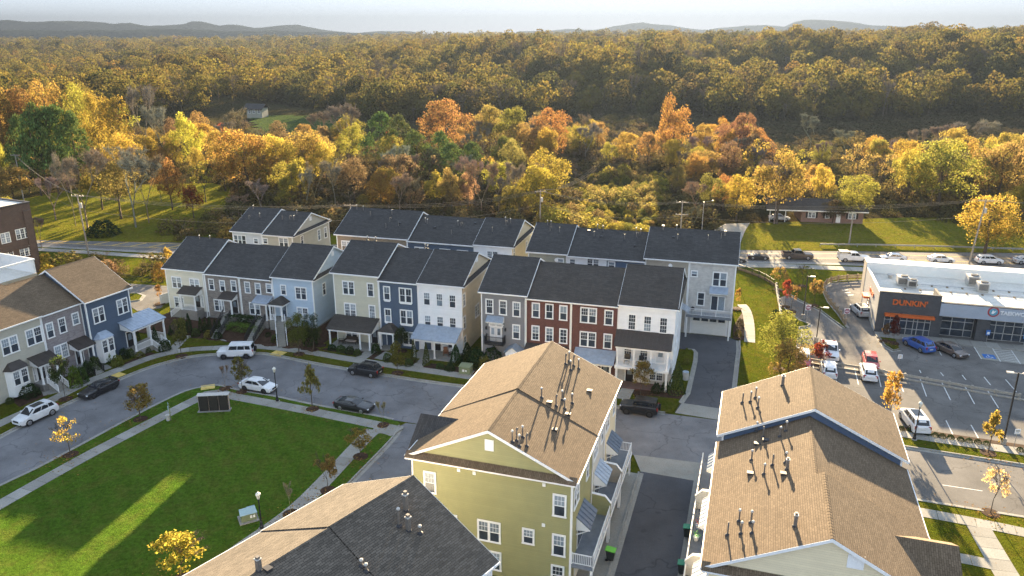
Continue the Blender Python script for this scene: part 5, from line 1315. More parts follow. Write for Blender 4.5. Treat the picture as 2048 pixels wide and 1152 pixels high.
# ---------------------------------------------------------------- far hills
def hills(name, px0, px1, prof, dist, depth, seed, label=None):
    n = 90; k = 14; m = MB(); r = random.Random(seed)
    xs_ = np.linspace(px0, px1, n); h = np.interp(xs_, [p[0] for p in prof], [p[1] for p in prof])
    for j in range(k):
        t = j / (k - 1); sh = sin(pi * min(t * .62, 1)) if t < .81 else sin(pi * .5) * (1 - (t - .81) / .19)
        for i in range(n):
            D = dist + depth * t; x = (xs_[i] - 1024) / (FPX / _c) * D
            zc = CAM_H + (HORIZON - h[i]) / (FPX / _c) * dist
            wob = 1 + .10 * sin(i * .55 + j * .9 + seed) * (1 - t) + .015 * r.uniform(-1, 1)
            m.v.append((x, D, -5 + (zc + 5) * (0 if j == 0 else sh) * wob + (0 if j == 0 else r.uniform(-2.5, 2.5))))
    m.f = [(j * n + i, j * n + i + 1, (j + 1) * n + i + 1, (j + 1) * n + i) for j in range(k - 1) for i in range(n - 1)]; m.m = [0] * len(m.f)
    return tag(m.build(name, MAT['hill_wood'], smooth=True), kind='structure')
MAT['hill_wood'] = M('distant_woodland', (.020, .026, .022), 1.0, .35, .01, fine=.05, world=True, spec=0)
hills('hills', -700, 860, [(-700, 46), (-300, 44), (-60, 40), (0, 39), (30, 38), (60, 42), (110, 38), (170, 40), (230, 46), (260, 43), (300, 50), (365, 47), (390, 40), (410, 42), (440, 50), (470, 47), (510, 54), (560, 49), (590, 47), (640, 58), (700, 65), (760, 62), (820, 62), (860, 70)], 4300, 900, 2)
hills('hills', 1020, 2700, [(1020, 70), (1040, 62), (1090, 62), (1140, 56), (1180, 60), (1230, 52), (1280, 43), (1310, 47), (1340, 48), (1400, 59), (1480, 52), (1520, 48), (1570, 51), (1585, 41), (1615, 37), (1650, 39), (1700, 43), (1740, 50), (1780, 50), (1840, 52), (1900, 60), (1960, 68), (2100, 60), (2400, 50), (2700, 60)], 5000, 900, 5)
hills('hills', -900, 900, [(-900, 62), (-300, 60), (0, 58), (150, 61), (300, 58), (420, 60), (560, 62), (700, 66), (900, 70)], 3000, 500, 9)
# ---------------------------------------------------------------- street furniture
MAT['cushion'] = M('pale_cushion', (.5, .42, .36), .9, .1, 4)
MAT['lampglass'] = M('frosted_lamp_glass', (.72, .70, .62), .3, .05, 3)
MAT['black_paint'] = M('black_paint', (.018, .018, .02), .35, .1, 3)
MAT['green_box'] = M('utility_green', (.20, .23, .13), .6, .12, 2)
MAT['blue_lid'] = M('pale_blue_green_lid', (.30, .42, .44), .5, .1, 3)
MAT['bin_green'] = M('lime_bin_lid', (.16, .55, .04), .5, .05, 3)
MAT['bin_teal'] = M('green_bin_lid', (.04, .26, .14), .5, .05, 3)
MAT['bin_body'] = M('dark_bin_plastic', (.03, .035, .032), .55, .1, 3)
MAT['sign_purple'] = M('faded_red_sign', (.26, .035, .08), .5, .08, 3)
MAT['sign_face'] = MAT['signwhite']
def street_lamp(x, y, h, label, group='decorative street lamps', z=.12):
    t = thing('street_lamp', label, 'street lamp', (x, y, z), 0, group)
    b = MB(); b.lathe([(.30, 0), (.30, .1)], n=14); b.build('footing', MAT['concrete'], t)
    p = MB(); p.lathe([(.18, .1), (.18, .32), (.13, .4), (.12, .75), (.07, .85), (.055, 2.0), (.05, h - .75), (.09, h - .72), (.05, h - .66), (.11, h - .6)], n=12); p.build('post', MAT['black_paint'], t)
    g = MB(); g.lathe([(.10, h - .6), (.20, h - .2), (.19, h - .16)], n=10); g.build('lamp_shade', MAT['lampglass'], t)
    c = MB(); c.lathe([(.23, h - .17), (.20, h - .08), (.07, h + .03), (.03, h + .06), (.02, h + .16)], n=10); c.build('lamp_cap', MAT['lampglass'], t)
    r = MB()
    for k in range(4):
        a = k * pi / 2 + .4; r.tube((.10 * cos(a), .10 * sin(a), h - .6), (.205 * cos(a), .205 * sin(a), h - .17), .012, n=4)
    r.build('lamp_frame', MAT['black_paint'], t); return t
for (px, py, ty, lb) in ((555, 805, 737, 'black street lamp at the lawn edge beside the white sedan'), (524, 1060, 988, 'black street lamp on the lawn beside the pale blue utility box'), (1828, 881, 806, 'black street lamp between the parked white van and the lower street')):
    x, y = G(px, py); street_lamp(x, y, height_px(px, py, ty), lb)
def lot_light(x, y, h, label, az=0, arms=1):
    t = thing('lot_light', label, 'parking lot light', (x, y, .02), radians(90 - az), 'tall parking lot lights')
    b = MB(); b.lathe([(.28, 0), (.28, .75)], n=14); b.build('footing', MAT['concrete'], t)
    p = MB(); p.box(-.07, -.07, .75, .07, .07, h); p.build('pole', MAT['black_paint'], t)
    for k in range(arms):
        s = 1 if k == 0 else -1
        a = MB(); a.box(0, -.03, h - .12, s * .5, .03, h - .04); a.box(s * .42, -.22, h - .1, s * 1.1, .22, h + .02); a.build('lamp_head', MAT['alu'], t)
    return t
for (px, py, ty, lb, n) in ((1605, 638, 552, 'thin black lot light at the tip of the grass between the two lanes', 1), (1632, 684, 614, 'black lot light by the red leaved tree at the lot entrance', 1), (2006, 889, 746, 'black lot light beside the yellow tree in the lower lot', 2)):
    x, y = G(px, py); lot_light(x, y, height_px(px, py, ty), lb, 106, n)
def utility_pole(px, py, ty, label, lean=(0, 0), arms=1, az=98, trans=True, mat='pole_wood', h=None, arml=1.3):
    x, y = G(px, py); h = h or height_px(px, py, ty)
    t = thing('utility_pole', label, 'utility pole', (x, y, 0), radians(90 - az), 'utility poles along the highway')
    p = MB(); p.tube((0, 0, -.2), (lean[0], lean[1], h), .17, .11, 10); p.build('pole', MAT[mat], t)
    for k in range(arms):
        zz = h - .35 - k * 2.6; fx = lean[0] * zz / h; fy = lean[1] * zz / h
        a = MB(); a.box(fx - arml, fy - .06, zz - .06, fx + arml, fy + .06, zz + .06)
        a.build('crossarm', MAT[mat], t)
        for q in (-1, -.45, .45, 1):
            i = MB(); i.lathe([(.03, 0), (.06, .05), (.03, .1), (.055, .14), (.02, .2)], n=7); i.build('insulator', MAT['steel'], t, (fx + q * arml * .92, fy, zz + .06))
    if trans:
        zz = h - 2.2; c = MB(); c.lathe([(.22, zz - .5), (.25, zz - .48), (.25, zz + .42), (.2, zz + .5)], lean[0] * zz / h + .36, lean[1] * zz / h, 12); c.build('transformer', MAT['hvac'], t)
    return Vector((x, y, 0)), h, t
UP = []
for a in ((178, 511, 388, 'pale weathered utility pole on the left verge of the highway', (0, -.4), 1, 98, True), (1080, 462, 380, 'slim utility pole where the wires turn uphill, behind the back row', (0, 0), 1, 75, True),
          (1360, 478, 402, 'brown utility pole with two crossarms, behind the taupe house', (0, 0), 2, 98, False), (1698, 488, 430, 'short grey pole on the ranch house lawn beside the highway', (0, 0), 0, 98, False),
          (1938, 528, 398, 'tall leaning utility pole in front of the bright yellow tree', (.9, 0), 1, 98, True), (48, 402, 308, 'distant utility pole among the pines at the left edge', (0, 0), 1, 98, False), (706, 494, 408, 'utility pole topped by pale crossarm, behind the tan brick house', (0, 0), 1, 98, True)):
    UP.append(utility_pole(a[0], a[1], a[2], a[3], a[4], a[5], a[6], a[7]))
MAT['wire'] = M('power_cable', (.20, .18, .15), 1.0, .1, 1, spec=0)
def cable(a, b, sag, label, r=.024, n=14):
    m = MB(); prev = None; a = Vector(a); b = Vector(b)
    for k in range(n + 1):
        t = k / n; p = a.lerp(b, t); p.z -= sag * 4 * t * (1 - t)
        if prev is not None: m.tube(prev, p, r, r, 4, cap=False)
        prev = p
    o = m.build('power_line', MAT['wire']); tag(o, label, 'power line', 'power lines'); return o
def top(i, dx=0, dz=0.0):
    p, h, t = UP[i]; return p + Vector((dx, 0, h + dz))
ln = [(0, 6, 'between the pale left pole and the pole behind the tan brick house'), (6, 1, 'from the tan brick house to the slim pole'), (1, 2, 'between the slim pole and the brown two armed pole'), (2, 4, 'from the brown two armed pole to the leaning pole'), (5, 0, 'from the pines to the pale left pole')]
for i, j, s in ln:
    for k, (dx, nm) in enumerate(((-1.1, 'upper far'), (0.2, 'upper middle'), (1.1, 'upper near'))):
        cable(top(i, dx * .3, -.1 - k * .12), top(j, dx * .3, -.1 - k * .12), 1.2 + .2 * k, nm + ' wire ' + s)
    cable(top(i, 0, -3.2), top(j, 0, -3.2), 1.6, 'low telephone wire ' + s, .024)
up = G(1246, 262, 6); 
for k in range(3): cable(top(1, -.8 + .8 * k), (up[0] + k * .8, up[1], 9), 6.5, ('left', 'middle', 'right')[k] + ' wire of the line climbing to the wooded hill', .04)
far = top(4) + Vector((70, -10, 1))
for k in range(3): cable(top(4, -.4 + k * .4, -.1), far + Vector((k * .4, 0, 0)), 1.5, ('first', 'second', 'third')[k] + ' wire running right from the leaning pole')
# highway lamp
x, y = G(1403, 468); t = thing('highway_lamp', 'small pale cobra head lamp on a pole behind the end house', 'street lamp', (x, y, 0))
m = MB(); m.tube((0, 0, 0), (0, 0, 7.2), .1, .07, 8); m.tube((0, 0, 7.1), (1.6, -.6, 7.6), .04, .03, 6); m.build('pole', MAT['steel'], t); m = MB(); m.lathe([(.05, -.08), (.22, -.05), (.25, .02), (.1, .1)], n=10); m.build('lamp_head', MAT['lampglass'], t, (1.7, -.65, 7.6))
# traffic signs
def post_sign(px, py, ty, kind, label, group=None):
    x, y = G(px, py); h = height_px(px, py, ty)
    t = thing('traffic_sign', label, 'traffic sign', (x, y, .02), 0, group)
    p = MB(); p.tube((0, 0, 0), (0, 0, h), .03, .03, 6); p.build('post', MAT['steel'], t)
    if kind == 'noentry':
        f = MB(); f.box(-.42, -.05, h - .85, .42, -.03, h); f.build('backplate', MAT['signwhite'], t)
        d = MB(); d.lathe([(.39, 0), (.39, .014)], n=22); d.xf(Matrix.Rotation(pi / 2, 4, 'X')); o = d.build('disc', MAT['sign_purple'], t, (0, -.052, h - .425))
        b = MB(); b.box(-.29, -.02, -.06, .29, -.0145, .06); b.build('bar', MAT['signwhite'], o)
        sign('DO NOT', .15, o, (0, -.022, .2), MAT['signwhite'], ext=.003); sign('ENTER', .15, o, (0, -.022, -.2), MAT['signwhite'], ext=.003)
    elif kind == 'disabled':
        f = MB(); f.box(-.3, -.05, h - .8, .3, -.03, h); f.build('plate', MAT['signblue'], t)
        f = MB(); f.box(-.16, -.06, h - .66, .2, -.052, h - .3); f.lathe([(.07, 0), (.07, .008)], 0, 0, 8); f.build('wheelchair_symbol', MAT['signwhite'], t)
    else:
        f = MB(); f.box(-.3, -.05, h - .6, .3, -.03, h); f.build('plate', MAT['signwhite'], t)
        f = MB(); f.box(-.2, -.056, h - .5, .2, -.051, h - .42); f.box(-.2, -.056, h - .32, .2, -.051, h - .12); f.build('print', MAT['hvac'], t)
    return t
post_sign(1690, 650, 617, 'noentry', 'round faded red no entry sign at the mouth of the drive through'); post_sign(1612, 650, 610, 'noentry', 'round faded red no entry sign beside the thin lot light')
post_sign(1798, 727, 709, 'plate', 'small white plate sign at the upper edge of the shaded lot'); post_sign(1972, 685, 660, 'disabled', 'blue accessible parking sign in front of the shop windows'); post_sign(2046, 695, 667, 'disabled', 'blue accessible parking sign at the right edge of the shop front')
post_sign(2027, 898, 858, 'plate', 'pair of white plates on a post in the lower lot')
# pad-mounted boxes on grass
x, y = G(932, 748); t = thing('transformer_box', 'olive green pad mounted transformer box by the hedge', 'utility box', (x, y, .11), radians(-16))
m = MB(); m.box(-.9, -.8, 0, .9, .8, .12); m.build('pad', MAT['concrete'], t); m = MB(); m.box(-.75, -.6, .12, .75, .6, 1.1); m.slab([(-.8, -.66, 1.12), (.8, -.66, 1.12), (.8, .66, 1.22), (-.8, .66, 1.22)], .1); m.build('casing', MAT['green_box'], t)
m = MB(); m.box(-.3, -.62, .45, -.02, -.605, .75); m.box(.1, -.62, .5, .32, -.605, .7); m.build('sticker', MAT['signwhite'], t)
x, y = G(497, 1040); t = thing('utility_box', 'pale blue green lidded utility box on the lawn', 'utility box', (x, y, .11), radians(28))
m = MB(); m.box(-.85, -.75, 0, .85, .75, .1); m.build('pad', MAT['concrete'], t); m = MB(); m.box(-.65, -.5, .1, .65, .5, .85); m.build('casing', MAT['green_box'], t)
m = MB(); m.slab([(-.75, -.62, .86), (.75, -.62, .86), (.7, .25, 1.06), (-.7, .25, 1.06)], .05); m.slab([(.0, .25, 1.06), (.7, .25, 1.06), (.75, .62, .9), (.0, .62, .9)], .05); m.build('lid', MAT['blue_lid'], t)
m = MB(); m.box(.12, -.515, .35, .3, -.5, .62); m.box(.38, -.515, .35, .55, -.5, .62); m.build('sticker', MAT['signwhite'], t)
x, y = G(342, 842); t = thing('pet_waste_station', 'slim post with a pet waste bag box and bin beside the lawn path', 'waste station', (x, y, .11), radians(-60))
m = MB(); m.box(-.05, -.05, 0, .05, .05, 2.1); m.build('post', MAT['green_box'], t); m = MB(); m.box(-.16, -.16, 1.2, .16, -.05, 1.75); m.box(-.2, -.08, 1.85, .2, -.05, 2.2); m.build('dispenser', MAT['blue_lid'], t); m = MB(); m.lathe([(.2, .05), (.24, .7), (.25, .74)], 0, -.28, 12); m.build('bin', MAT['hvac'], t)
# mailbox kiosk at the bend
x, y = G(430, 822); t = thing('mailbox_kiosk', 'dark mailbox kiosk with three roof panels and pale posts at the bend', 'mailbox kiosk', (x, y, .11), radians(6))
m = MB()
for k in range(4): m.box(-1.75 + k * 1.13, -.06, 0, -1.63 + k * 1.13, .06, 2.05)
m.build('frame', MAT['cushion'], t)
MAT['kiosk'] = M('dark_brown_boxes', (.028, .025, .022), .6, .1, 3)
for k in range(3):
    m = MB(); m.box(-1.62 + k * 1.13, -.30, .1, -.64 + k * 1.13, .3, 1.95); o = m.build('mailbox_bank', MAT['kiosk'], t)
    for i in range(3):
        for j in range(4):
            q = MB(); q.box(-1.59 + k * 1.13 + i * .31, -.315, .25 + j * .4, -1.32 + k * 1.13 + i * .31, -.305, .6 + j * .4); q.build('mailbox_door', MAT['kiosk'], o)
m = MB(); m.slab([(-1.8, -.34, 2.05), (1.8, -.34, 2.05), (1.8, .34, 2.12), (-1.8, .34, 2.12)], .06); m.build('roof', MAT['hvac'], t)
m = MB(); m.box(-1.85, -.5, -.05, 1.85, .45, .06); m.build('pad', MAT['concrete'], t)
# wheeled bins
def wheelie(x, y, rz, lid, label, z=.02):
    t = thing('wheeled_bin', label, 'wheeled bin', (x, y, z), rz, 'wheeled bins')
    m = MB(); m.add([(-.24, -.3, .1), (.24, -.3, .1), (.24, .22, .1), (-.24, .22, .1), (-.31, -.4, 1.0), (.31, -.4, 1.0), (.31, .34, 1.0), (-.31, .34, 1.0)], [(0, 3, 2, 1), (4, 5, 6, 7), (0, 1, 5, 4), (1, 2, 6, 5), (2, 3, 7, 6), (3, 0, 4, 7)]); m.build('body', MAT['bin_body'], t)
    m = MB(); m.slab([(-.34, -.45, 1.05), (.34, -.45, 1.05), (.34, .38, 1.12), (-.34, .38, 1.12)], .07); m.box(-.3, .36, 1.0, .3, .44, 1.06); m.build('lid', MAT[lid], t)
    for s in (-1, 1):
        w = MB(); w.tube((s * .24, .24, .12), (s * .31, .24, .12), .12, n=12); w.build('wheel', MAT['black_paint'], t)
    return t
x, y = G(1220, 1120); wheelie(x, y, radians(70), 'bin_green', 'wheeled bin with lime lid under the olive house balcony')
x, y = G(1383, 664); wheelie(x, y, radians(-16), 'bin_green', 'wheeled bin with lime lid beside the white garage door', .0)
for (q, lb) in (((8.9, -2.1), 'green lidded bin by the middle balcony of the right block'), ((14.0, -2.05), 'green lidded bin by the nearer balcony of the right block')):
    p = H3.Minv.inverted() @ Vector((q[0] - 17.42, q[1], 0)); wheelie(p.x, p.y, H3.rz, 'bin_teal', lb)
# timber guard rail through the lot, posts and rails apart
def guardrail(pts, name, label, cat, h=.75, gap=2.4, mat='wood', beams=((.42, .68),), post=.1, z=0.0, group=None, thick=.06, pmat=None, balus=0):
    P = resample(pts, gap); t = thing(name, label, cat, (P[0][0], P[0][1], z), 0, group); o0 = Vector((P[0][0], P[0][1], 0))
    for p in P:
        m = MB(); m.box(-post, -post, -.1, post, post, h); m.build('post', MAT[pmat or mat], t, Vector((p[0], p[1], 0)) - o0)
    for a, b in zip(P[:-1], P[1:]):
        a = Vector((*a, 0)) - o0; b = Vector((*b, 0)) - o0; d = (b - a).normalized(); n = Vector((d.y, -d.x, 0)) * (post + thick)
        for (z0, z1) in beams:
            q = [a + n + Vector((0, 0, z1)), b + n + Vector((0, 0, z1)), b + n * .4 + Vector((0, 0, z1)), a + n * .4 + Vector((0, 0, z1))]
            m = MB(); m.slab([tuple(v) for v in q], z1 - z0); m.build('rail', MAT[mat], t)
        if balus:
            m = MB(); L = (b - a).length; k = int(L / balus)
            for i in range(1, k):
                c = a + d * (L * i / k); m.box(c.x - .012, c.y - .012, beams[0][0], c.x + .012, c.y + .012, beams[-1][1])
            m.build('balusters', MAT[mat], t)
    return t
gl = [G(*p) for p in ((1604, 722), (1650, 730), (1720, 741), (1840, 762), (1960, 784), (2060, 801))]
MAT['rail_timber'] = M('sun_bleached_rail', (.34, .31, .26), .8, .2, 3, fine=10)
guardrail(gl, 'guardrail', 'low timber guardrail dividing the upper and lower parking lot', 'guardrail', .72, 2.5, 'rail_timber', ((.36, .66),), .11)
ribbon('kerb', offs(gl, -.35), .13, -.13, .16, 'rail_timber', .2)
g1 = [G(*p) for p in ((1735, 560), (1690, 561), (1664, 565), (1650, 573), (1648, 586), (1657, 606), (1677, 630), (1690, 653))]
guardrail(curve(g1, 3), 'guardrail', 'timber and black rail fence round the drive through curve', 'fence', 1.05, 1.9, 'wood', ((.25, .5), (.62, .86)), .12, z=.11)
g2 = [G(*p) for p in ((1474, 541), (1500, 549), (1530, 562), (1552, 577))]
guardrail(curve(g2, 3), 'fence', 'black metal fence curving down beside the end house lawn', 'fence', 1.3, 1.8, 'black_paint', ((.1, .15), (1.15, 1.2)), .035, z=.1, balus=.16)
guardrail([(p[0] + .3, p[1] + .35) for p in curve(g2, 3)], 'retaining_kerb', 'low timber retaining edge beneath the black metal fence', 'retaining wall', .5, 1.8, 'wood', ((.0, .45),), .08, z=.05)
g3 = [G(*p) for p in ((1552, 577), (1556, 600), (1560, 622), (1561, 640))]
guardrail(g3, 'guardrail', 'bleached timber guardrail ending at the bushy yellow green tree', 'guardrail', 1.0, 1.8, 'rail_timber', ((.2, .45), (.55, .85)), .12, z=.11)
g4 = [G(*p) for p in ((1640, 493), (1740, 494), (1900, 498), (2048, 503), (2200, 507))]
MAT['steel_rail'] = M('galvanised_guardrail', (.33, .33, .32), .5, .15, 2, metal=.5)
guardrail(g4, 'guardrail', 'galvanised guardrail along the far side of the highway', 'guardrail', .72, 3.8, 'steel_rail', ((.4, .72),), .06)
guardrail([G(*p) for p in ((236, 556), (262, 562), (300, 566), (330, 566))], 'fence', 'low black metal fence by the back lane', 'fence', 1.1, 2.0, 'black_paint', ((.1, .14), (1.0, 1.05)), .03, balus=.2)
m = MB(); m.box(0, 0, 0, 5, .08, 1.7); tag(m.build('privacy_fence', MAT['trim'], None, (*G(322, 610), 0), radians(60)), 'plain white fence panel left of the cream house', 'fence')
# porch furniture
MAT['rattan'] = M('brown_rattan', (.05, .035, .025), .8, .2, 6)
MAT['terracotta_wood'] = M('reddish_wood', (.30, .13, .06), .6, .15, 4)
def pt(org, k, b_): return along(org, AZR, k, b_)
def bench(x, y, z, rz, label):
    t = thing('porch_bench', label, 'bench', (x, y, z), rz)
    m = MB(); m.box(-.9, -.35, .3, .9, .35, .4); m.build('seat', MAT['rattan'], t); m = MB(); m.box(-.9, .28, .4, .9, .36, .95); m.build('backrest', MAT['rattan'], t); m = MB(); m.box(-.8, -.33, .4, .8, .26, .5); m.build('cushion', MAT['cushion'], t)
    for sx in (-1, 1):
        m = MB(); m.box(sx * .9, -.35, .4, sx * .98, .36, .65); m.build('arm', MAT['rattan'], t)
        for sy in (-1, 1): m = MB(); m.box(sx * .82 - .04, sy * .3 - .04, 0, sx * .82 + .04, sy * .3 + .04, .3); m.build('leg', MAT['rattan'], t)
def chair(x, y, z, rz, label, mat, group=None):
    t = thing('porch_chair', label, 'chair', (x, y, z), rz, group)
    m = MB(); m.box(-.3, -.3, .36, .3, .3, .42); m.build('seat', MAT[mat], t); m = MB(); m.slab([(-.3, .26, .42), (.3, .26, .42), (.3, .42, 1.1), (-.3, .42, 1.1)], .05); m.build('backrest', MAT[mat], t)
    for sx in (-1, 1):
        m = MB(); m.box(sx * .34 - .04, -.34, .6, sx * .34 + .04, .34, .65); m.build('arm', MAT[mat], t)
        for sy in (-1, 1): m = MB(); m.box(sx * .3 - .03, sy * .28 - .03, 0, sx * .3 + .03, sy * .28 + .03, .6 if sy < 0 else .4); m.build('leg', MAT[mat], t)
rz = radians(-16)
x, y = pt(L2, -16.2, -1.0); bench(x, y, .36, rz, 'brown porch bench with pale cushion under the sage house porch')
x, y = pt(L2, -17.6, -1.4); chair(x, y, .36, rz - 1.2, 'dark chair beside the bench on the sage house porch', 'rattan')
x, y = pt(L2, -1.9, -1.2); chair(x, y, .31, rz + .4, 'reddish wooden chair on the white house porch', 'terracotta_wood'); x, y = pt(L2, -.9, -1.5); chair(x, y, .31, rz - .4, 'dark chair next to the reddish one on the white house porch', 'rattan')
x, y = pt(L3, 1.3, -.9); chair(x, y, 3.01, rz, 'black chair in the left bay of the white veranda', 'black_paint'); x, y = pt(L3, 3.2, -.9); chair(x, y, 3.01, rz + .5, 'black chair in the middle bay of the white veranda', 'black_paint')
x, y = pt(L3, 8.4, 2.6); t = thing('rain_barrel', 'grey water butt beside the white end house', 'barrel', (x, y, .12)); m = MB(); m.lathe([(.38, 0), (.42, .5), (.4, 1.0), (.36, 1.05)], n=14); m.build('barrel', MAT['hvac'], t); m = MB(); m.lathe([(.4, 1.05), (.4, 1.1)], n=14); m.build('lid', MAT['metal_blue'], t)
# small flower pots on the right balconies
for (xl, yl, mt, lb) in ((11.3 - 8.2, -1.2, 'signred', 'pot of red flowers on the right block balcony'), (13.0 - 8.2, -1.25, 'bin_green', 'pot of green leaves on the right block balcony')):
    p = H3.Minv.inverted() @ Vector((xl + 8.2 - 17.42 - .2, yl, 2.55)); t = thing('flower_pot', lb, 'flower pot', p)
    m = MB(); m.lathe([(.16, 0), (.24, .35), (.25, .38)], n=12); m.build('pot', MAT['trim'], t)
    m = MB(); r = random.Random(4)
    for k in range(60):
        c = Vector((r.gauss(0, .17), r.gauss(0, .17), .5 + r.gauss(0, .1))); m.add([c + Vector((r.uniform(-.08, .08), r.uniform(-.08, .08), r.uniform(-.06, .06))) for _ in range(3)], [(0, 1, 2)])
    m.build('plant', MAT[mt], t)
# ---------------------------------------------------------------- vehicles
def paint(name, col, rough=.28):
    m, t, b = newmat(name); v = coords(t); f = noise(t, v, 1.1, 4)
    lk(t, mixc(t, remap(t, f, .35, .7, 0, 1), sc(col, .88), sc(col, 1.08)), b.inputs['Base Color'])
    b.inputs['Roughness'].default_value = rough; b.inputs['Coat Weight'].default_value = .6; b.inputs['Coat Roughness'].default_value = .08; return m
PAINT = {k: paint('car_paint_' + k, c) for k, c in dict(white=(.72, .73, .74), black=(.012, .012, .014), blue=(.03, .10, .36), bronze=(.12, .09, .07), red=(.42, .03, .025), silver=(.42, .43, .44), grey=(.10, .10, .105), brown=(.07, .055, .05)).items()}
MAT['tyre'] = M('tyre_rubber', (.02, .02, .02), .85, .1, 5)
MAT['rim'] = M('alloy_rim', (.42, .42, .43), .3, .1, 6, metal=.8)
MAT['rim_dark'] = M('dark_rim', (.05, .05, .055), .35, .1, 6, metal=.5)
MAT['lamp_clear'] = M('headlamp_lens', (.62, .64, .66), .12, .1, 6)
MAT['lamp_red'] = M('tail_lamp_lens', (.30, .012, .012), .15, .15, 6)
MAT['plastic'] = M('black_car_plastic', (.022, .022, .024), .6, .1, 5)
MAT['plate'] = M('number_plate', (.6, .6, .58), .5, .05, 6)
KIND = dict(
    sedan=dict(L=4.75, W=1.82, H=1.46, hood=.86, belt=.93, deck=1.0, xa=1.25, xb=.35, xc=-1.05, xd=-1.85, wr=.335, hatch=False, wx=(1.42, -1.36), clear=.2),
    coupe=dict(L=4.75, W=1.88, H=1.36, hood=.86, belt=.95, deck=1.0, xa=.95, xb=.12, xc=-.85, xd=-1.95, wr=.36, hatch=False, wx=(1.42, -1.38), clear=.16),
    suv=dict(L=4.7, W=1.86, H=1.70, hood=1.02, belt=1.10, deck=1.12, xa=1.25, xb=.45, xc=-1.75, xd=-2.18, wr=.30, hatch=True, wx=(1.42, -1.38), clear=.24),
    hatch=dict(L=4.5, W=1.82, H=1.60, hood=.98, belt=1.04, deck=1.06, xa=1.22, xb=.42, xc=-1.55, xd=-2.08, wr=.31, hatch=True, wx=(1.36, -1.32), clear=.22),
    big_suv=dict(L=5.1, W=1.98, H=1.80, hood=1.08, belt=1.15, deck=1.16, xa=1.4, xb=.6, xc=-2.0, xd=-2.4, wr=.29, hatch=True, wx=(1.55, -1.5), clear=.24),
    boxy=dict(L=4.85, W=1.98, H=1.95, hood=1.20, belt=1.25, deck=1.25, xa=1.12, xb=.78, xc=-2.18, xd=-2.32, wr=.22, hatch=True, wx=(1.5, -1.5), clear=.3),
    jeep=dict(L=4.4, W=1.88, H=1.85, hood=1.12, belt=1.2, deck=1.2, xa=.75, xb=.5, xc=-1.95, xd=-2.08, wr=.2, hatch=True, wx=(1.35, -1.3), clear=.32),
    pickup=dict(L=5.85, W=2.0, H=1.88, hood=1.15, belt=1.22, deck=1.2, xa=1.25, xb=.55, xc=-.75, xd=-1.0, wr=.25, hatch=True, wx=(1.85, -1.75), clear=.28),
    roadster=dict(L=4.1, W=1.75, H=1.18, hood=.80, belt=.86, deck=.88, xa=.6, xb=.05, xc=-.5, xd=-1.05, wr=.36, hatch=False, wx=(1.2, -1.15), clear=.14))
CARMESH = {}
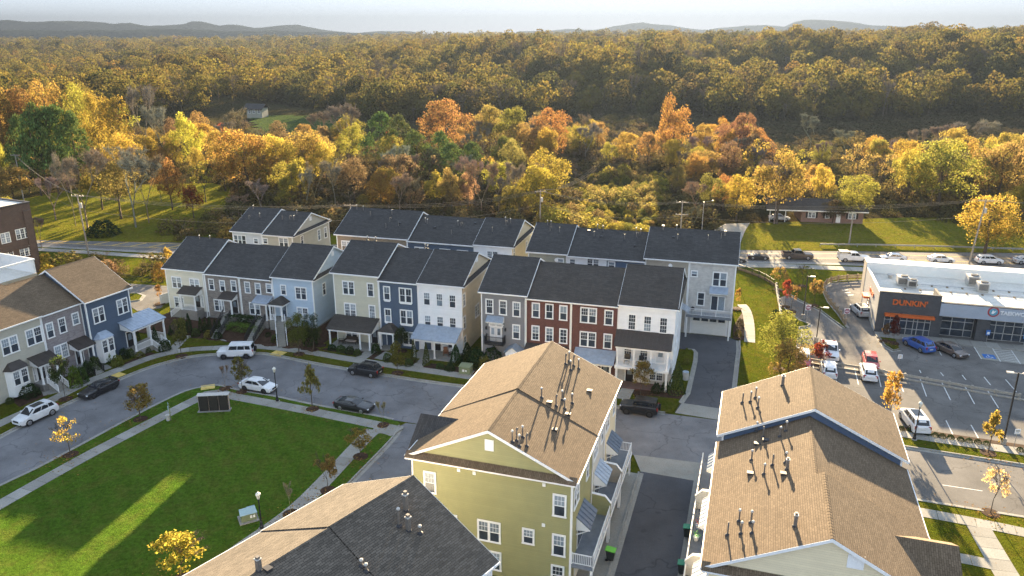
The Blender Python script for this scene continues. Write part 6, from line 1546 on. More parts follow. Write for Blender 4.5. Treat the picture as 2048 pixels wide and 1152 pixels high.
def car(kind, label, px, heading, col, name='parked_car', cat='car', group='parked cars', rims='rim', front=None, xy=None, roofbits=None, spoiler=False, z=.012, roofcol=None):
    k = KIND[kind]; pm = PAINT[col]; x, y = xy or G(*px)
    if not isinstance(heading, (int, float)):
        a, b = Vector(G(*heading[0])), Vector(G(*heading[1])); d = b - a; heading = degrees(atan2(d.x, d.y))
    root = thing(name, label, cat, (x, y, z), radians(90 - heading), group)
    L, W, H = k['L'], k['W'] / 2, k['H']; c = k['clear']; hood, belt, deck = k['hood'], k['belt'], k['deck']; f, r = L / 2, -L / 2
    isp = kind == 'pickup'
    # body: loft of cross sections, nose to tail
    nose = .06 if kind in ('boxy', 'jeep', 'pickup') else .0
    st = [(f, W * .74, c + .14, hood - .28 + nose), (f - .09, W * .88, c + .05, hood - .16 + nose), (f - .35, W * .97, c, hood - .07 + nose * .6), (f - .8, W, c, hood), (k['xa'], W, c, belt - .01), (k['xb'], W, c, belt),
          (0 - .3, W, c, belt + .01), (k['xc'] if k['xc'] < -.4 else -.5, W, c, belt + .02)]
    rear_end = k['xd'] if not isp else -1.02
    if isp: st += [(-1.02, W, c, belt)]
    elif not k['hatch']: st += [(k['xd'], W * .99, c, deck), (r + .25, W * .95, c + .02, deck - .02), (r + .05, W * .86, c + .08, deck - .10), (r, W * .78, c + .16, deck - .28)]
    else: st += [(r + .22, W * .98, c + .02, deck), (r + .06, W * .92, c + .06, deck - .05), (r, W * .86, c + .14, deck - .15)]
    m = MB()
    for (sx, hw, zb, zt) in st:
        zm = zb + (zt - zb) * .5
        half = [(hw * .90, zb), (hw * .985, zb + .12), (hw, zm), (hw * .965, zt - .09), (hw * .90, zt - .015), (hw * .5, zt + .02)]
        ring = [(sx, -yy, zz) for yy, zz in half] + [(sx, yy, zz) for yy, zz in half[::-1]]
        m.v += ring
    n = 12
    for i in range(len(st) - 1):
        for j in range(n):
            m.f.append((i * n + j, i * n + (j + 1) % n, (i + 1) * n + (j + 1) % n, (i + 1) * n + j)); m.m.append(1 if j == n - 1 else 0)
    m.f += [tuple(range(n)), tuple(range((len(st) - 1) * n, len(st) * n))[::-1]]; m.m += [0, 0]
    for wx in k['wx']:
        if isp and wx < 0: continue
        for s in (-1, 1):
            q = MB(); R = .42 if H > 1.6 else .385; q.tube((wx, s * (W - .3), .35), (wx, s * (W + .004), .35), R, n=18); m.merge(q, 1)
    if isp:
        for s in (-1, 1): m.box(r + .05, s * (W - .08), c + .1, -1.0, s * W, 1.18)
        m.box(r + .05, -W + .08, c + .1, r + .14, W - .08, 1.16); m.box(r + .14, -W + .08, .5, -1.03, W - .08, .62, 1)
        for s in (-1, 1):
            q = MB(); q.tube((k['wx'][1], s * (W - .3), .36), (k['wx'][1], s * (W + .006), .36), .45, n=18); m.merge(q, 1)
    m.build('body', [pm, MAT['plastic']], root, smooth=False)
    # cabin
    wb, wr = W * .90, W * (1 - k['wr'] * .75); zb_ = belt - .02
    A, B, Cc, D = k['xa'], k['xb'], k['xc'], k['xd']
    P = lambda x_, w_, z_: Vector((x_, w_, z_))
    q = {('a', s): P(A, s * wb * .94, zb_) for s in (-1, 1)}; q.update({('b', s): P(B, s * wr, H - .05) for s in (-1, 1)}); q.update({('c', s): P(Cc, s * wr * .97, H - .06) for s in (-1, 1)}); q.update({('d', s): P(D, s * wb * .93, (deck if not k['hatch'] else belt) - .02) for s in (-1, 1)})
    m = MB(); cm = (B + Cc) / 2
    vs = [q['a', -1], q['a', 1], q['b', -1], q['b', 1], q['c', -1], q['c', 1], q['d', -1], q['d', 1], P(B, 0, H - .015), P(cm, 0, H), P(Cc, 0, H - .02), P(cm, -wr, H - .03), P(cm, wr, H - .03)]
    rm = PAINT[roofcol] if roofcol else pm
    m.add(vs, [(0, 1, 3, 8, 2), (2, 8, 9, 11), (8, 3, 12, 9), (11, 9, 10, 4), (9, 12, 5, 10), (4, 10, 5, 7, 6), (0, 2, 11, 4, 6), (1, 7, 5, 12, 3)])
    m.build('roof', rm, root)
    def panel(nm, c4, u0, u1, v0, v1, off=.012):
        a_, b_, c_, d_ = c4
        bl = lambda u, v: (a_ * (1 - u) + b_ * u) * (1 - v) + (d_ * (1 - u) + c_ * u) * v
        pts = [bl(u0, v0), bl(u1, v0), bl(u1, v1), bl(u0, v1)]; nn = (pts[1] - pts[0]).cross(pts[3] - pts[0]).normalized(); ctr = sum(pts, Vector()) / 4
        if nn.dot(ctr - Vector((cm, 0, .9))) < 0: nn = -nn
        g = MB(); g.add([p + nn * off for p in pts], [(0, 1, 2, 3)]); return g.build(nm, MAT['glass_car'], root)
    panel('windscreen', (q['a', -1], q['a', 1], q['b', 1], q['b', -1]), .05, .95, .04, .93)
    panel('rear_window', (q['d', -1], q['d', 1], q['c', 1], q['c', -1]), .08, .92, .10 if k['hatch'] else .05, .9)
    for s in (-1, 1):
        c4 = (q['a', s], q['d', s], q['c', s], q['b', s])
        cuts = (.09, .47, .50, .88) if kind in ('coupe', 'pickup', 'roadster') else (.08, .40, .43, .70, .73, .93) if k['hatch'] else (.10, .46, .49, .86)
        for i in range(0, len(cuts), 2): panel('side_window', c4, cuts[i], cuts[i + 1], .1, .88)
    # wheels
    R = .37 if H > 1.6 else .335
    for wx in k['wx']:
        for s in (-1, 1):
            key = ('w', R, rims)
            if key not in CARMESH:
                t_ = MB(); t_.lathe([(R * .68, -.11), (R * .95, -.11), (R, -.07), (R, .07), (R * .95, .11), (R * .68, .11)], n=20); t_.xf(Matrix.Rotation(pi / 2, 4, 'X'))
                rr = MB(); rr.lathe([(R * .69, 0), (R * .69, .06), (R * .62, .075)], n=20)
                for i in range(5):
                    a = 2 * pi * i / 5; rr.add([(R * .1 * cos(a + 1.5), R * .1 * sin(a + 1.5), .085), (R * .64 * cos(a + .16), R * .64 * sin(a + .16), .08), (R * .64 * cos(a - .16), R * .64 * sin(a - .16), .08), (R * .1 * cos(a - 1.5), R * .1 * sin(a - 1.5), .085)], [(0, 1, 2, 3)])
                rr.lathe([(R * .14, .07), (R * .12, .095)], n=10)
                CARMESH[key] = (t_.mesh('tyre', MAT['tyre']), rr.mesh('rim', MAT[rims]))
            tm, rmesh = CARMESH[key]
            w = put('wheel', tm, root, (wx, s * (W - .085), R), 0)
            rm_ = put('rim', rmesh, w, (0, s * .05, 0)); rm_.rotation_euler = (-s * pi / 2, 0, 0)
    # lamps, grille, bumpers, mirrors, plates
    for s in (-1, 1):
        m = MB(); m.box(-.10, -.2, -.06, .05, .2, .06); m.build('headlight', MAT['lamp_clear'], root, (f - .12, s * W * .66, hood - .22 + nose), -s * .25)
        m = MB(); hh = .09 if not k['hatch'] else .17; m.box(-.05, -.16, -hh, .09, .16, hh); m.build('tail_light', MAT['lamp_red'], root, (r + .06 if not isp else r + .12, s * W * .72, deck - .2 if not isp else 1.0), s * .2)
        m = MB(); m.box(-.06, -.09, -.06, .1, .09, .07); m.build('mirror', pm, root, (A - .35, s * (W + .06), belt + .08))
    m = MB(); m.box(-.05, -W * .45, -.1, .03, W * .45, .1); m.build('grille', MAT['plastic'], root, (f - .01, 0, hood - .3 + nose))
    m = MB(); m.box(-.04, -W * .8, -.07, .05, W * .8, .07); m.build('bumper', MAT['plastic'], root, (f - .06, 0, c + .16)); m = MB(); m.box(-.05, -W * .8, -.07, .04, W * .8, .07); m.build('bumper', MAT['plastic'], root, (r + .06, 0, c + .2))
    m = MB(); m.box(-.02, -.26, -.06, .012, .26, .06); m.build('number_plate', MAT['plate'], root, (r - .01, 0, deck - .38))
    m = MB()
    for s in (-1, 1): m.box(k['wx'][1] + .42, s * W * .965 - .02, c - .03, k['wx'][0] - .42, s * W * .965 + .02, c + .09)
    m.build('sill', MAT['plastic'], root)
    if roofbits == 'sunroof':
        g = MB(); g.slab([(B - .15, -wr * .62, H + .012), (cm - .35, -wr * .62, H + .014), (cm - .35, wr * .62, H + .014), (B - .15, wr * .62, H + .012)], .03); g.build('sunroof', MAT['glass_car'], root)
    if roofbits == 'rack':
        for s in (-1, 1): m = MB(); m.box(Cc + .15, s * wr * .85 - .03, H - .03, B - .1, s * wr * .85 + .03, H + .07); m.build('roof_rail', MAT['plastic'], root)
        for xx in (B - .45, Cc + .5): m = MB(); m.box(xx - .03, -wr * .85, H + .07, xx + .03, wr * .85, H + .11); m.build('crossbar', MAT['plastic'], root)
    if spoiler:
        m = MB(); m.box(r + .05, -W * .8, deck + .13, r + .32, W * .8, deck + .17)
        for s in (-1, 1): m.box(r + .12, s * W * .7 - .03, deck - .05, r + .25, s * W * .7 + .03, deck + .13)
        m.build('spoiler', MAT['plastic'], root)
    if kind in ('boxy', 'jeep'):
        m = MB(); m.tube((r - .26, 0, belt - .12), (r - .02, 0, belt - .12), .38, n=18); m.build('spare_wheel', MAT['tyre'], root)
        m = MB()
        for wx in k['wx']:
            for s in (-1, 1):
                for i in range(7):
                    a0, a1 = pi * i / 7, pi * (i + 1) / 7; m.add([(wx + .5 * cos(a), s * (W + o_), .36 + .5 * sin(a)) for a in (a0, a1) for o_ in (-.05, .08)], [(0, 1, 3, 2)])
        m.build('wheel_flare', MAT['plastic'], root)
    return root

KO = [G(27, 857), G(160, 796)]
car('suv', 'white compact crossover with dark sunroof parked at the left kerb', (73, 838), ((160, 796), (27, 857)), 'white', roofbits='sunroof')
car('coupe', 'black two door car with rear wing parked at the left kerb', (199, 785), ((232, 763), (160, 796)), 'black', spoiler=True, rims='rim_dark')
car('boxy', 'white boxy off roader with spare wheel parked on the bend', (474, 713), ((512, 708), (440, 710)), 'white', rims='rim_dark')
car('sedan', 'white saloon car parked beside the lawn at the bend', (517, 779), ((480, 782), (550, 794)), 'white', rims='rim_dark')
car('hatch', 'black hatchback with roof rack parked in front of the navy house', (731, 748), ((825, 760), (700, 740)), 'black', roofbits='rack')
car('coupe', 'black sports coupe parked at the lawn side kerb', (709, 818), ((625, 811), (747, 833)), 'black')
car('jeep', 'black square off roader with spare wheel parked near the alley mouth', (1278, 825), ((1440, 842), (1317, 825)), 'black', rims='rim_dark')
HW = degrees(atan2(1, -.11))
car('roadster', 'low black sports car driving on the highway', (1516, 518), 97, 'black', 'driving_car', group='cars on the highway')
car('pickup', 'dark brown pickup truck driving on the highway', (1594, 517), 97, 'brown', 'pickup_truck', 'pickup', 'cars on the highway', rims='rim')
car('sedan', 'white saloon on the highway, just above the shop parapet', (1785, 521), 277, 'white', 'driving_car', group='cars on the highway')
car('sedan', 'white saloon on the highway between the parapet step and the leaning pole', (1881, 524), 97, 'white', 'driving_car', group='cars on the highway')
car('suv', 'white crossover on the highway right of the leaning pole', (1977, 527), 97, 'white', 'driving_car', group='cars on the highway')
car('sedan', 'pale car cut by the right edge of the picture on the highway', (2052, 527), 97, 'silver', 'driving_car', group='cars on the highway')
car('sedan', 'black car half hidden behind the end house on the highway', (1466, 524), 97, 'black', 'driving_car', group='cars on the highway')
v = car('pickup', 'white utility truck with tool lockers driving on the highway', (1706, 522), 97, 'white', 'service_truck', 'truck', 'cars on the highway')
for s in (-1, 1):
    for i in range(3):
        m = MB(); m.box(-2.85 + i * .62, s * .72, .75, -2.27 + i * .62, s * 1.02, 1.62); m.build('tool_locker', PAINT['white'], v)
m = MB(); m.box(-2.8, -.95, 1.9, -1.0, .95, 2.0); m.box(-2.75, -.9, 1.62, -2.65, -.8, 1.9); m.box(-2.75, .8, 1.62, -2.65, .9, 1.9); m.box(-1.2, -.9, 1.62, -1.1, -.8, 1.9); m.box(-1.2, .8, 1.62, -1.1, .9, 1.9); m.build('ladder_rack', MAT['plastic'], v)
GP = 'cars in the shop parking lot'
car('suv', 'silver and black crossover waiting in the drive through lane', (1719, 628), 2, 'silver', 'waiting_car', roofbits='sunroof', group=GP)
car('suv', 'bright blue crossover parked in front of the coffee shop', (1836, 697), 345, 'blue', group=GP)
car('sedan', 'bronze saloon parked nose out in front of the shops', (1901, 707), 163, 'bronze', group=GP)
car('suv', 'red car with roof whitened as a reflection parked behind the bushy tree', (1605, 728), 197, 'red', group=GP, roofcol='white')  # white roof colour stands in for the reflection on this car's top
car('pickup', 'white pickup truck parked beyond the timber guardrail', (1659, 711), 197, 'white', 'pickup_truck', 'pickup', GP)
car('suv', 'white crossover parked with its tail to us, left one at the guardrail', (1656, 748), 17, 'white', group=GP)
car('hatch', 'red hatchback parked beyond the timber guardrail', (1740, 732), 197, 'red', group=GP)
car('suv', 'white crossover parked with its tail to us, right one at the guardrail', (1735, 753), 17, 'white', group=GP)
car('big_suv', 'large white sunroofed van parked beside the grass tip in the lower lot', (1827, 851), 7, 'white', group=GP, roofbits='sunroof')
car('sedan', 'silver car under the ranch house carport', (1558, 440), 97, 'silver', group=None)
# ---------------------------------------------------------------- vegetation
def leafmat(name, ramp=None, trans=.45, lo=.62, hi=1.3, drift=.014):
    m, t, b = newmat(name); t.nodes.remove(b); out = t.nodes['Material Output']
    geo = nd(t, 'ShaderNodeNewGeometry'); oi = nd(t, 'ShaderNodeObjectInfo')
    if ramp:
        cr = nd(t, 'ShaderNodeValToRGB'); el = cr.color_ramp.elements
        while len(el) < len(ramp): el.new(.5)
        for e, (p, c) in zip(el, ramp): e.position = p; e.color = (*c, 1)
        # colour drifts over the land, then varies from plant to plant
        ns = noise(t, oi.outputs['Location'], drift, 2, .5)
        lk(t, mathn(t, 'ADD', mathn(t, 'MULTIPLY', oi.outputs['Random'], .62), remap(t, ns, .3, .7, 0, .38)), cr.inputs[0]); base = cr.outputs[0]
    else: base = oi.outputs['Color']
    k = remap(t, geo.outputs['Random Per Island'], 0, 1, lo, hi)
    cc = nd(t, 'ShaderNodeCombineColor')
    for i in range(3): lk(t, k, cc.inputs[i])
    a = mixc(t, 1.0, base, cc.outputs[0], 'MULTIPLY')
    # some leaves turned browner, some greener
    hs = nd(t, 'ShaderNodeHueSaturation'); lk(t, a, hs.inputs['Color']); h2 = mathn(t, 'FRACT', mathn(t, 'MULTIPLY', geo.outputs['Random Per Island'], 7.31)); lk(t, remap(t, h2, 0, 1, .478, .522), hs.inputs['Hue'])
    d = nd(t, 'ShaderNodeBsdfDiffuse'); tr = nd(t, 'ShaderNodeBsdfTranslucent'); mx = nd(t, 'ShaderNodeMixShader'); mx.inputs[0].default_value = trans
    lk(t, hs.outputs[0], d.inputs[0]); lk(t, hs.outputs[0], tr.inputs[0]); lk(t, d.outputs[0], mx.inputs[1]); lk(t, tr.outputs[0], mx.inputs[2]); lk(t, mx.outputs[0], out.inputs[0]); return m
MAT['leaf'] = leafmat('leaf', None, .58)
MAT['needle'] = leafmat('needle', None, .15, .55, 1.4)
MAT['twig'] = leafmat('twig', None, .1, .7, 1.25)
def fastmesh(name, V, Fn, mats, fm=None):
    """V (N,3); Fn (M,4) quads"""
    me = bpy.data.meshes.new(name); V = np.asarray(V, np.float32); Fn = np.asarray(Fn, np.int32)
    me.vertices.add(len(V)); me.vertices.foreach_set('co', V.ravel()); k = Fn.shape[1]
    me.loops.add(Fn.size); me.loops.foreach_set('vertex_index', Fn.ravel()); me.polygons.add(len(Fn)); me.polygons.foreach_set('loop_start', np.arange(0, Fn.size, k, dtype=np.int32))
    for m in mats: me.materials.append(m)
    me.update(calc_edges=True); return me
def leaves(C, size, rng, up=.25):
    """kite shaped leaf sprays around the centres C"""
    n = len(C); N = rng.normal(size=(n, 3)); N[:, 2] += up; N /= np.linalg.norm(N, axis=1)[:, None]
    A = rng.normal(size=(n, 3)); U = np.cross(N, A); U /= np.linalg.norm(U, axis=1)[:, None]; Vv = np.cross(N, U)
    s = (size * rng.uniform(.55, 1.3, n))[:, None]
    bend = N * s * rng.uniform(-.25, .25, n)[:, None]
    P = np.stack([C - U * s * .5, C + Vv * s * .38 + bend, C + U * s * .5, C - Vv * s * .38 + bend], 1).reshape(-1, 3)
    return P, np.arange(4 * n).reshape(-1, 4)
def crown(name, seed, n=2600, leaf=.045, lobes=22, z0=.24, shape='round', mat='leaf', hole=.25, lr=(.075, .17)):
    rng = np.random.default_rng(seed); L = []
    zc, rz = (1 + z0) / 2, (1 - z0) / 2
    for i in range(lobes):
        th = rng.uniform(0, 2 * pi); cz = rng.uniform(-.85, .95); rr = sqrt(max(0, 1 - cz * cz))
        if shape == 'pyramid': rr = .95 * (1 - (cz + .85) / 1.85) + .05
        if shape == 'vase': rr = .35 + .6 * (cz + .85) / 1.8
        k = rng.uniform(.35, .92); p = np.array([.5 * rr * k * cos(th), .5 * rr * k * sin(th), zc + rz * cz * rng.uniform(.6, .9)])
        L.append((p, rng.uniform(*lr) * (1 if shape == 'round' else .75)))
    w = np.array([l[1] ** 2 for l in L]); idx = rng.choice(len(L), n, p=w / w.sum())
    ctr = np.array([L[i][0] for i in idx]); rad = np.array([L[i][1] for i in idx])
    D = rng.normal(size=(n, 3)); D /= np.linalg.norm(D, axis=1)[:, None]; D[:, 2] = np.where(rng.random(n) < .6, np.abs(D[:, 2]), D[:, 2])
    C = ctr + D * (rad * (1 - hole * rng.random(n) ** 1.5))[:, None] * np.array([1, 1, .85 * rz / .38])
    C += rng.normal(size=(n, 3)) * .012
    P, F_ = leaves(C, leaf, rng); return fastmesh(name, P, F_, [MAT[mat]])
def tubes(segs, sides=4):
    V = []; F_ = []
    for (p, q, r0, r1) in segs:
        p = np.array(p); q = np.array(q); d = q - p; d = d / (np.linalg.norm(d) + 1e-9)
        u = np.cross(d, (0, 0, 1) if abs(d[2]) < .9 else (1, 0, 0)); u /= np.linalg.norm(u); w = np.cross(d, u); b = len(V)
        for c, r in ((p, r0), (q, r1)):
            for k in range(sides): a = 2 * pi * k / sides; V.append(c + u * r * cos(a) + w * r * sin(a))
        for k in range(sides): F_.append((b + k, b + (k + 1) % sides, b + sides + (k + 1) % sides, b + sides + k))
    return V, F_
def trunkmesh(name, seed, h0=.3, top=.8, r=.022, limbs=6, spread=.34, mat='bark', sides=7):
    rng = random.Random(seed); S = []; p = (0, 0, -.02); rr = r * 1.25; k = 5
    for i in range(k):
        q = (p[0] + rng.gauss(0, .012), p[1] + rng.gauss(0, .012), -.02 + (top + .02) * (i + 1) / k); S.append((p, q, rr, rr * .78)); rr *= .78; p = q
        if i >= 1:
            for _ in range(max(1, limbs // 3)):
                a = rng.uniform(0, 2 * pi); m_ = (p[0] + spread * .5 * cos(a), p[1] + spread * .5 * sin(a), p[2] + rng.uniform(.05, .14)); e = (p[0] + spread * cos(a + .2), p[1] + spread * sin(a + .2), m_[2] + rng.uniform(.06, .16))
                S.append((p, m_, rr * .6, rr * .4)); S.append((m_, e, rr * .4, rr * .12))
    V, F_ = tubes(S, sides); return fastmesh(name, V, F_, [MAT[mat]])
def baremesh(name, seed, depth=5, r=.02, twigs=1500, vase=.5, mat='twig', h0=.2):
    rng = random.Random(seed); S = []; ends = []
    def grow(p, d, L, rr, dep):
        q = p + d * L; S.append((tuple(p), tuple(q), rr, rr * .7))
        if dep == 0: ends.append((p, q, d)); return
        if dep <= 2: ends.append((p, q, d))
        for _ in range(rng.choice((2, 2, 3))):
            ax = Vector((rng.gauss(0, 1), rng.gauss(0, 1), rng.gauss(0, .45))).normalized(); nd_ = (d + ax * rng.uniform(.35, .75) * vase * 1.5 + Vector((0, 0, .16))).normalized()
            grow(q, nd_, L * rng.uniform(.62, .84), rr * .62, dep - 1)
    grow(Vector((0, 0, -.02)), Vector((0, 0, 1)), h0 + .02, r, depth)
    # normalise to unit height and width
    mz = max(s[1][2] for s in S); mw = max(max(abs(s[1][0]), abs(s[1][1])) for s in S); kx = .47 / mw; kz = .97 / mz
    sc_ = lambda p: (p[0] * kx, p[1] * kx, p[2] * kz)
    V, F_ = tubes([(sc_(a), sc_(b), c, d) for a, b, c, d in S], 4)
    V = list(V); F_ = list(F_)
    for _ in range(twigs):
        p, q, d = rng.choice(ends); t = rng.random(); a = np.array(sc_(p.lerp(q, t))); e = Vector((rng.gauss(0, 1), rng.gauss(0, 1), rng.gauss(.5, .8))).normalized(); L = rng.uniform(.03, .085)
        b = a + np.array([e.x * L, e.y * L, e.z * L]); u = np.array(e.cross(Vector((rng.random(), rng.random(), rng.random()))).normalized()) * .0036
        k = len(V); V += [a - u, a + u, b + u * .4, b - u * .4]; F_.append((k, k + 1, k + 2, k + 3))
    return fastmesh(name, V, F_, [MAT[mat]])
def pinecrown(name, seed, n=2800, leaf=.038, z0=.36):
    rng = np.random.default_rng(seed); C = []
    for i in range(44):
        z = rng.uniform(z0, .98); rad = .46 * (1 - ((z - z0) / (1.05 - z0)) ** 1.5) * rng.uniform(.5, 1) ** .6; th = rng.uniform(0, 2 * pi)
        c = np.array([rad * cos(th), rad * sin(th), z]); k = n // 44; D = rng.normal(size=(k, 3)) * np.array([.06, .06, .02]); D[:, 2] += .03 - 3.5 * (D[:, 0] ** 2 + D[:, 1] ** 2); C.append(c + D)
    P, F_ = leaves(np.concatenate(C), leaf, rng, .6); return fastmesh(name, P, F_, [MAT['needle']])
def conecrown(name, seed, n=1500, leaf=.07):
    rng = np.random.default_rng(seed); z = rng.random(n) ** 1.25; r = .46 * (1 - z) ** .75 * (.86 + .14 * rng.random(n)) + .02; th = rng.uniform(0, 2 * pi, n)
    r *= 1 + .12 * np.sin(th * 3 + z * 9)
    P, F_ = leaves(np.stack([r * np.cos(th), r * np.sin(th), z * .97 + .02], 1), leaf, rng); return fastmesh(name, P, F_, [MAT['needle']])
def shrubcrown(name, seed, n=900, leaf=.10, box=False):
    rng = np.random.default_rng(seed); D = rng.normal(size=(n, 3)); 
    if box: D = D / np.abs(D).max(axis=1)[:, None]
    else: D /= np.linalg.norm(D, axis=1)[:, None]
    D[:, 2] = np.abs(D[:, 2]); k = (.42 + .07 * rng.random(n)); k *= 1 + (0 if box else .12) * np.sin(D[:, 0] * 7 + seed) * np.cos(D[:, 1] * 6)
    P, F_ = leaves(D * k[:, None] * np.array([1, 1, 2.0]), leaf, rng); return fastmesh(name, P, F_, [MAT['needle']])
VEG = dict(round=[], tall=[], young=[], sparse=[], pyramid=[], bare=[], pine=[], cone=[], shrub=[], hedge=[])
for i in range(5): VEG['round'].append((trunkmesh('trunk', 10 + i, r=.022), crown('crown', 20 + i, 9000, .023, 44, .14)))
for i in range(4): VEG['tall'].append((trunkmesh('trunk', 30 + i, r=.02, spread=.28), crown('crown', 40 + i, 6500, .026, 38, .22, hole=.5)))
for i in range(3): VEG['young'].append((baremesh('trunk', 50 + i, 4, .016, 300, .6, mat='bark', h0=.3), crown('crown', 60 + i, 1500, .052, 24, .28, hole=.7)))
for i in range(3): VEG['sparse'].append((baremesh('trunk', 70 + i, 4, .017, 260, mat='bark'), crown('crown', 80 + i, 600, .045, 15, .33, hole=.8)))
for i in range(2): VEG['pyramid'].append((trunkmesh('trunk', 90 + i, r=.02, top=.9, spread=.2), crown('crown', 100 + i, 1200, .06, 26, .25, 'pyramid', hole=.5)))
for i in range(5): VEG['bare'].append((baremesh('trunk', 110 + i, 6 if i < 3 else 5, .018, 2300, .45 + .08 * (i % 3)), None))
for i in range(3): VEG['pine'].append((trunkmesh('trunk', 130 + i, top=.93, r=.02, limbs=4, spread=.2), pinecrown('crown', 140 + i)))
for i in range(2): VEG['cone'].append((None, conecrown('foliage', 150 + i)))
for i in range(3): VEG['shrub'].append((None, shrubcrown('foliage', 160 + i)))
VEG['hedge'].append((None, shrubcrown('foliage', 170, 1400, .085, True)))
VC = dict(gold=(.33, .235, .05), yellow=(.38, .30, .055), orange=(.30, .175, .055), rust=(.20, .115, .055), red=(.30, .06, .03), darkred=(.15, .035, .022), peach=(.36, .22, .11), olive=(.17, .155, .035), ygreen=(.29, .235, .045), green=(.07, .10, .028), dgreen=(.035, .06, .02),
          pine=(.14, .175, .05), brown=(.16, .115, .06), bronze=(.29, .205, .06), bare=(.25, .215, .165), barewarm=(.25, .205, .13), hedge=(.11, .17, .03), ochre=(.26, .18, .06), pale=(.50, .38, .16))
_tv = random.Random(21); NTREE = [0]
def plant(kind, x, y, h, w, col, label, name='tree', cat='tree', group=None, z=0.0, rz=None, variant=None):
    vs = VEG[kind]; tm, cm = vs[_tv.randrange(len(vs)) if variant is None else variant % len(vs)]
    c = VC[col] if isinstance(col, str) else col; c = tuple(min(1, v * _tv.uniform(.88, 1.12)) for v in c)
    t = thing(name, label, cat, (x, y, z), _tv.uniform(0, 6.28) if rz is None else rz, group); t.scale = (w, w, h)
    if tm:
        o = put('trunk', tm, t); o.color = (*c, 1)
    if cm:
        o = put('crown' if tm else 'foliage', cm, t); o.color = (*c, 1)
    NTREE[0] += 1; return t
def T(kind, bx, by, ty, wpx, col, label, name='tree', cat='tree', group=None, z=0.0, **kw):
    if z == .12:
        for _ in range(4): z = ground_z(*G(bx, by, z))
    x, y = G(bx, by, z); h = height_px(bx, by, ty, z); s = FPX / depth_at(x, y, z)
    if z == 0.0 and y > 340: z = float(terrain_z(x, y))
    return plant(kind, x, y, h, wpx / s, col, label, name, cat, group, z, **kw)
GS_ = 'young street trees'; STREET = []
for a in [
    ('young', 281, 838, 773, 80, 'bronze', 'wide bronze leaved street tree between the street and the lawn path'),
    ('sparse', 141, 909, 836, 66, 'yellow', 'half bare street tree with bright yellow leaves at the left kerb of the lawn'),
    ('pyramid', 625, 818, 727, 50, 'bronze', 'narrow bronze street tree between white sedan and black coupe'),
    ('young', 485, 783, 714, 42, 'olive', 'olive yellow street tree in front of the white sedan'),
    ('bare', 451, 777, 729, 26, 'barewarm', 'thin bare sapling at the bend beside the mailbox kiosk'),
    ('bare', 766, 851, 800, 26, 'barewarm', 'bare sapling at the corner beyond the black coupe'),
    ('round', 598, 708, 624, 46, 'olive', 'olive street tree in front of the light blue house'),
    ('round', 627, 700, 628, 46, 'green', 'dark green tree at the corner of the light blue house'),
    ('young', 363, 712, 637, 48, 'olive', 'dull olive street tree by the navy wrap porch'),
    ('young', 131, 798, 708, 44, 'green', 'green street tree with yellowed top before the greige house'),
    ('young', 795, 746, 683, 45, 'olive', 'olive street tree on the verge before the navy middle house'),
    ('round', 803, 702, 654, 34, 'green', 'dark green tree close against the navy middle house'),
    ('young', 1281, 791, 722, 56, 'bronze', 'golden bronze tree in the bed before the white veranda house'),
    ('young', 721, 913, 856, 56, 'bronze', 'bronze tree on the strip right of the lawn, farther of two'),
    ('young', 656, 981, 908, 50, 'ochre', 'yellow brown tree on the strip right of the lawn, nearer of two'),
    ('bare', 582, 1028, 968, 40, 'barewarm', 'bare grey tree on the lawn path near the slate roof'),
    ('young', 363, 1158, 1074, 122, 'yellow', 'bright yellow round tree at the bottom edge of the lawn'),
    ('young', 1778, 843, 742, 54, 'gold', 'orange gold tree on the grass tip beside the white van'),
    ('pyramid', 1976, 906, 820, 50, 'gold', 'gold pointed tree on the pavement strip by the lower lot'),
    ('sparse', 1981, 1026, 933, 62, 'pale', 'half bare pale yellow tree beside the lower street'),
    ('round', 1558, 738, 628, 100, (.20, .19, .045), 'big bushy yellow green tree at the end of the bleached guardrail'),
    ('round', 1574, 772, 682, 84, 'ochre', 'bushy ochre tree just in front of the big yellow green one'),
    ('young', 1640, 726, 684, 56, 'darkred', 'low dark red tree beside the red parked car'),
    ('young', 1570, 613, 559, 24, 'red', 'bright red young tree on the grass island'),
    ('sparse', 1582, 622, 565, 32, 'ochre', 'thin ochre young tree beside the bright red one'),
    ('young', 1628, 611, 555, 28, 'orange', 'orange red young tree by the drive through fence'),
    ('sparse', 1556, 579, 531, 40, 'ochre', 'sparse ochre tree above the black metal fence'),
    ('sparse', 1605, 572, 531, 40, 'olive', 'sparse olive tree behind the thin lot light'),
    ('young', 1786, 686, 630, 28, 'darkred', 'dark red young tree on the island before the coffee shop'),
    ('young', 1770, 682, 648, 20, 'rust', 'small rust red tree at the corner of the coffee shop'),
    ('young', 1474, 617, 577, 14, 'orange', 'narrow orange tree beside the end house walk'),
    ('young', 320, 607, 569, 16, 'orange', 'small orange tree by the white fence panel'),
]:
    t_ = T(*a, name='street_tree', group=GS_, z=.11); STREET.append((t_.location.x, t_.location.y))
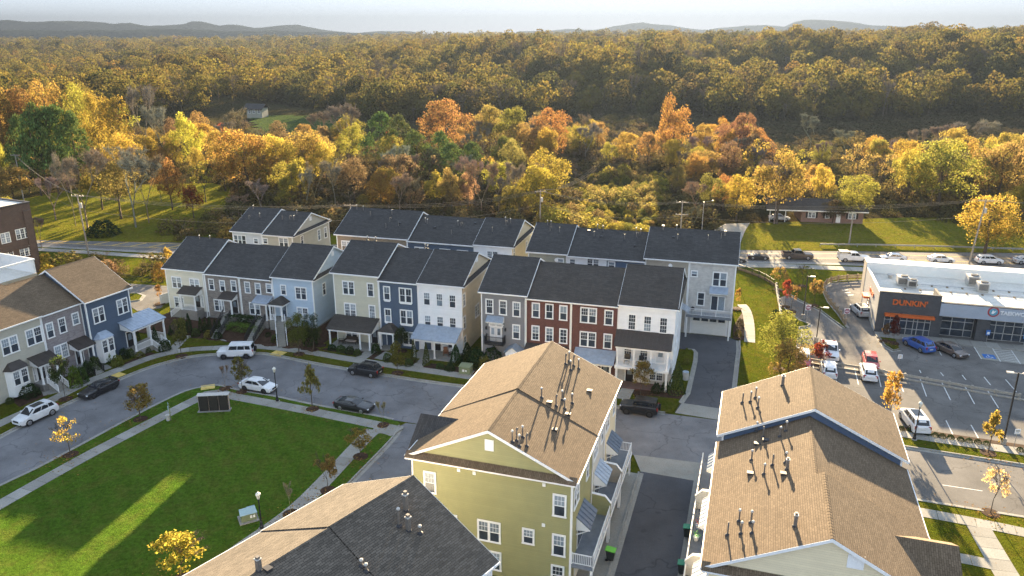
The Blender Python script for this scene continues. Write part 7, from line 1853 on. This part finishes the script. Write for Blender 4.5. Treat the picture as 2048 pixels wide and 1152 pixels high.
# mulch rings and fallen leaves under the street trees
lr = random.Random(9); lv = MB()
for (x, y) in STREET:
    rg = MB(); rg.lathe([(.85, -.1), (.8, .022), (.3, .05)], n=12); tag(rg.build('planting_bed', MAT['mulch'], None, (x, y, .115)), kind='structure')
    for _ in range(110):
        a, r_ = lr.uniform(0, 6.28), abs(lr.gauss(0, 2.2)) + .2; c = Vector((x + r_ * cos(a) - .3, y + r_ * sin(a) - .8, .15 + lr.uniform(0, .03))); u = lr.uniform(0, 6.28); q = lr.uniform(.05, .11)
        lv.add([c + Vector((q * cos(u + k * pi / 2), q * sin(u + k * pi / 2) * .7, lr.uniform(-.01, .025))) for k in range(4)], [(0, 1, 2, 3)])
MAT['dead_leaf'] = leafmat('dead_leaf', None, .2); o = lv.build('fallen_leaves', MAT['dead_leaf']); o.color = (.30, .17, .05, 1); tag(o, 'fallen brown and gold leaves lying under the street trees', 'leaves', kind='stuff')
# clipped conifers, shrubs and hedges in the front beds
GC, GH = 'narrow conifers in the front beds', 'shrubs in the front beds'
for i, (bx, by, ty, w, lb) in enumerate(((380, 668, 626, 16, 'tallest narrow conifer by the cream house stairs'), (403, 667, 634, 13, 'second narrow conifer from the cream house stairs'), (412, 668, 636, 13, 'third narrow conifer from the cream house stairs'), (421, 667, 634, 14, 'fourth narrow conifer from the cream house stairs'), (432, 669, 638, 13, 'fifth narrow conifer from the cream house stairs'), (441, 670, 640, 14, 'narrow conifer next to the first brick stoop path'),
        (828, 724, 678, 15, 'narrow conifer left of the white house path'), (853, 730, 686, 17, 'narrow conifer right of the white house path'), (912, 727, 689, 28, 'spiky spruce at the corner of the white house porch'), (275, 690, 652, 21, 'dark conifer left of the wrap porch steps'), (313, 692, 653, 18, 'dark conifer right of the wrap porch steps'), (1352, 786, 722, 36, 'broad green conifer beside the white end house'), (935, 722, 684, 30, 'dark green conifer in the gap between white and grey houses'))):
    T('cone', bx, by, ty, w, 'dgreen' if i not in (6, 7, 11) else 'green', lb, 'conifer', 'conifer', GC, z=.12)
for i, (bx, by, ty, w, c, lb) in enumerate(((152, 773, 731, 26, 'hedge', 'tall bright green shrub beside the greige house steps'), (167, 765, 733, 22, 'green', 'green shrub behind the black winged car'), (178, 752, 722, 24, 'dgreen', 'dark shrub before the mauve brick house'), (192, 742, 712, 26, 'green', 'green shrub left of the mauve house steps'), (160, 735, 712, 24, 'dgreen', 'dark shrub under the mauve house window'), (213, 725, 697, 26, 'hedge', 'bright green shrub right of the mauve house steps'), (236, 732, 710, 24, 'olive', 'rounded olive shrub below the white bay'), (250, 716, 696, 22, 'dgreen', 'dark shrub right of the white bay'),
        (262, 713, 697, 20, 'green', 'rounded green shrub before the wrap porch rail'), (280, 714, 703, 20, 'olive', 'rounded olive shrub at the foot of the dark conifer'), (296, 704, 694, 14, 'green', 'small shrub left of the wrap porch steps'), (60, 792, 768, 40, 'dgreen', 'wide dark shrub below the white bay of the greige house'), (20, 806, 795, 16, 'green', 'small shrub at the left edge of the front bed'), (330, 700, 680, 26, 'dgreen', 'dark shrub right of the wrap porch steps'),
        (664, 699, 688, 18, 'dgreen', 'low dark shrub, first in the sage house bed'), (682, 703, 690, 20, 'green', 'low shrub, second in the sage house bed'), (700, 707, 692, 20, 'dgreen', 'low dark shrub, third in the sage house bed'), (715, 710, 697, 17, 'green', 'low shrub, last in the sage house bed'), (752, 706, 686, 20, 'dgreen', 'dark shrub between the two middle house paths'), (775, 722, 706, 20, 'green', 'flowering shrub left of the olive verge tree'), (800, 728, 712, 26, 'olive', 'flowering shrub under the olive verge tree'), (818, 731, 717, 18, 'green', 'small shrub at the end of the navy house bed'),
        (880, 736, 726, 18, 'green', 'small shrub in the white house bed'), (900, 740, 727, 22, 'dgreen', 'dark shrub below the spiky spruce'), (955, 730, 695, 38, 'dgreen', 'big dark shrub before the grey house'), (985, 735, 693, 44, 'dgreen', 'widest dark shrub before the grey house'), (970, 742, 712, 30, 'olive', 'olive shrub behind the transformer box'), (1312, 785, 765, 20, 'dgreen', 'dark shrub under the white veranda'), (1330, 783, 763, 18, 'dgreen', 'dark shrub at the corner of the white veranda'), (1360, 752, 735, 16, 'green', 'shrub by the grey water butt'), (1372, 728, 715, 14, 'olive', 'shrub in the narrow bed beside the white end house'),
        (1480, 652, 637, 16, 'brown', 'brown shrub in the bed beside the garage'), (1476, 672, 660, 16, 'olive', 'olive shrub nearest the garage driveway'), (1550, 638, 619, 22, 'dgreen', 'dark shrub at the end of the bleached guardrail'), (620, 690, 655, 30, 'dgreen', 'dark shrub at the blue house corner'), (392, 672, 656, 18, 'green', 'low green shrub at the foot of the tallest stair conifer'), (418, 674, 660, 20, 'olive', 'low olive shrub before the narrow conifers'), (436, 676, 663, 18, 'dgreen', 'low dark shrub beside the first brick stoop stairs'), (538, 678, 664, 18, 'dgreen', 'low dark shrub between the second brick stairs and white rails'), (552, 684, 668, 20, 'green', 'low green shrub at the foot of the white stair rails'), (350, 668, 648, 26, 'dgreen', 'dark shrub at the left corner of the cream house'), (366, 660, 640, 22, 'green', 'green shrub under the cream house stairs'), (560, 672, 655, 18, 'olive', 'olive shrub below the white stair rails'), (578, 683, 664, 18, 'brown', 'brown shrub below the white stair rails'))):
    T('shrub', bx, by, ty, w, c, lb, 'shrub', 'shrub', GH, z=.12)
for i, (x, y) in enumerate(((870, 185), (935, 195), (985, 206), (1040, 215), (1095, 228), (1140, 235), (1195, 243), (1260, 257), (1315, 265), (1373, 273), (1430, 283), (1650, 325))):
    T('shrub', 1536 + x / 3.273, 800 + (y + 10) / 3.273, 800 + (y - 16) / 3.273, 15, 'dgreen', ['first', 'second', 'third', 'fourth', 'fifth', 'sixth', 'seventh', 'eighth', 'ninth', 'tenth', 'eleventh', 'twelfth'][i] + ' small round shrub from the left along the lower lot pavement', 'shrub', 'shrub', 'round shrubs along the lower lot', z=.12)
def hedge(pa, pb, h, w, col, label):
    a, b = Vector(G(*pa, .5)), Vector(G(*pb, .5)); c = (a + b) / 2; d = b - a
    t = thing('hedge', label, 'hedge', (c.x, c.y, ground_z(c.x, c.y) - .1), atan2(d.y, d.x)); t.scale = (d.length * 1.08, w * 1.1, h * 1.05)
    o = put('foliage', VEG['hedge'][0][1], t); o.color = (*VC[col], 1)
hedge((460, 663), (520, 672), 1.0, 1.5, 'hedge', 'bright green clipped hedge before the second brick house'); hedge((458, 657), (522, 664), 1.5, 1.3, 'dgreen', 'dark clipped hedge behind the bright green one')

# ---- named trees of the middle distance
for a in [
    ('pine', 83, 392, 226, 78, 'pine', 'leftmost tall pine of the pine clump'), ('pine', 97, 390, 208, 74, 'pine', 'tallest pine of the clump on the left field'), ('pine', 118, 388, 216, 84, 'pine', 'third pine from the left in the clump'), ('pine', 138, 386, 214, 84, 'pine', 'fourth pine from the left in the clump'), ('pine', 163, 384, 226, 78, 'pine', 'rightmost pine of the clump on the left field'), ('pine', 60, 385, 232, 66, 'pine', 'half hidden pine at the left side of the clump'),
    ('round', 15, 330, 170, 100, 'orange', 'orange tree cut by the left edge behind the pines'), ('round', 62, 325, 178, 76, 'orange', 'orange tree second from the left edge'), ('round', 108, 318, 162, 88, 'gold', 'gold topped tree rising behind the pines'), ('round', 168, 312, 168, 66, 'ygreen', 'yellow green tree behind the rightmost pine'), ('round', 205, 330, 182, 60, 'gold', 'brown gold tree right of the pines'),
    ('round', 238, 345, 187, 84, 'gold', 'tall golden tree left of the bare grey trees'), ('round', 250, 372, 268, 84, 'yellow', 'yellow tree below the tall golden one'), ('bare', 296, 330, 167, 66, 'bare', 'tallest bare grey tree left of centre'), ('bare', 334, 335, 208, 80, 'bare', 'spreading bare tree right of the tallest bare one'), ('round', 352, 330, 238, 46, 'rust', 'small rust tree behind the bare trees'), ('tall', 385, 352, 230, 62, 'yellow', 'yellow tree with open crown over the hedge line'), ('round', 350, 345, 265, 40, 'ygreen', 'yellow green bush tree under the spreading bare tree'), ('round', 398, 368, 296, 36, 'ygreen', 'pale green small tree on the field edge'),
    ('bare', 176, 458, 296, 120, 'barewarm', 'leaning bare tree beside the pale utility pole'), ('bare', 152, 452, 300, 46, 'bare', 'slim bare tree left of the pale utility pole'), ('tall', 243, 438, 318, 100, 'ochre', 'thin ochre tree on the sunlit field'), ('bare', 243, 438, 296, 112, 'bare', 'bare tree with twin trunk on the sunlit field'), ('bare', 272, 455, 292, 140, 'bare', 'broadest bare tree on the sunlit field'), ('bare', 298, 446, 306, 92, 'barewarm', 'bare tree right of the broadest one'), ('bare', 323, 404, 330, 50, 'barewarm', 'smaller bare tree at the back of the sunlit field'), ('round', 388, 436, 368, 48, 'darkred', 'small dark rust tree at the field edge'), ('bare', 84, 498, 430, 40, 'bare', 'bare sapling beside the brown brick block'),
    ('tall', 451, 382, 252, 62, 'bronze', 'bronze tree leaning beside the big yellow oak'), ('round', 497, 392, 258, 150, 'gold', 'biggest golden yellow oak in the middle of the picture'), ('round', 556, 384, 272, 96, 'yellow', 'yellow oak touching the biggest golden one'), ('round', 622, 372, 258, 112, 'gold', 'golden tree right of the big yellow oaks'), ('round', 655, 378, 284, 70, 'yellow', 'yellow tree left of the green pines'), ('bare', 478, 300, 212, 60, 'barewarm', 'bare brownish tree below the white farmhouse'), ('round', 446, 300, 248, 28, 'red', 'small red orange tree by the bare brownish one'), ('bare', 698, 328, 206, 104, 'bare', 'dark limbed bare tree before the far green field'), ('tall', 705, 335, 250, 60, 'ygreen', 'yellow green tree behind the dark limbed bare one'),
    ('tall', 603, 415, 312, 40, 'ygreen', 'slim pale green tree among the yellow woods'), ('bare', 672, 424, 320, 80, 'barewarm', 'bare warm brown tree above the tan brick roof'), ('bare', 615, 425, 335, 50, 'bare', 'bare tree between yellow woods and back row'), ('young', 574, 430, 380, 50, 'ygreen', 'yellow green bush tree behind the pale grey house'), ('bare', 478, 432, 385, 60, 'barewarm', 'low bare bush tree behind the pale grey house'),
    ('pine', 768, 345, 226, 92, 'pine', 'left green pine of the dark green group'), ('pine', 800, 350, 232, 80, 'pine', 'second green pine of the dark green group'), ('pine', 835, 362, 262, 84, 'pine', 'middle green pine of the dark green group'), ('pine', 880, 372, 264, 72, 'pine', 'fourth green pine of the dark green group'), ('pine', 905, 385, 288, 90, 'pine', 'low spreading pine of the dark green group'), ('pine', 945, 382, 286, 80, 'pine', 'rightmost pine of the dark green group'), ('pine', 868, 385, 298, 86, 'pine', 'nearest pine of the dark green group'),
    ('round', 782, 335, 264, 28, 'red', 'red tree against the left green pines'), ('tall', 784, 352, 300, 34, 'rust', 'rust tree below the red one'), ('young', 826, 362, 315, 18, 'red', 'tiny bright red tree among the pines'), ('round', 764, 424, 342, 62, 'gold', 'compact orange gold tree behind the back row roof'), ('young', 830, 424, 374, 44, 'peach', 'small peach coloured tree behind the back row roof'), ('round', 728, 425, 390, 36, 'gold', 'low golden bush tree beside the compact one'),
    ('round', 892, 318, 202, 116, 'orange', 'broad orange gold tree above the pines'), ('tall', 980, 318, 206, 66, 'ochre', 'ochre tree right of the broad orange one'), ('tall', 1025, 325, 210, 70, 'olive', 'olive yellow tree in the centre woods'), ('round', 1101, 322, 218, 88, 'orange', 'bright orange crown in the centre woods'), ('bare', 1060, 318, 236, 60, 'bare', 'pale bare tree left of the orange crown'), ('tall', 1178, 300, 240, 50, 'yellow', 'yellow tree near the climbing power line'), ('tall', 905, 430, 340, 56, 'ochre', 'ochre topped tree behind the second back block'), ('tall', 937, 430, 342, 40, 'peach', 'peach speckled tree behind the second back block'), ('tall', 1000, 410, 320, 76, 'ygreen', 'yellow green tree behind the white fronted back house'), ('round', 1020, 446, 372, 62, 'olive', 'olive tree closest behind the back row'),
    ('tall', 1340, 338, 198, 74, 'orange', 'tallest rust orange tree of the right woods'), ('tall', 1252, 330, 262, 56, 'gold', 'golden tree left of the tallest rust one'), ('tall', 1295, 332, 262, 54, 'orange', 'orange tree beside the tallest rust one'), ('tall', 1220, 336, 286, 40, 'ygreen', 'ivy clad yellow green tree by the power line'), ('round', 1455, 335, 246, 66, 'rust', 'rounded rust tree right of the tallest one'), ('tall', 1482, 330, 222, 50, 'rust', 'ragged rust tree with bare top'), ('round', 1410, 318, 278, 42, 'ygreen', 'pale green topped tree in the right woods'), ('tall', 1405, 372, 298, 80, 'ochre', 'ochre tree above the vine thicket'), ('bare', 1420, 370, 310, 70, 'barewarm', 'bare warm tree above the vine thicket'), ('round', 1445, 420, 350, 50, 'orange', 'orange bush tree left of the gold lawn tree'),
    ('tall', 1553, 448, 306, 124, 'gold', 'tall gold tree beside the ranch house carport'), ('bare', 1548, 448, 318, 96, 'bare', 'bare pale limbs before the tall gold tree'), ('round', 1472, 442, 352, 70, 'gold', 'rounded gold tree on the lawn left of the ranch house'), ('tall', 1640, 425, 332, 50, 'yellow', 'yellow tree behind the ranch house roof'), ('round', 1702, 446, 350, 96, 'ygreen', 'olive green tree before the ranch house'), ('round', 1664, 447, 398, 52, 'brown', 'brownish small tree before the ranch house windows'), ('round', 1640, 340, 282, 42, 'olive', 'olive pointed tree behind the ranch house woods'),
    ('round', 1872, 418, 284, 160, 'ygreen', 'largest yellow olive tree of the right woods'), ('round', 1812, 408, 298, 70, 'yellow', 'yellow tree left of the largest yellow olive one'), ('round', 1990, 418, 286, 110, 'ochre', 'ochre tree at the right beside the largest one'), ('round', 1968, 512, 388, 134, 'yellow', 'bright yellow round tree beside the highway guardrail'), ('tall', 2040, 440, 240, 60, 'ochre', 'ochre tree cut by the right edge'), ('round', 2030, 440, 370, 70, 'ygreen', 'yellow green tree at the right edge behind the bright yellow one'),
    ('tall', 35, 420, 330, 80, 'ochre', 'ochre tree at the left end of the sunlit field'), ('tall', 205, 420, 330, 76, 'olive', 'thin olive tree between the pines and the twin trunk tree'), ('tall', 345, 420, 322, 70, 'ochre', 'ochre tree right of the smaller bare one on the field'), ('sparse', 412, 405, 318, 66, 'yellow', 'half bare yellow tree at the back edge of the field'), ('bare', 112, 440, 340, 80, 'bare', 'bare grey tree at the front of the pines'), ('round', 20, 455, 395, 60, 'ygreen', 'low yellow green tree above the brown brick block'), ('bare', 525, 438, 360, 70, 'bare', 'grey bare tree directly behind the pale grey house'), ('bare', 800, 430, 345, 70, 'barewarm', 'bare brown tree right of the compact orange gold one'),
    ('bare', 1620, 300, 226, 78, 'bare', 'ghostly pale bare tree at the foot of the hill'), ('bare', 1690, 315, 258, 60, 'bare', 'smaller pale bare tree right of the ghostly one'), ('bare', 1880, 320, 246, 84, 'bare', 'left bare grey tree of the row at the hill foot'), ('bare', 1925, 318, 240, 84, 'bare', 'middle bare grey tree of the row at the hill foot'), ('bare', 1985, 318, 240, 90, 'bare', 'right bare grey tree of the row at the hill foot'), ('bare', 1790, 340, 280, 60, 'bare', 'bare tree left of the grey row'),
    ('bare', 1385, 470, 408, 40, 'barewarm', 'bare sapling beside the two armed utility pole'), ('shrub', 208, 470, 440, 62, 'dgreen', 'round dark bush beside the pale utility pole'), ('shrub', 455, 474, 452, 40, 'gold', 'golden bush left of the pale grey house'), ('shrub', 95, 540, 505, 34, 'ygreen', 'yellow green bush beside the brown brick block'), ('shrub', 100, 560, 528, 36, 'gold', 'golden bush below the brown brick block'), ('shrub', 215, 552, 520, 50, 'peach', 'pinkish brown bush behind the navy house'), ('shrub', 320, 560, 523, 30, 'gold', 'golden bush at the left corner of the cream house'), ('young', 340, 545, 496, 22, 'yellow', 'slim yellow tree at the left corner of the cream house'),
]:
    T(*a, name='shrub' if a[0] == 'shrub' else 'tree', cat='shrub' if a[0] == 'shrub' else 'tree')

# ---- the woods between: single trees, then undergrowth
WOODS = [([(440, 300), (560, 282), (760, 300), (1120, 285), (1190, 300), (1090, 440), (1000, 448), (700, 424), (600, 424), (520, 404), (440, 380)], 'behind the back row', 66, ['brown', 'bare', 'barewarm', 'ochre', 'olive', 'olive', 'ygreen', 'yellow', 'gold', 'barewarm', 'bare']),
         ([(-60, 262), (250, 258), (430, 280), (440, 320), (380, 345), (0, 368), (-60, 368)], 'behind the left field', 34, ['gold', 'yellow', 'ochre', 'olive', 'bare', 'bronze', 'ygreen', 'brown']),
         ([(1190, 300), (1500, 290), (1530, 340), (1510, 400), (1440, 420), (1400, 455), (1330, 420), (1330, 345), (1200, 345)], 'above the vine thicket', 28, ['orange', 'barewarm', 'ochre', 'brown', 'gold', 'bare', 'olive', 'ygreen']),
         ([(1560, 345), (1760, 335), (2100, 340), (2100, 425), (1870, 425), (1780, 408), (1600, 415)], 'behind the ranch house', 34, ['ygreen', 'yellow', 'ochre', 'olive', 'gold', 'bare', 'brown'])]
ADJ = dict(brown='brown', bare='bare grey', barewarm='bare brown', ochre='ochre', bronze='bronze', gold='golden', olive='olive', ygreen='yellow green', orange='orange', yellow='yellow', rust='rust coloured')
ORD = 'first second third fourth fifth sixth seventh eighth ninth tenth eleventh twelfth thirteenth fourteenth fifteenth sixteenth seventeenth eighteenth nineteenth twentieth'.split()
fr_ = random.Random(77); woodtrees = []
for poly, zone, cnt, cols in WOODS:
    x0, x1, y0, y1 = min(p[0] for p in poly), max(p[0] for p in poly), min(p[1] for p in poly), max(p[1] for p in poly); k = 0; tries = 0; got = []
    while k < cnt and tries < 5000:
        tries += 1; p = (fr_.uniform(x0, x1), fr_.uniform(y0, y1))
        if not inside(p, poly): continue
        g = G(*p)
        if any(hypot(g[0] - q[0], g[1] - q[1]) < 5.2 for q in woodtrees): continue
        woodtrees.append(g); c = fr_.choice(cols); got.append((p[0], g, c)); k += 1
    got.sort(key=lambda e: e[0]); seen = {}
    for px, g, c in got:
        i = seen.get(c, 0); seen[c] = i + 1
        kind = 'bare' if c.startswith('bare') else fr_.choice(('round', 'tall', 'tall', 'sparse'))
        h = fr_.uniform(8.5, 14.5); plant(kind, g[0], g[1], h, h * fr_.uniform(.6, .95), c, '%s tree, %s %s one from the left %s' % (ADJ[c], ORD[min(i, 19)], ADJ[c], zone), z=float(terrain_z(g[0], g[1])))

# ---- scattered masses by geometry nodes: one object each
def protos(name, objs):
    c = bpy.data.collections.new(name)
    for i, me in enumerate(objs):
        o = bpy.data.objects.new('%s_%02d' % (name, i), me); c.objects.link(o)
    return c
def scatter(name, pts, sizes, kinds, coll, label=None, cat=None):
    """pts (N,3), sizes (N,2) width/height, kinds (N) index of the prototype"""
    n = len(pts); me = bpy.data.meshes.new(name); me.vertices.add(n); me.vertices.foreach_set('co', np.asarray(pts, np.float32).ravel())
    a = me.attributes.new('sc', 'FLOAT_VECTOR', 'POINT'); a.data.foreach_set('vector', np.stack([sizes[:, 0], sizes[:, 0], sizes[:, 1]], 1).astype(np.float32).ravel())
    a = me.attributes.new('kd', 'INT', 'POINT'); a.data.foreach_set('value', np.asarray(kinds, np.int32))
    a = me.attributes.new('rt', 'FLOAT_VECTOR', 'POINT'); R = np.zeros((n, 3), np.float32); R[:, 2] = np.random.default_rng(n).uniform(0, 6.28, n); a.data.foreach_set('vector', R.ravel())
    o = bpy.data.objects.new(name, me); COL.objects.link(o)
    g = bpy.data.node_groups.new('scatter', 'GeometryNodeTree'); g.interface.new_socket('Geometry', in_out='INPUT', socket_type='NodeSocketGeometry'); g.interface.new_socket('Geometry', in_out='OUTPUT', socket_type='NodeSocketGeometry')
    gi, go = g.nodes.new('NodeGroupInput'), g.nodes.new('NodeGroupOutput'); ci = g.nodes.new('GeometryNodeCollectionInfo'); ci.inputs[0].default_value = coll; ci.inputs['Separate Children'].default_value = True; ci.inputs['Reset Children'].default_value = True
    ip = g.nodes.new('GeometryNodeInstanceOnPoints'); ip.inputs['Pick Instance'].default_value = True
    def att(nm, ty): q = g.nodes.new('GeometryNodeInputNamedAttribute'); q.data_type = ty; q.inputs[0].default_value = nm; return q.outputs[0]
    er = g.nodes.new('FunctionNodeEulerToRotation'); g.links.new(att('rt', 'FLOAT_VECTOR'), er.inputs[0])
    g.links.new(gi.outputs[0], ip.inputs['Points']); g.links.new(ci.outputs[0], ip.inputs['Instance']); g.links.new(att('kd', 'INT'), ip.inputs['Instance Index']); g.links.new(er.outputs[0], ip.inputs['Rotation']); g.links.new(att('sc', 'FLOAT_VECTOR'), ip.inputs['Scale']); g.links.new(ip.outputs[0], go.inputs[0])
    md = o.modifiers.new('scatter', 'NODES'); md.node_group = g
    return tag(o, label, cat, kind='stuff')
FR = [(0, (.055, .06, .02)), (.2, (.085, .08, .024)), (.36, (.14, .12, .03)), (.48, (.22, .17, .034)), (.58, (.11, .085, .032)), (.7, (.18, .15, .034)), (.8, (.085, .085, .025)), (.9, (.27, .17, .035)), (1, (.12, .085, .045))]
MAT['far_leaf'] = leafmat('far_leaf', FR, .4, .72, 1.25)
MAT['far_twig'] = leafmat('far_twig', [(0, (.13, .105, .08)), (1, (.20, .155, .11))], .1)
def farset(seed, leaf=.06, n=1100):
    out = []
    for i in range(6):
        out.append(crown('far_crown', seed + i, n, leaf, 9 + 2 * i, .08, mat='far_leaf', hole=.14, lr=(.14, .24)))
    b = baremesh('far_bare', seed + 9, 4, .02, 420, .5, mat='far_twig'); out.append(b)
    b = baremesh('far_bare', seed + 10, 4, .02, 420, .6, mat='far_twig'); out.append(b)
    return out
FARC = protos('far_tree_kind', farset(300))
rng = np.random.default_rng(5)
def grid(x0, x1, y0, y1, s):
    X, Y = np.meshgrid(np.arange(x0, x1, s), np.arange(y0, y1, s)); X = X.ravel() + rng.uniform(-.48, .48, X.size) * s; Y = Y.ravel() + rng.uniform(-.48, .48, Y.size) * s; return X, Y
P_ = []; S_ = []; K_ = []
for (y0, y1, s, hm) in ((372, 800, 10.5, 1.0), (800, 1300, 12.5, 1.05), (1300, 2900, 22, 1.5)):
    X, Y = grid(-1950, 1950, y0, y1, s); m = (np.abs(X) < Y * .66 + 40); X, Y = X[m], Y[m]
    # open ground: the far green field and the rough meadow at the hill foot
    px = 1024 + FPX / _c * X / Y
    foot = np.interp(px, [-200, 300, 480, 640, 700, 1200, 1500, 2300], [390, 395, 462, 470, 400, 400, 404, 412])
    keep = (Y > foot + 14 * np.sin(X / 31)) ; X, Y = X[keep], Y[keep]
    Z = terrain_z(X, Y); n = len(X); h = (8.5 + 14 * rng.random(n) ** 1.3) * hm * (1 + .12 * np.sin(X / 37) * np.cos(Y / 29)); w = h * rng.uniform(.75, 1.15, n)
    k = np.where(rng.random(n) < .2, rng.integers(6, 8, n), rng.integers(0, 6, n)); P_.append(np.stack([X, Y, Z - .5], 1)); S_.append(np.stack([w, h], 1)); K_.append(k)
scatter('forest', np.concatenate(P_), np.concatenate(S_), np.concatenate(K_), FARC, 'dense autumn forest covering the hillside and the plain beyond', 'forest')
# undergrowth in the nearer woods and along verges
UR = [(0, (.09, .07, .04)), (.25, (.13, .095, .05)), (.45, (.085, .08, .032)), (.6, (.17, .125, .05)), (.75, (.11, .10, .035)), (.9, (.22, .16, .05)), (1, (.12, .09, .055))]
MAT['under_leaf'] = leafmat('under_leaf', UR, .35, .6, 1.4)
def bushset(seed, mat, n=260, leaf=.13):
    out = []
    for i in range(4):
        r_ = np.random.default_rng(seed + i); D = r_.normal(size=(n, 3)); D /= np.linalg.norm(D, axis=1)[:, None]; D[:, 2] = np.abs(D[:, 2]); k = .28 + .2 * r_.random(n); P, F_ = leaves(D * k[:, None] * np.array([1, 1, 2.]), leaf, r_); out.append(fastmesh('bush', P, F_, [MAT[mat]]))
    return out
BUSH = protos('bush_kind', bushset(400, 'under_leaf', 420, .09) + [baremesh('brush', 410 + i, 4, .012, 300, .8, mat='far_twig', h0=.08) for i in range(2)])
P_ = []
def fill(poly, s, dens=1.0, ext=()):
    w = [G(*p) for p in poly]; xs_, ys_ = [p[0] for p in w], [p[1] for p in w]; X, Y = grid(min(xs_), max(xs_), min(ys_), max(ys_), s)
    for x, y in zip(X, Y):
        if rng.random() < dens and inside((x, y), w): P_.append((x, y, float(terrain_z(x, y))))
for poly, zone, cnt, cols in WOODS: fill(poly, 3.0)
fill([(1300, 300), (2100, 268), (2100, 345), (1760, 335), (1530, 345), (1500, 300)], 4.2, .5)
fill([(100, 520), (330, 528), (335, 558), (240, 560), (120, 545)], 2.4, .5)
fill([(300, 470), (380, 492), (460, 470), (440, 430), (480, 400), (400, 455)], 2.6, .7)
fill([(430, 420), (700, 430), (1050, 455), (1050, 470), (690, 470), (440, 470)], 2.8, .8)
fill([(1330, 440), (1440, 430), (1430, 470), (1320, 480)], 2.6, .8)
fill([(1700, 425), (1900, 428), (2100, 440), (2100, 470), (2040, 480), (1880, 440)], 3.0, .7)
fill([(420, 300), (440, 380), (470, 400), (500, 300)], 3.0, .7)
fill([(1130, 300), (1180, 262), (1310, 245), (1330, 300), (1215, 350), (1110, 440), (1080, 440)], 2.6)
fill([(900, 290), (1200, 240), (1330, 240), (1200, 300)], 3.6)
fill([(300, 262), (470, 246), (560, 285), (440, 300)], 4.0)
A_ = np.array(P_); n = len(A_); h = 1.2 + 4.0 * rng.random(n) ** 2; scatter('undergrowth', A_, np.stack([h * rng.uniform(1.0, 1.9, n), h], 1), np.where(rng.random(n) < .3, rng.integers(4, 6, n), rng.integers(0, 4, n)), BUSH, 'brown and ochre undergrowth filling the woods and verges', 'undergrowth')
# the vine covered thicket in the middle
VR = [(0, (.22, .22, .04)), (.3, (.36, .29, .055)), (.5, (.16, .17, .038)), (.65, (.20, .14, .06)), (.8, (.34, .28, .075)), (1, (.26, .18, .08))]
MAT['vine_leaf'] = leafmat('vine_leaf', VR, .45, .6, 1.3)
VINE = protos('vine_kind', bushset(500, 'vine_leaf', 620, .09)); P_ = []
fill([(1200, 352), (1320, 348), (1335, 400), (1300, 430), (1330, 445), (1310, 474), (1180, 470), (1070, 470), (1100, 440), (1140, 400), (1170, 375)], 1.8)
A_ = np.array(P_); n = len(A_); h = (.7 + 3.0 * rng.random(n) ** 2) * (1 + .5 * np.sin(A_[:, 0] / 6) * np.cos(A_[:, 1] / 7)); scatter('vine_thicket', A_, np.stack([h * rng.uniform(1.0, 1.6, n), h], 1), rng.integers(0, 4, n), VINE, 'sunlit yellow green vine thicket behind the back row', 'thicket')
# dry tall grass of the rough meadow at the hill foot
MAT['dry_grass'] = leafmat('dry_grass', [(0, (.10, .08, .045)), (.5, (.14, .11, .055)), (1, (.085, .08, .04))], .3)
DRY = protos('dry_kind', bushset(600, 'dry_grass', 120, .2)); P_ = []
X, Y = grid(60, 420, 330, 460, 3.6)
for x, y in zip(X, Y):
    px = proj(x, y, 0)[0]
    if px > 1180 and x < y * .7: P_.append((x, y, float(terrain_z(x, y))))
A_ = np.array(P_); n = len(A_); h = rng.uniform(.5, 1.3, n); scatter('rough_meadow', A_, np.stack([h * rng.uniform(2.2, 4.0, n), h], 1), rng.integers(0, 4, n), DRY, 'dull brown meadow of tall grass at the foot of the hill', 'tall grass')

# ---------------------------------------------------------------- air
hz = MB(); hz.box(-5600, -140, -12, 5600, 6300, 165)
m, t, b = newmat('haze_air'); t.nodes.remove(b); pv = nd(t, 'ShaderNodeVolumePrincipled'); pv.inputs['Color'].default_value = (.050, .067, .104, 1); pv.inputs['Density'].default_value = .00022; pv.inputs['Anisotropy'].default_value = .45; lk(t, pv.outputs[0], t.nodes['Material Output'].inputs['Volume'])
tag(hz.build('haze', m), 'thin pale haze lying over the valley', 'haze', kind='stuff')
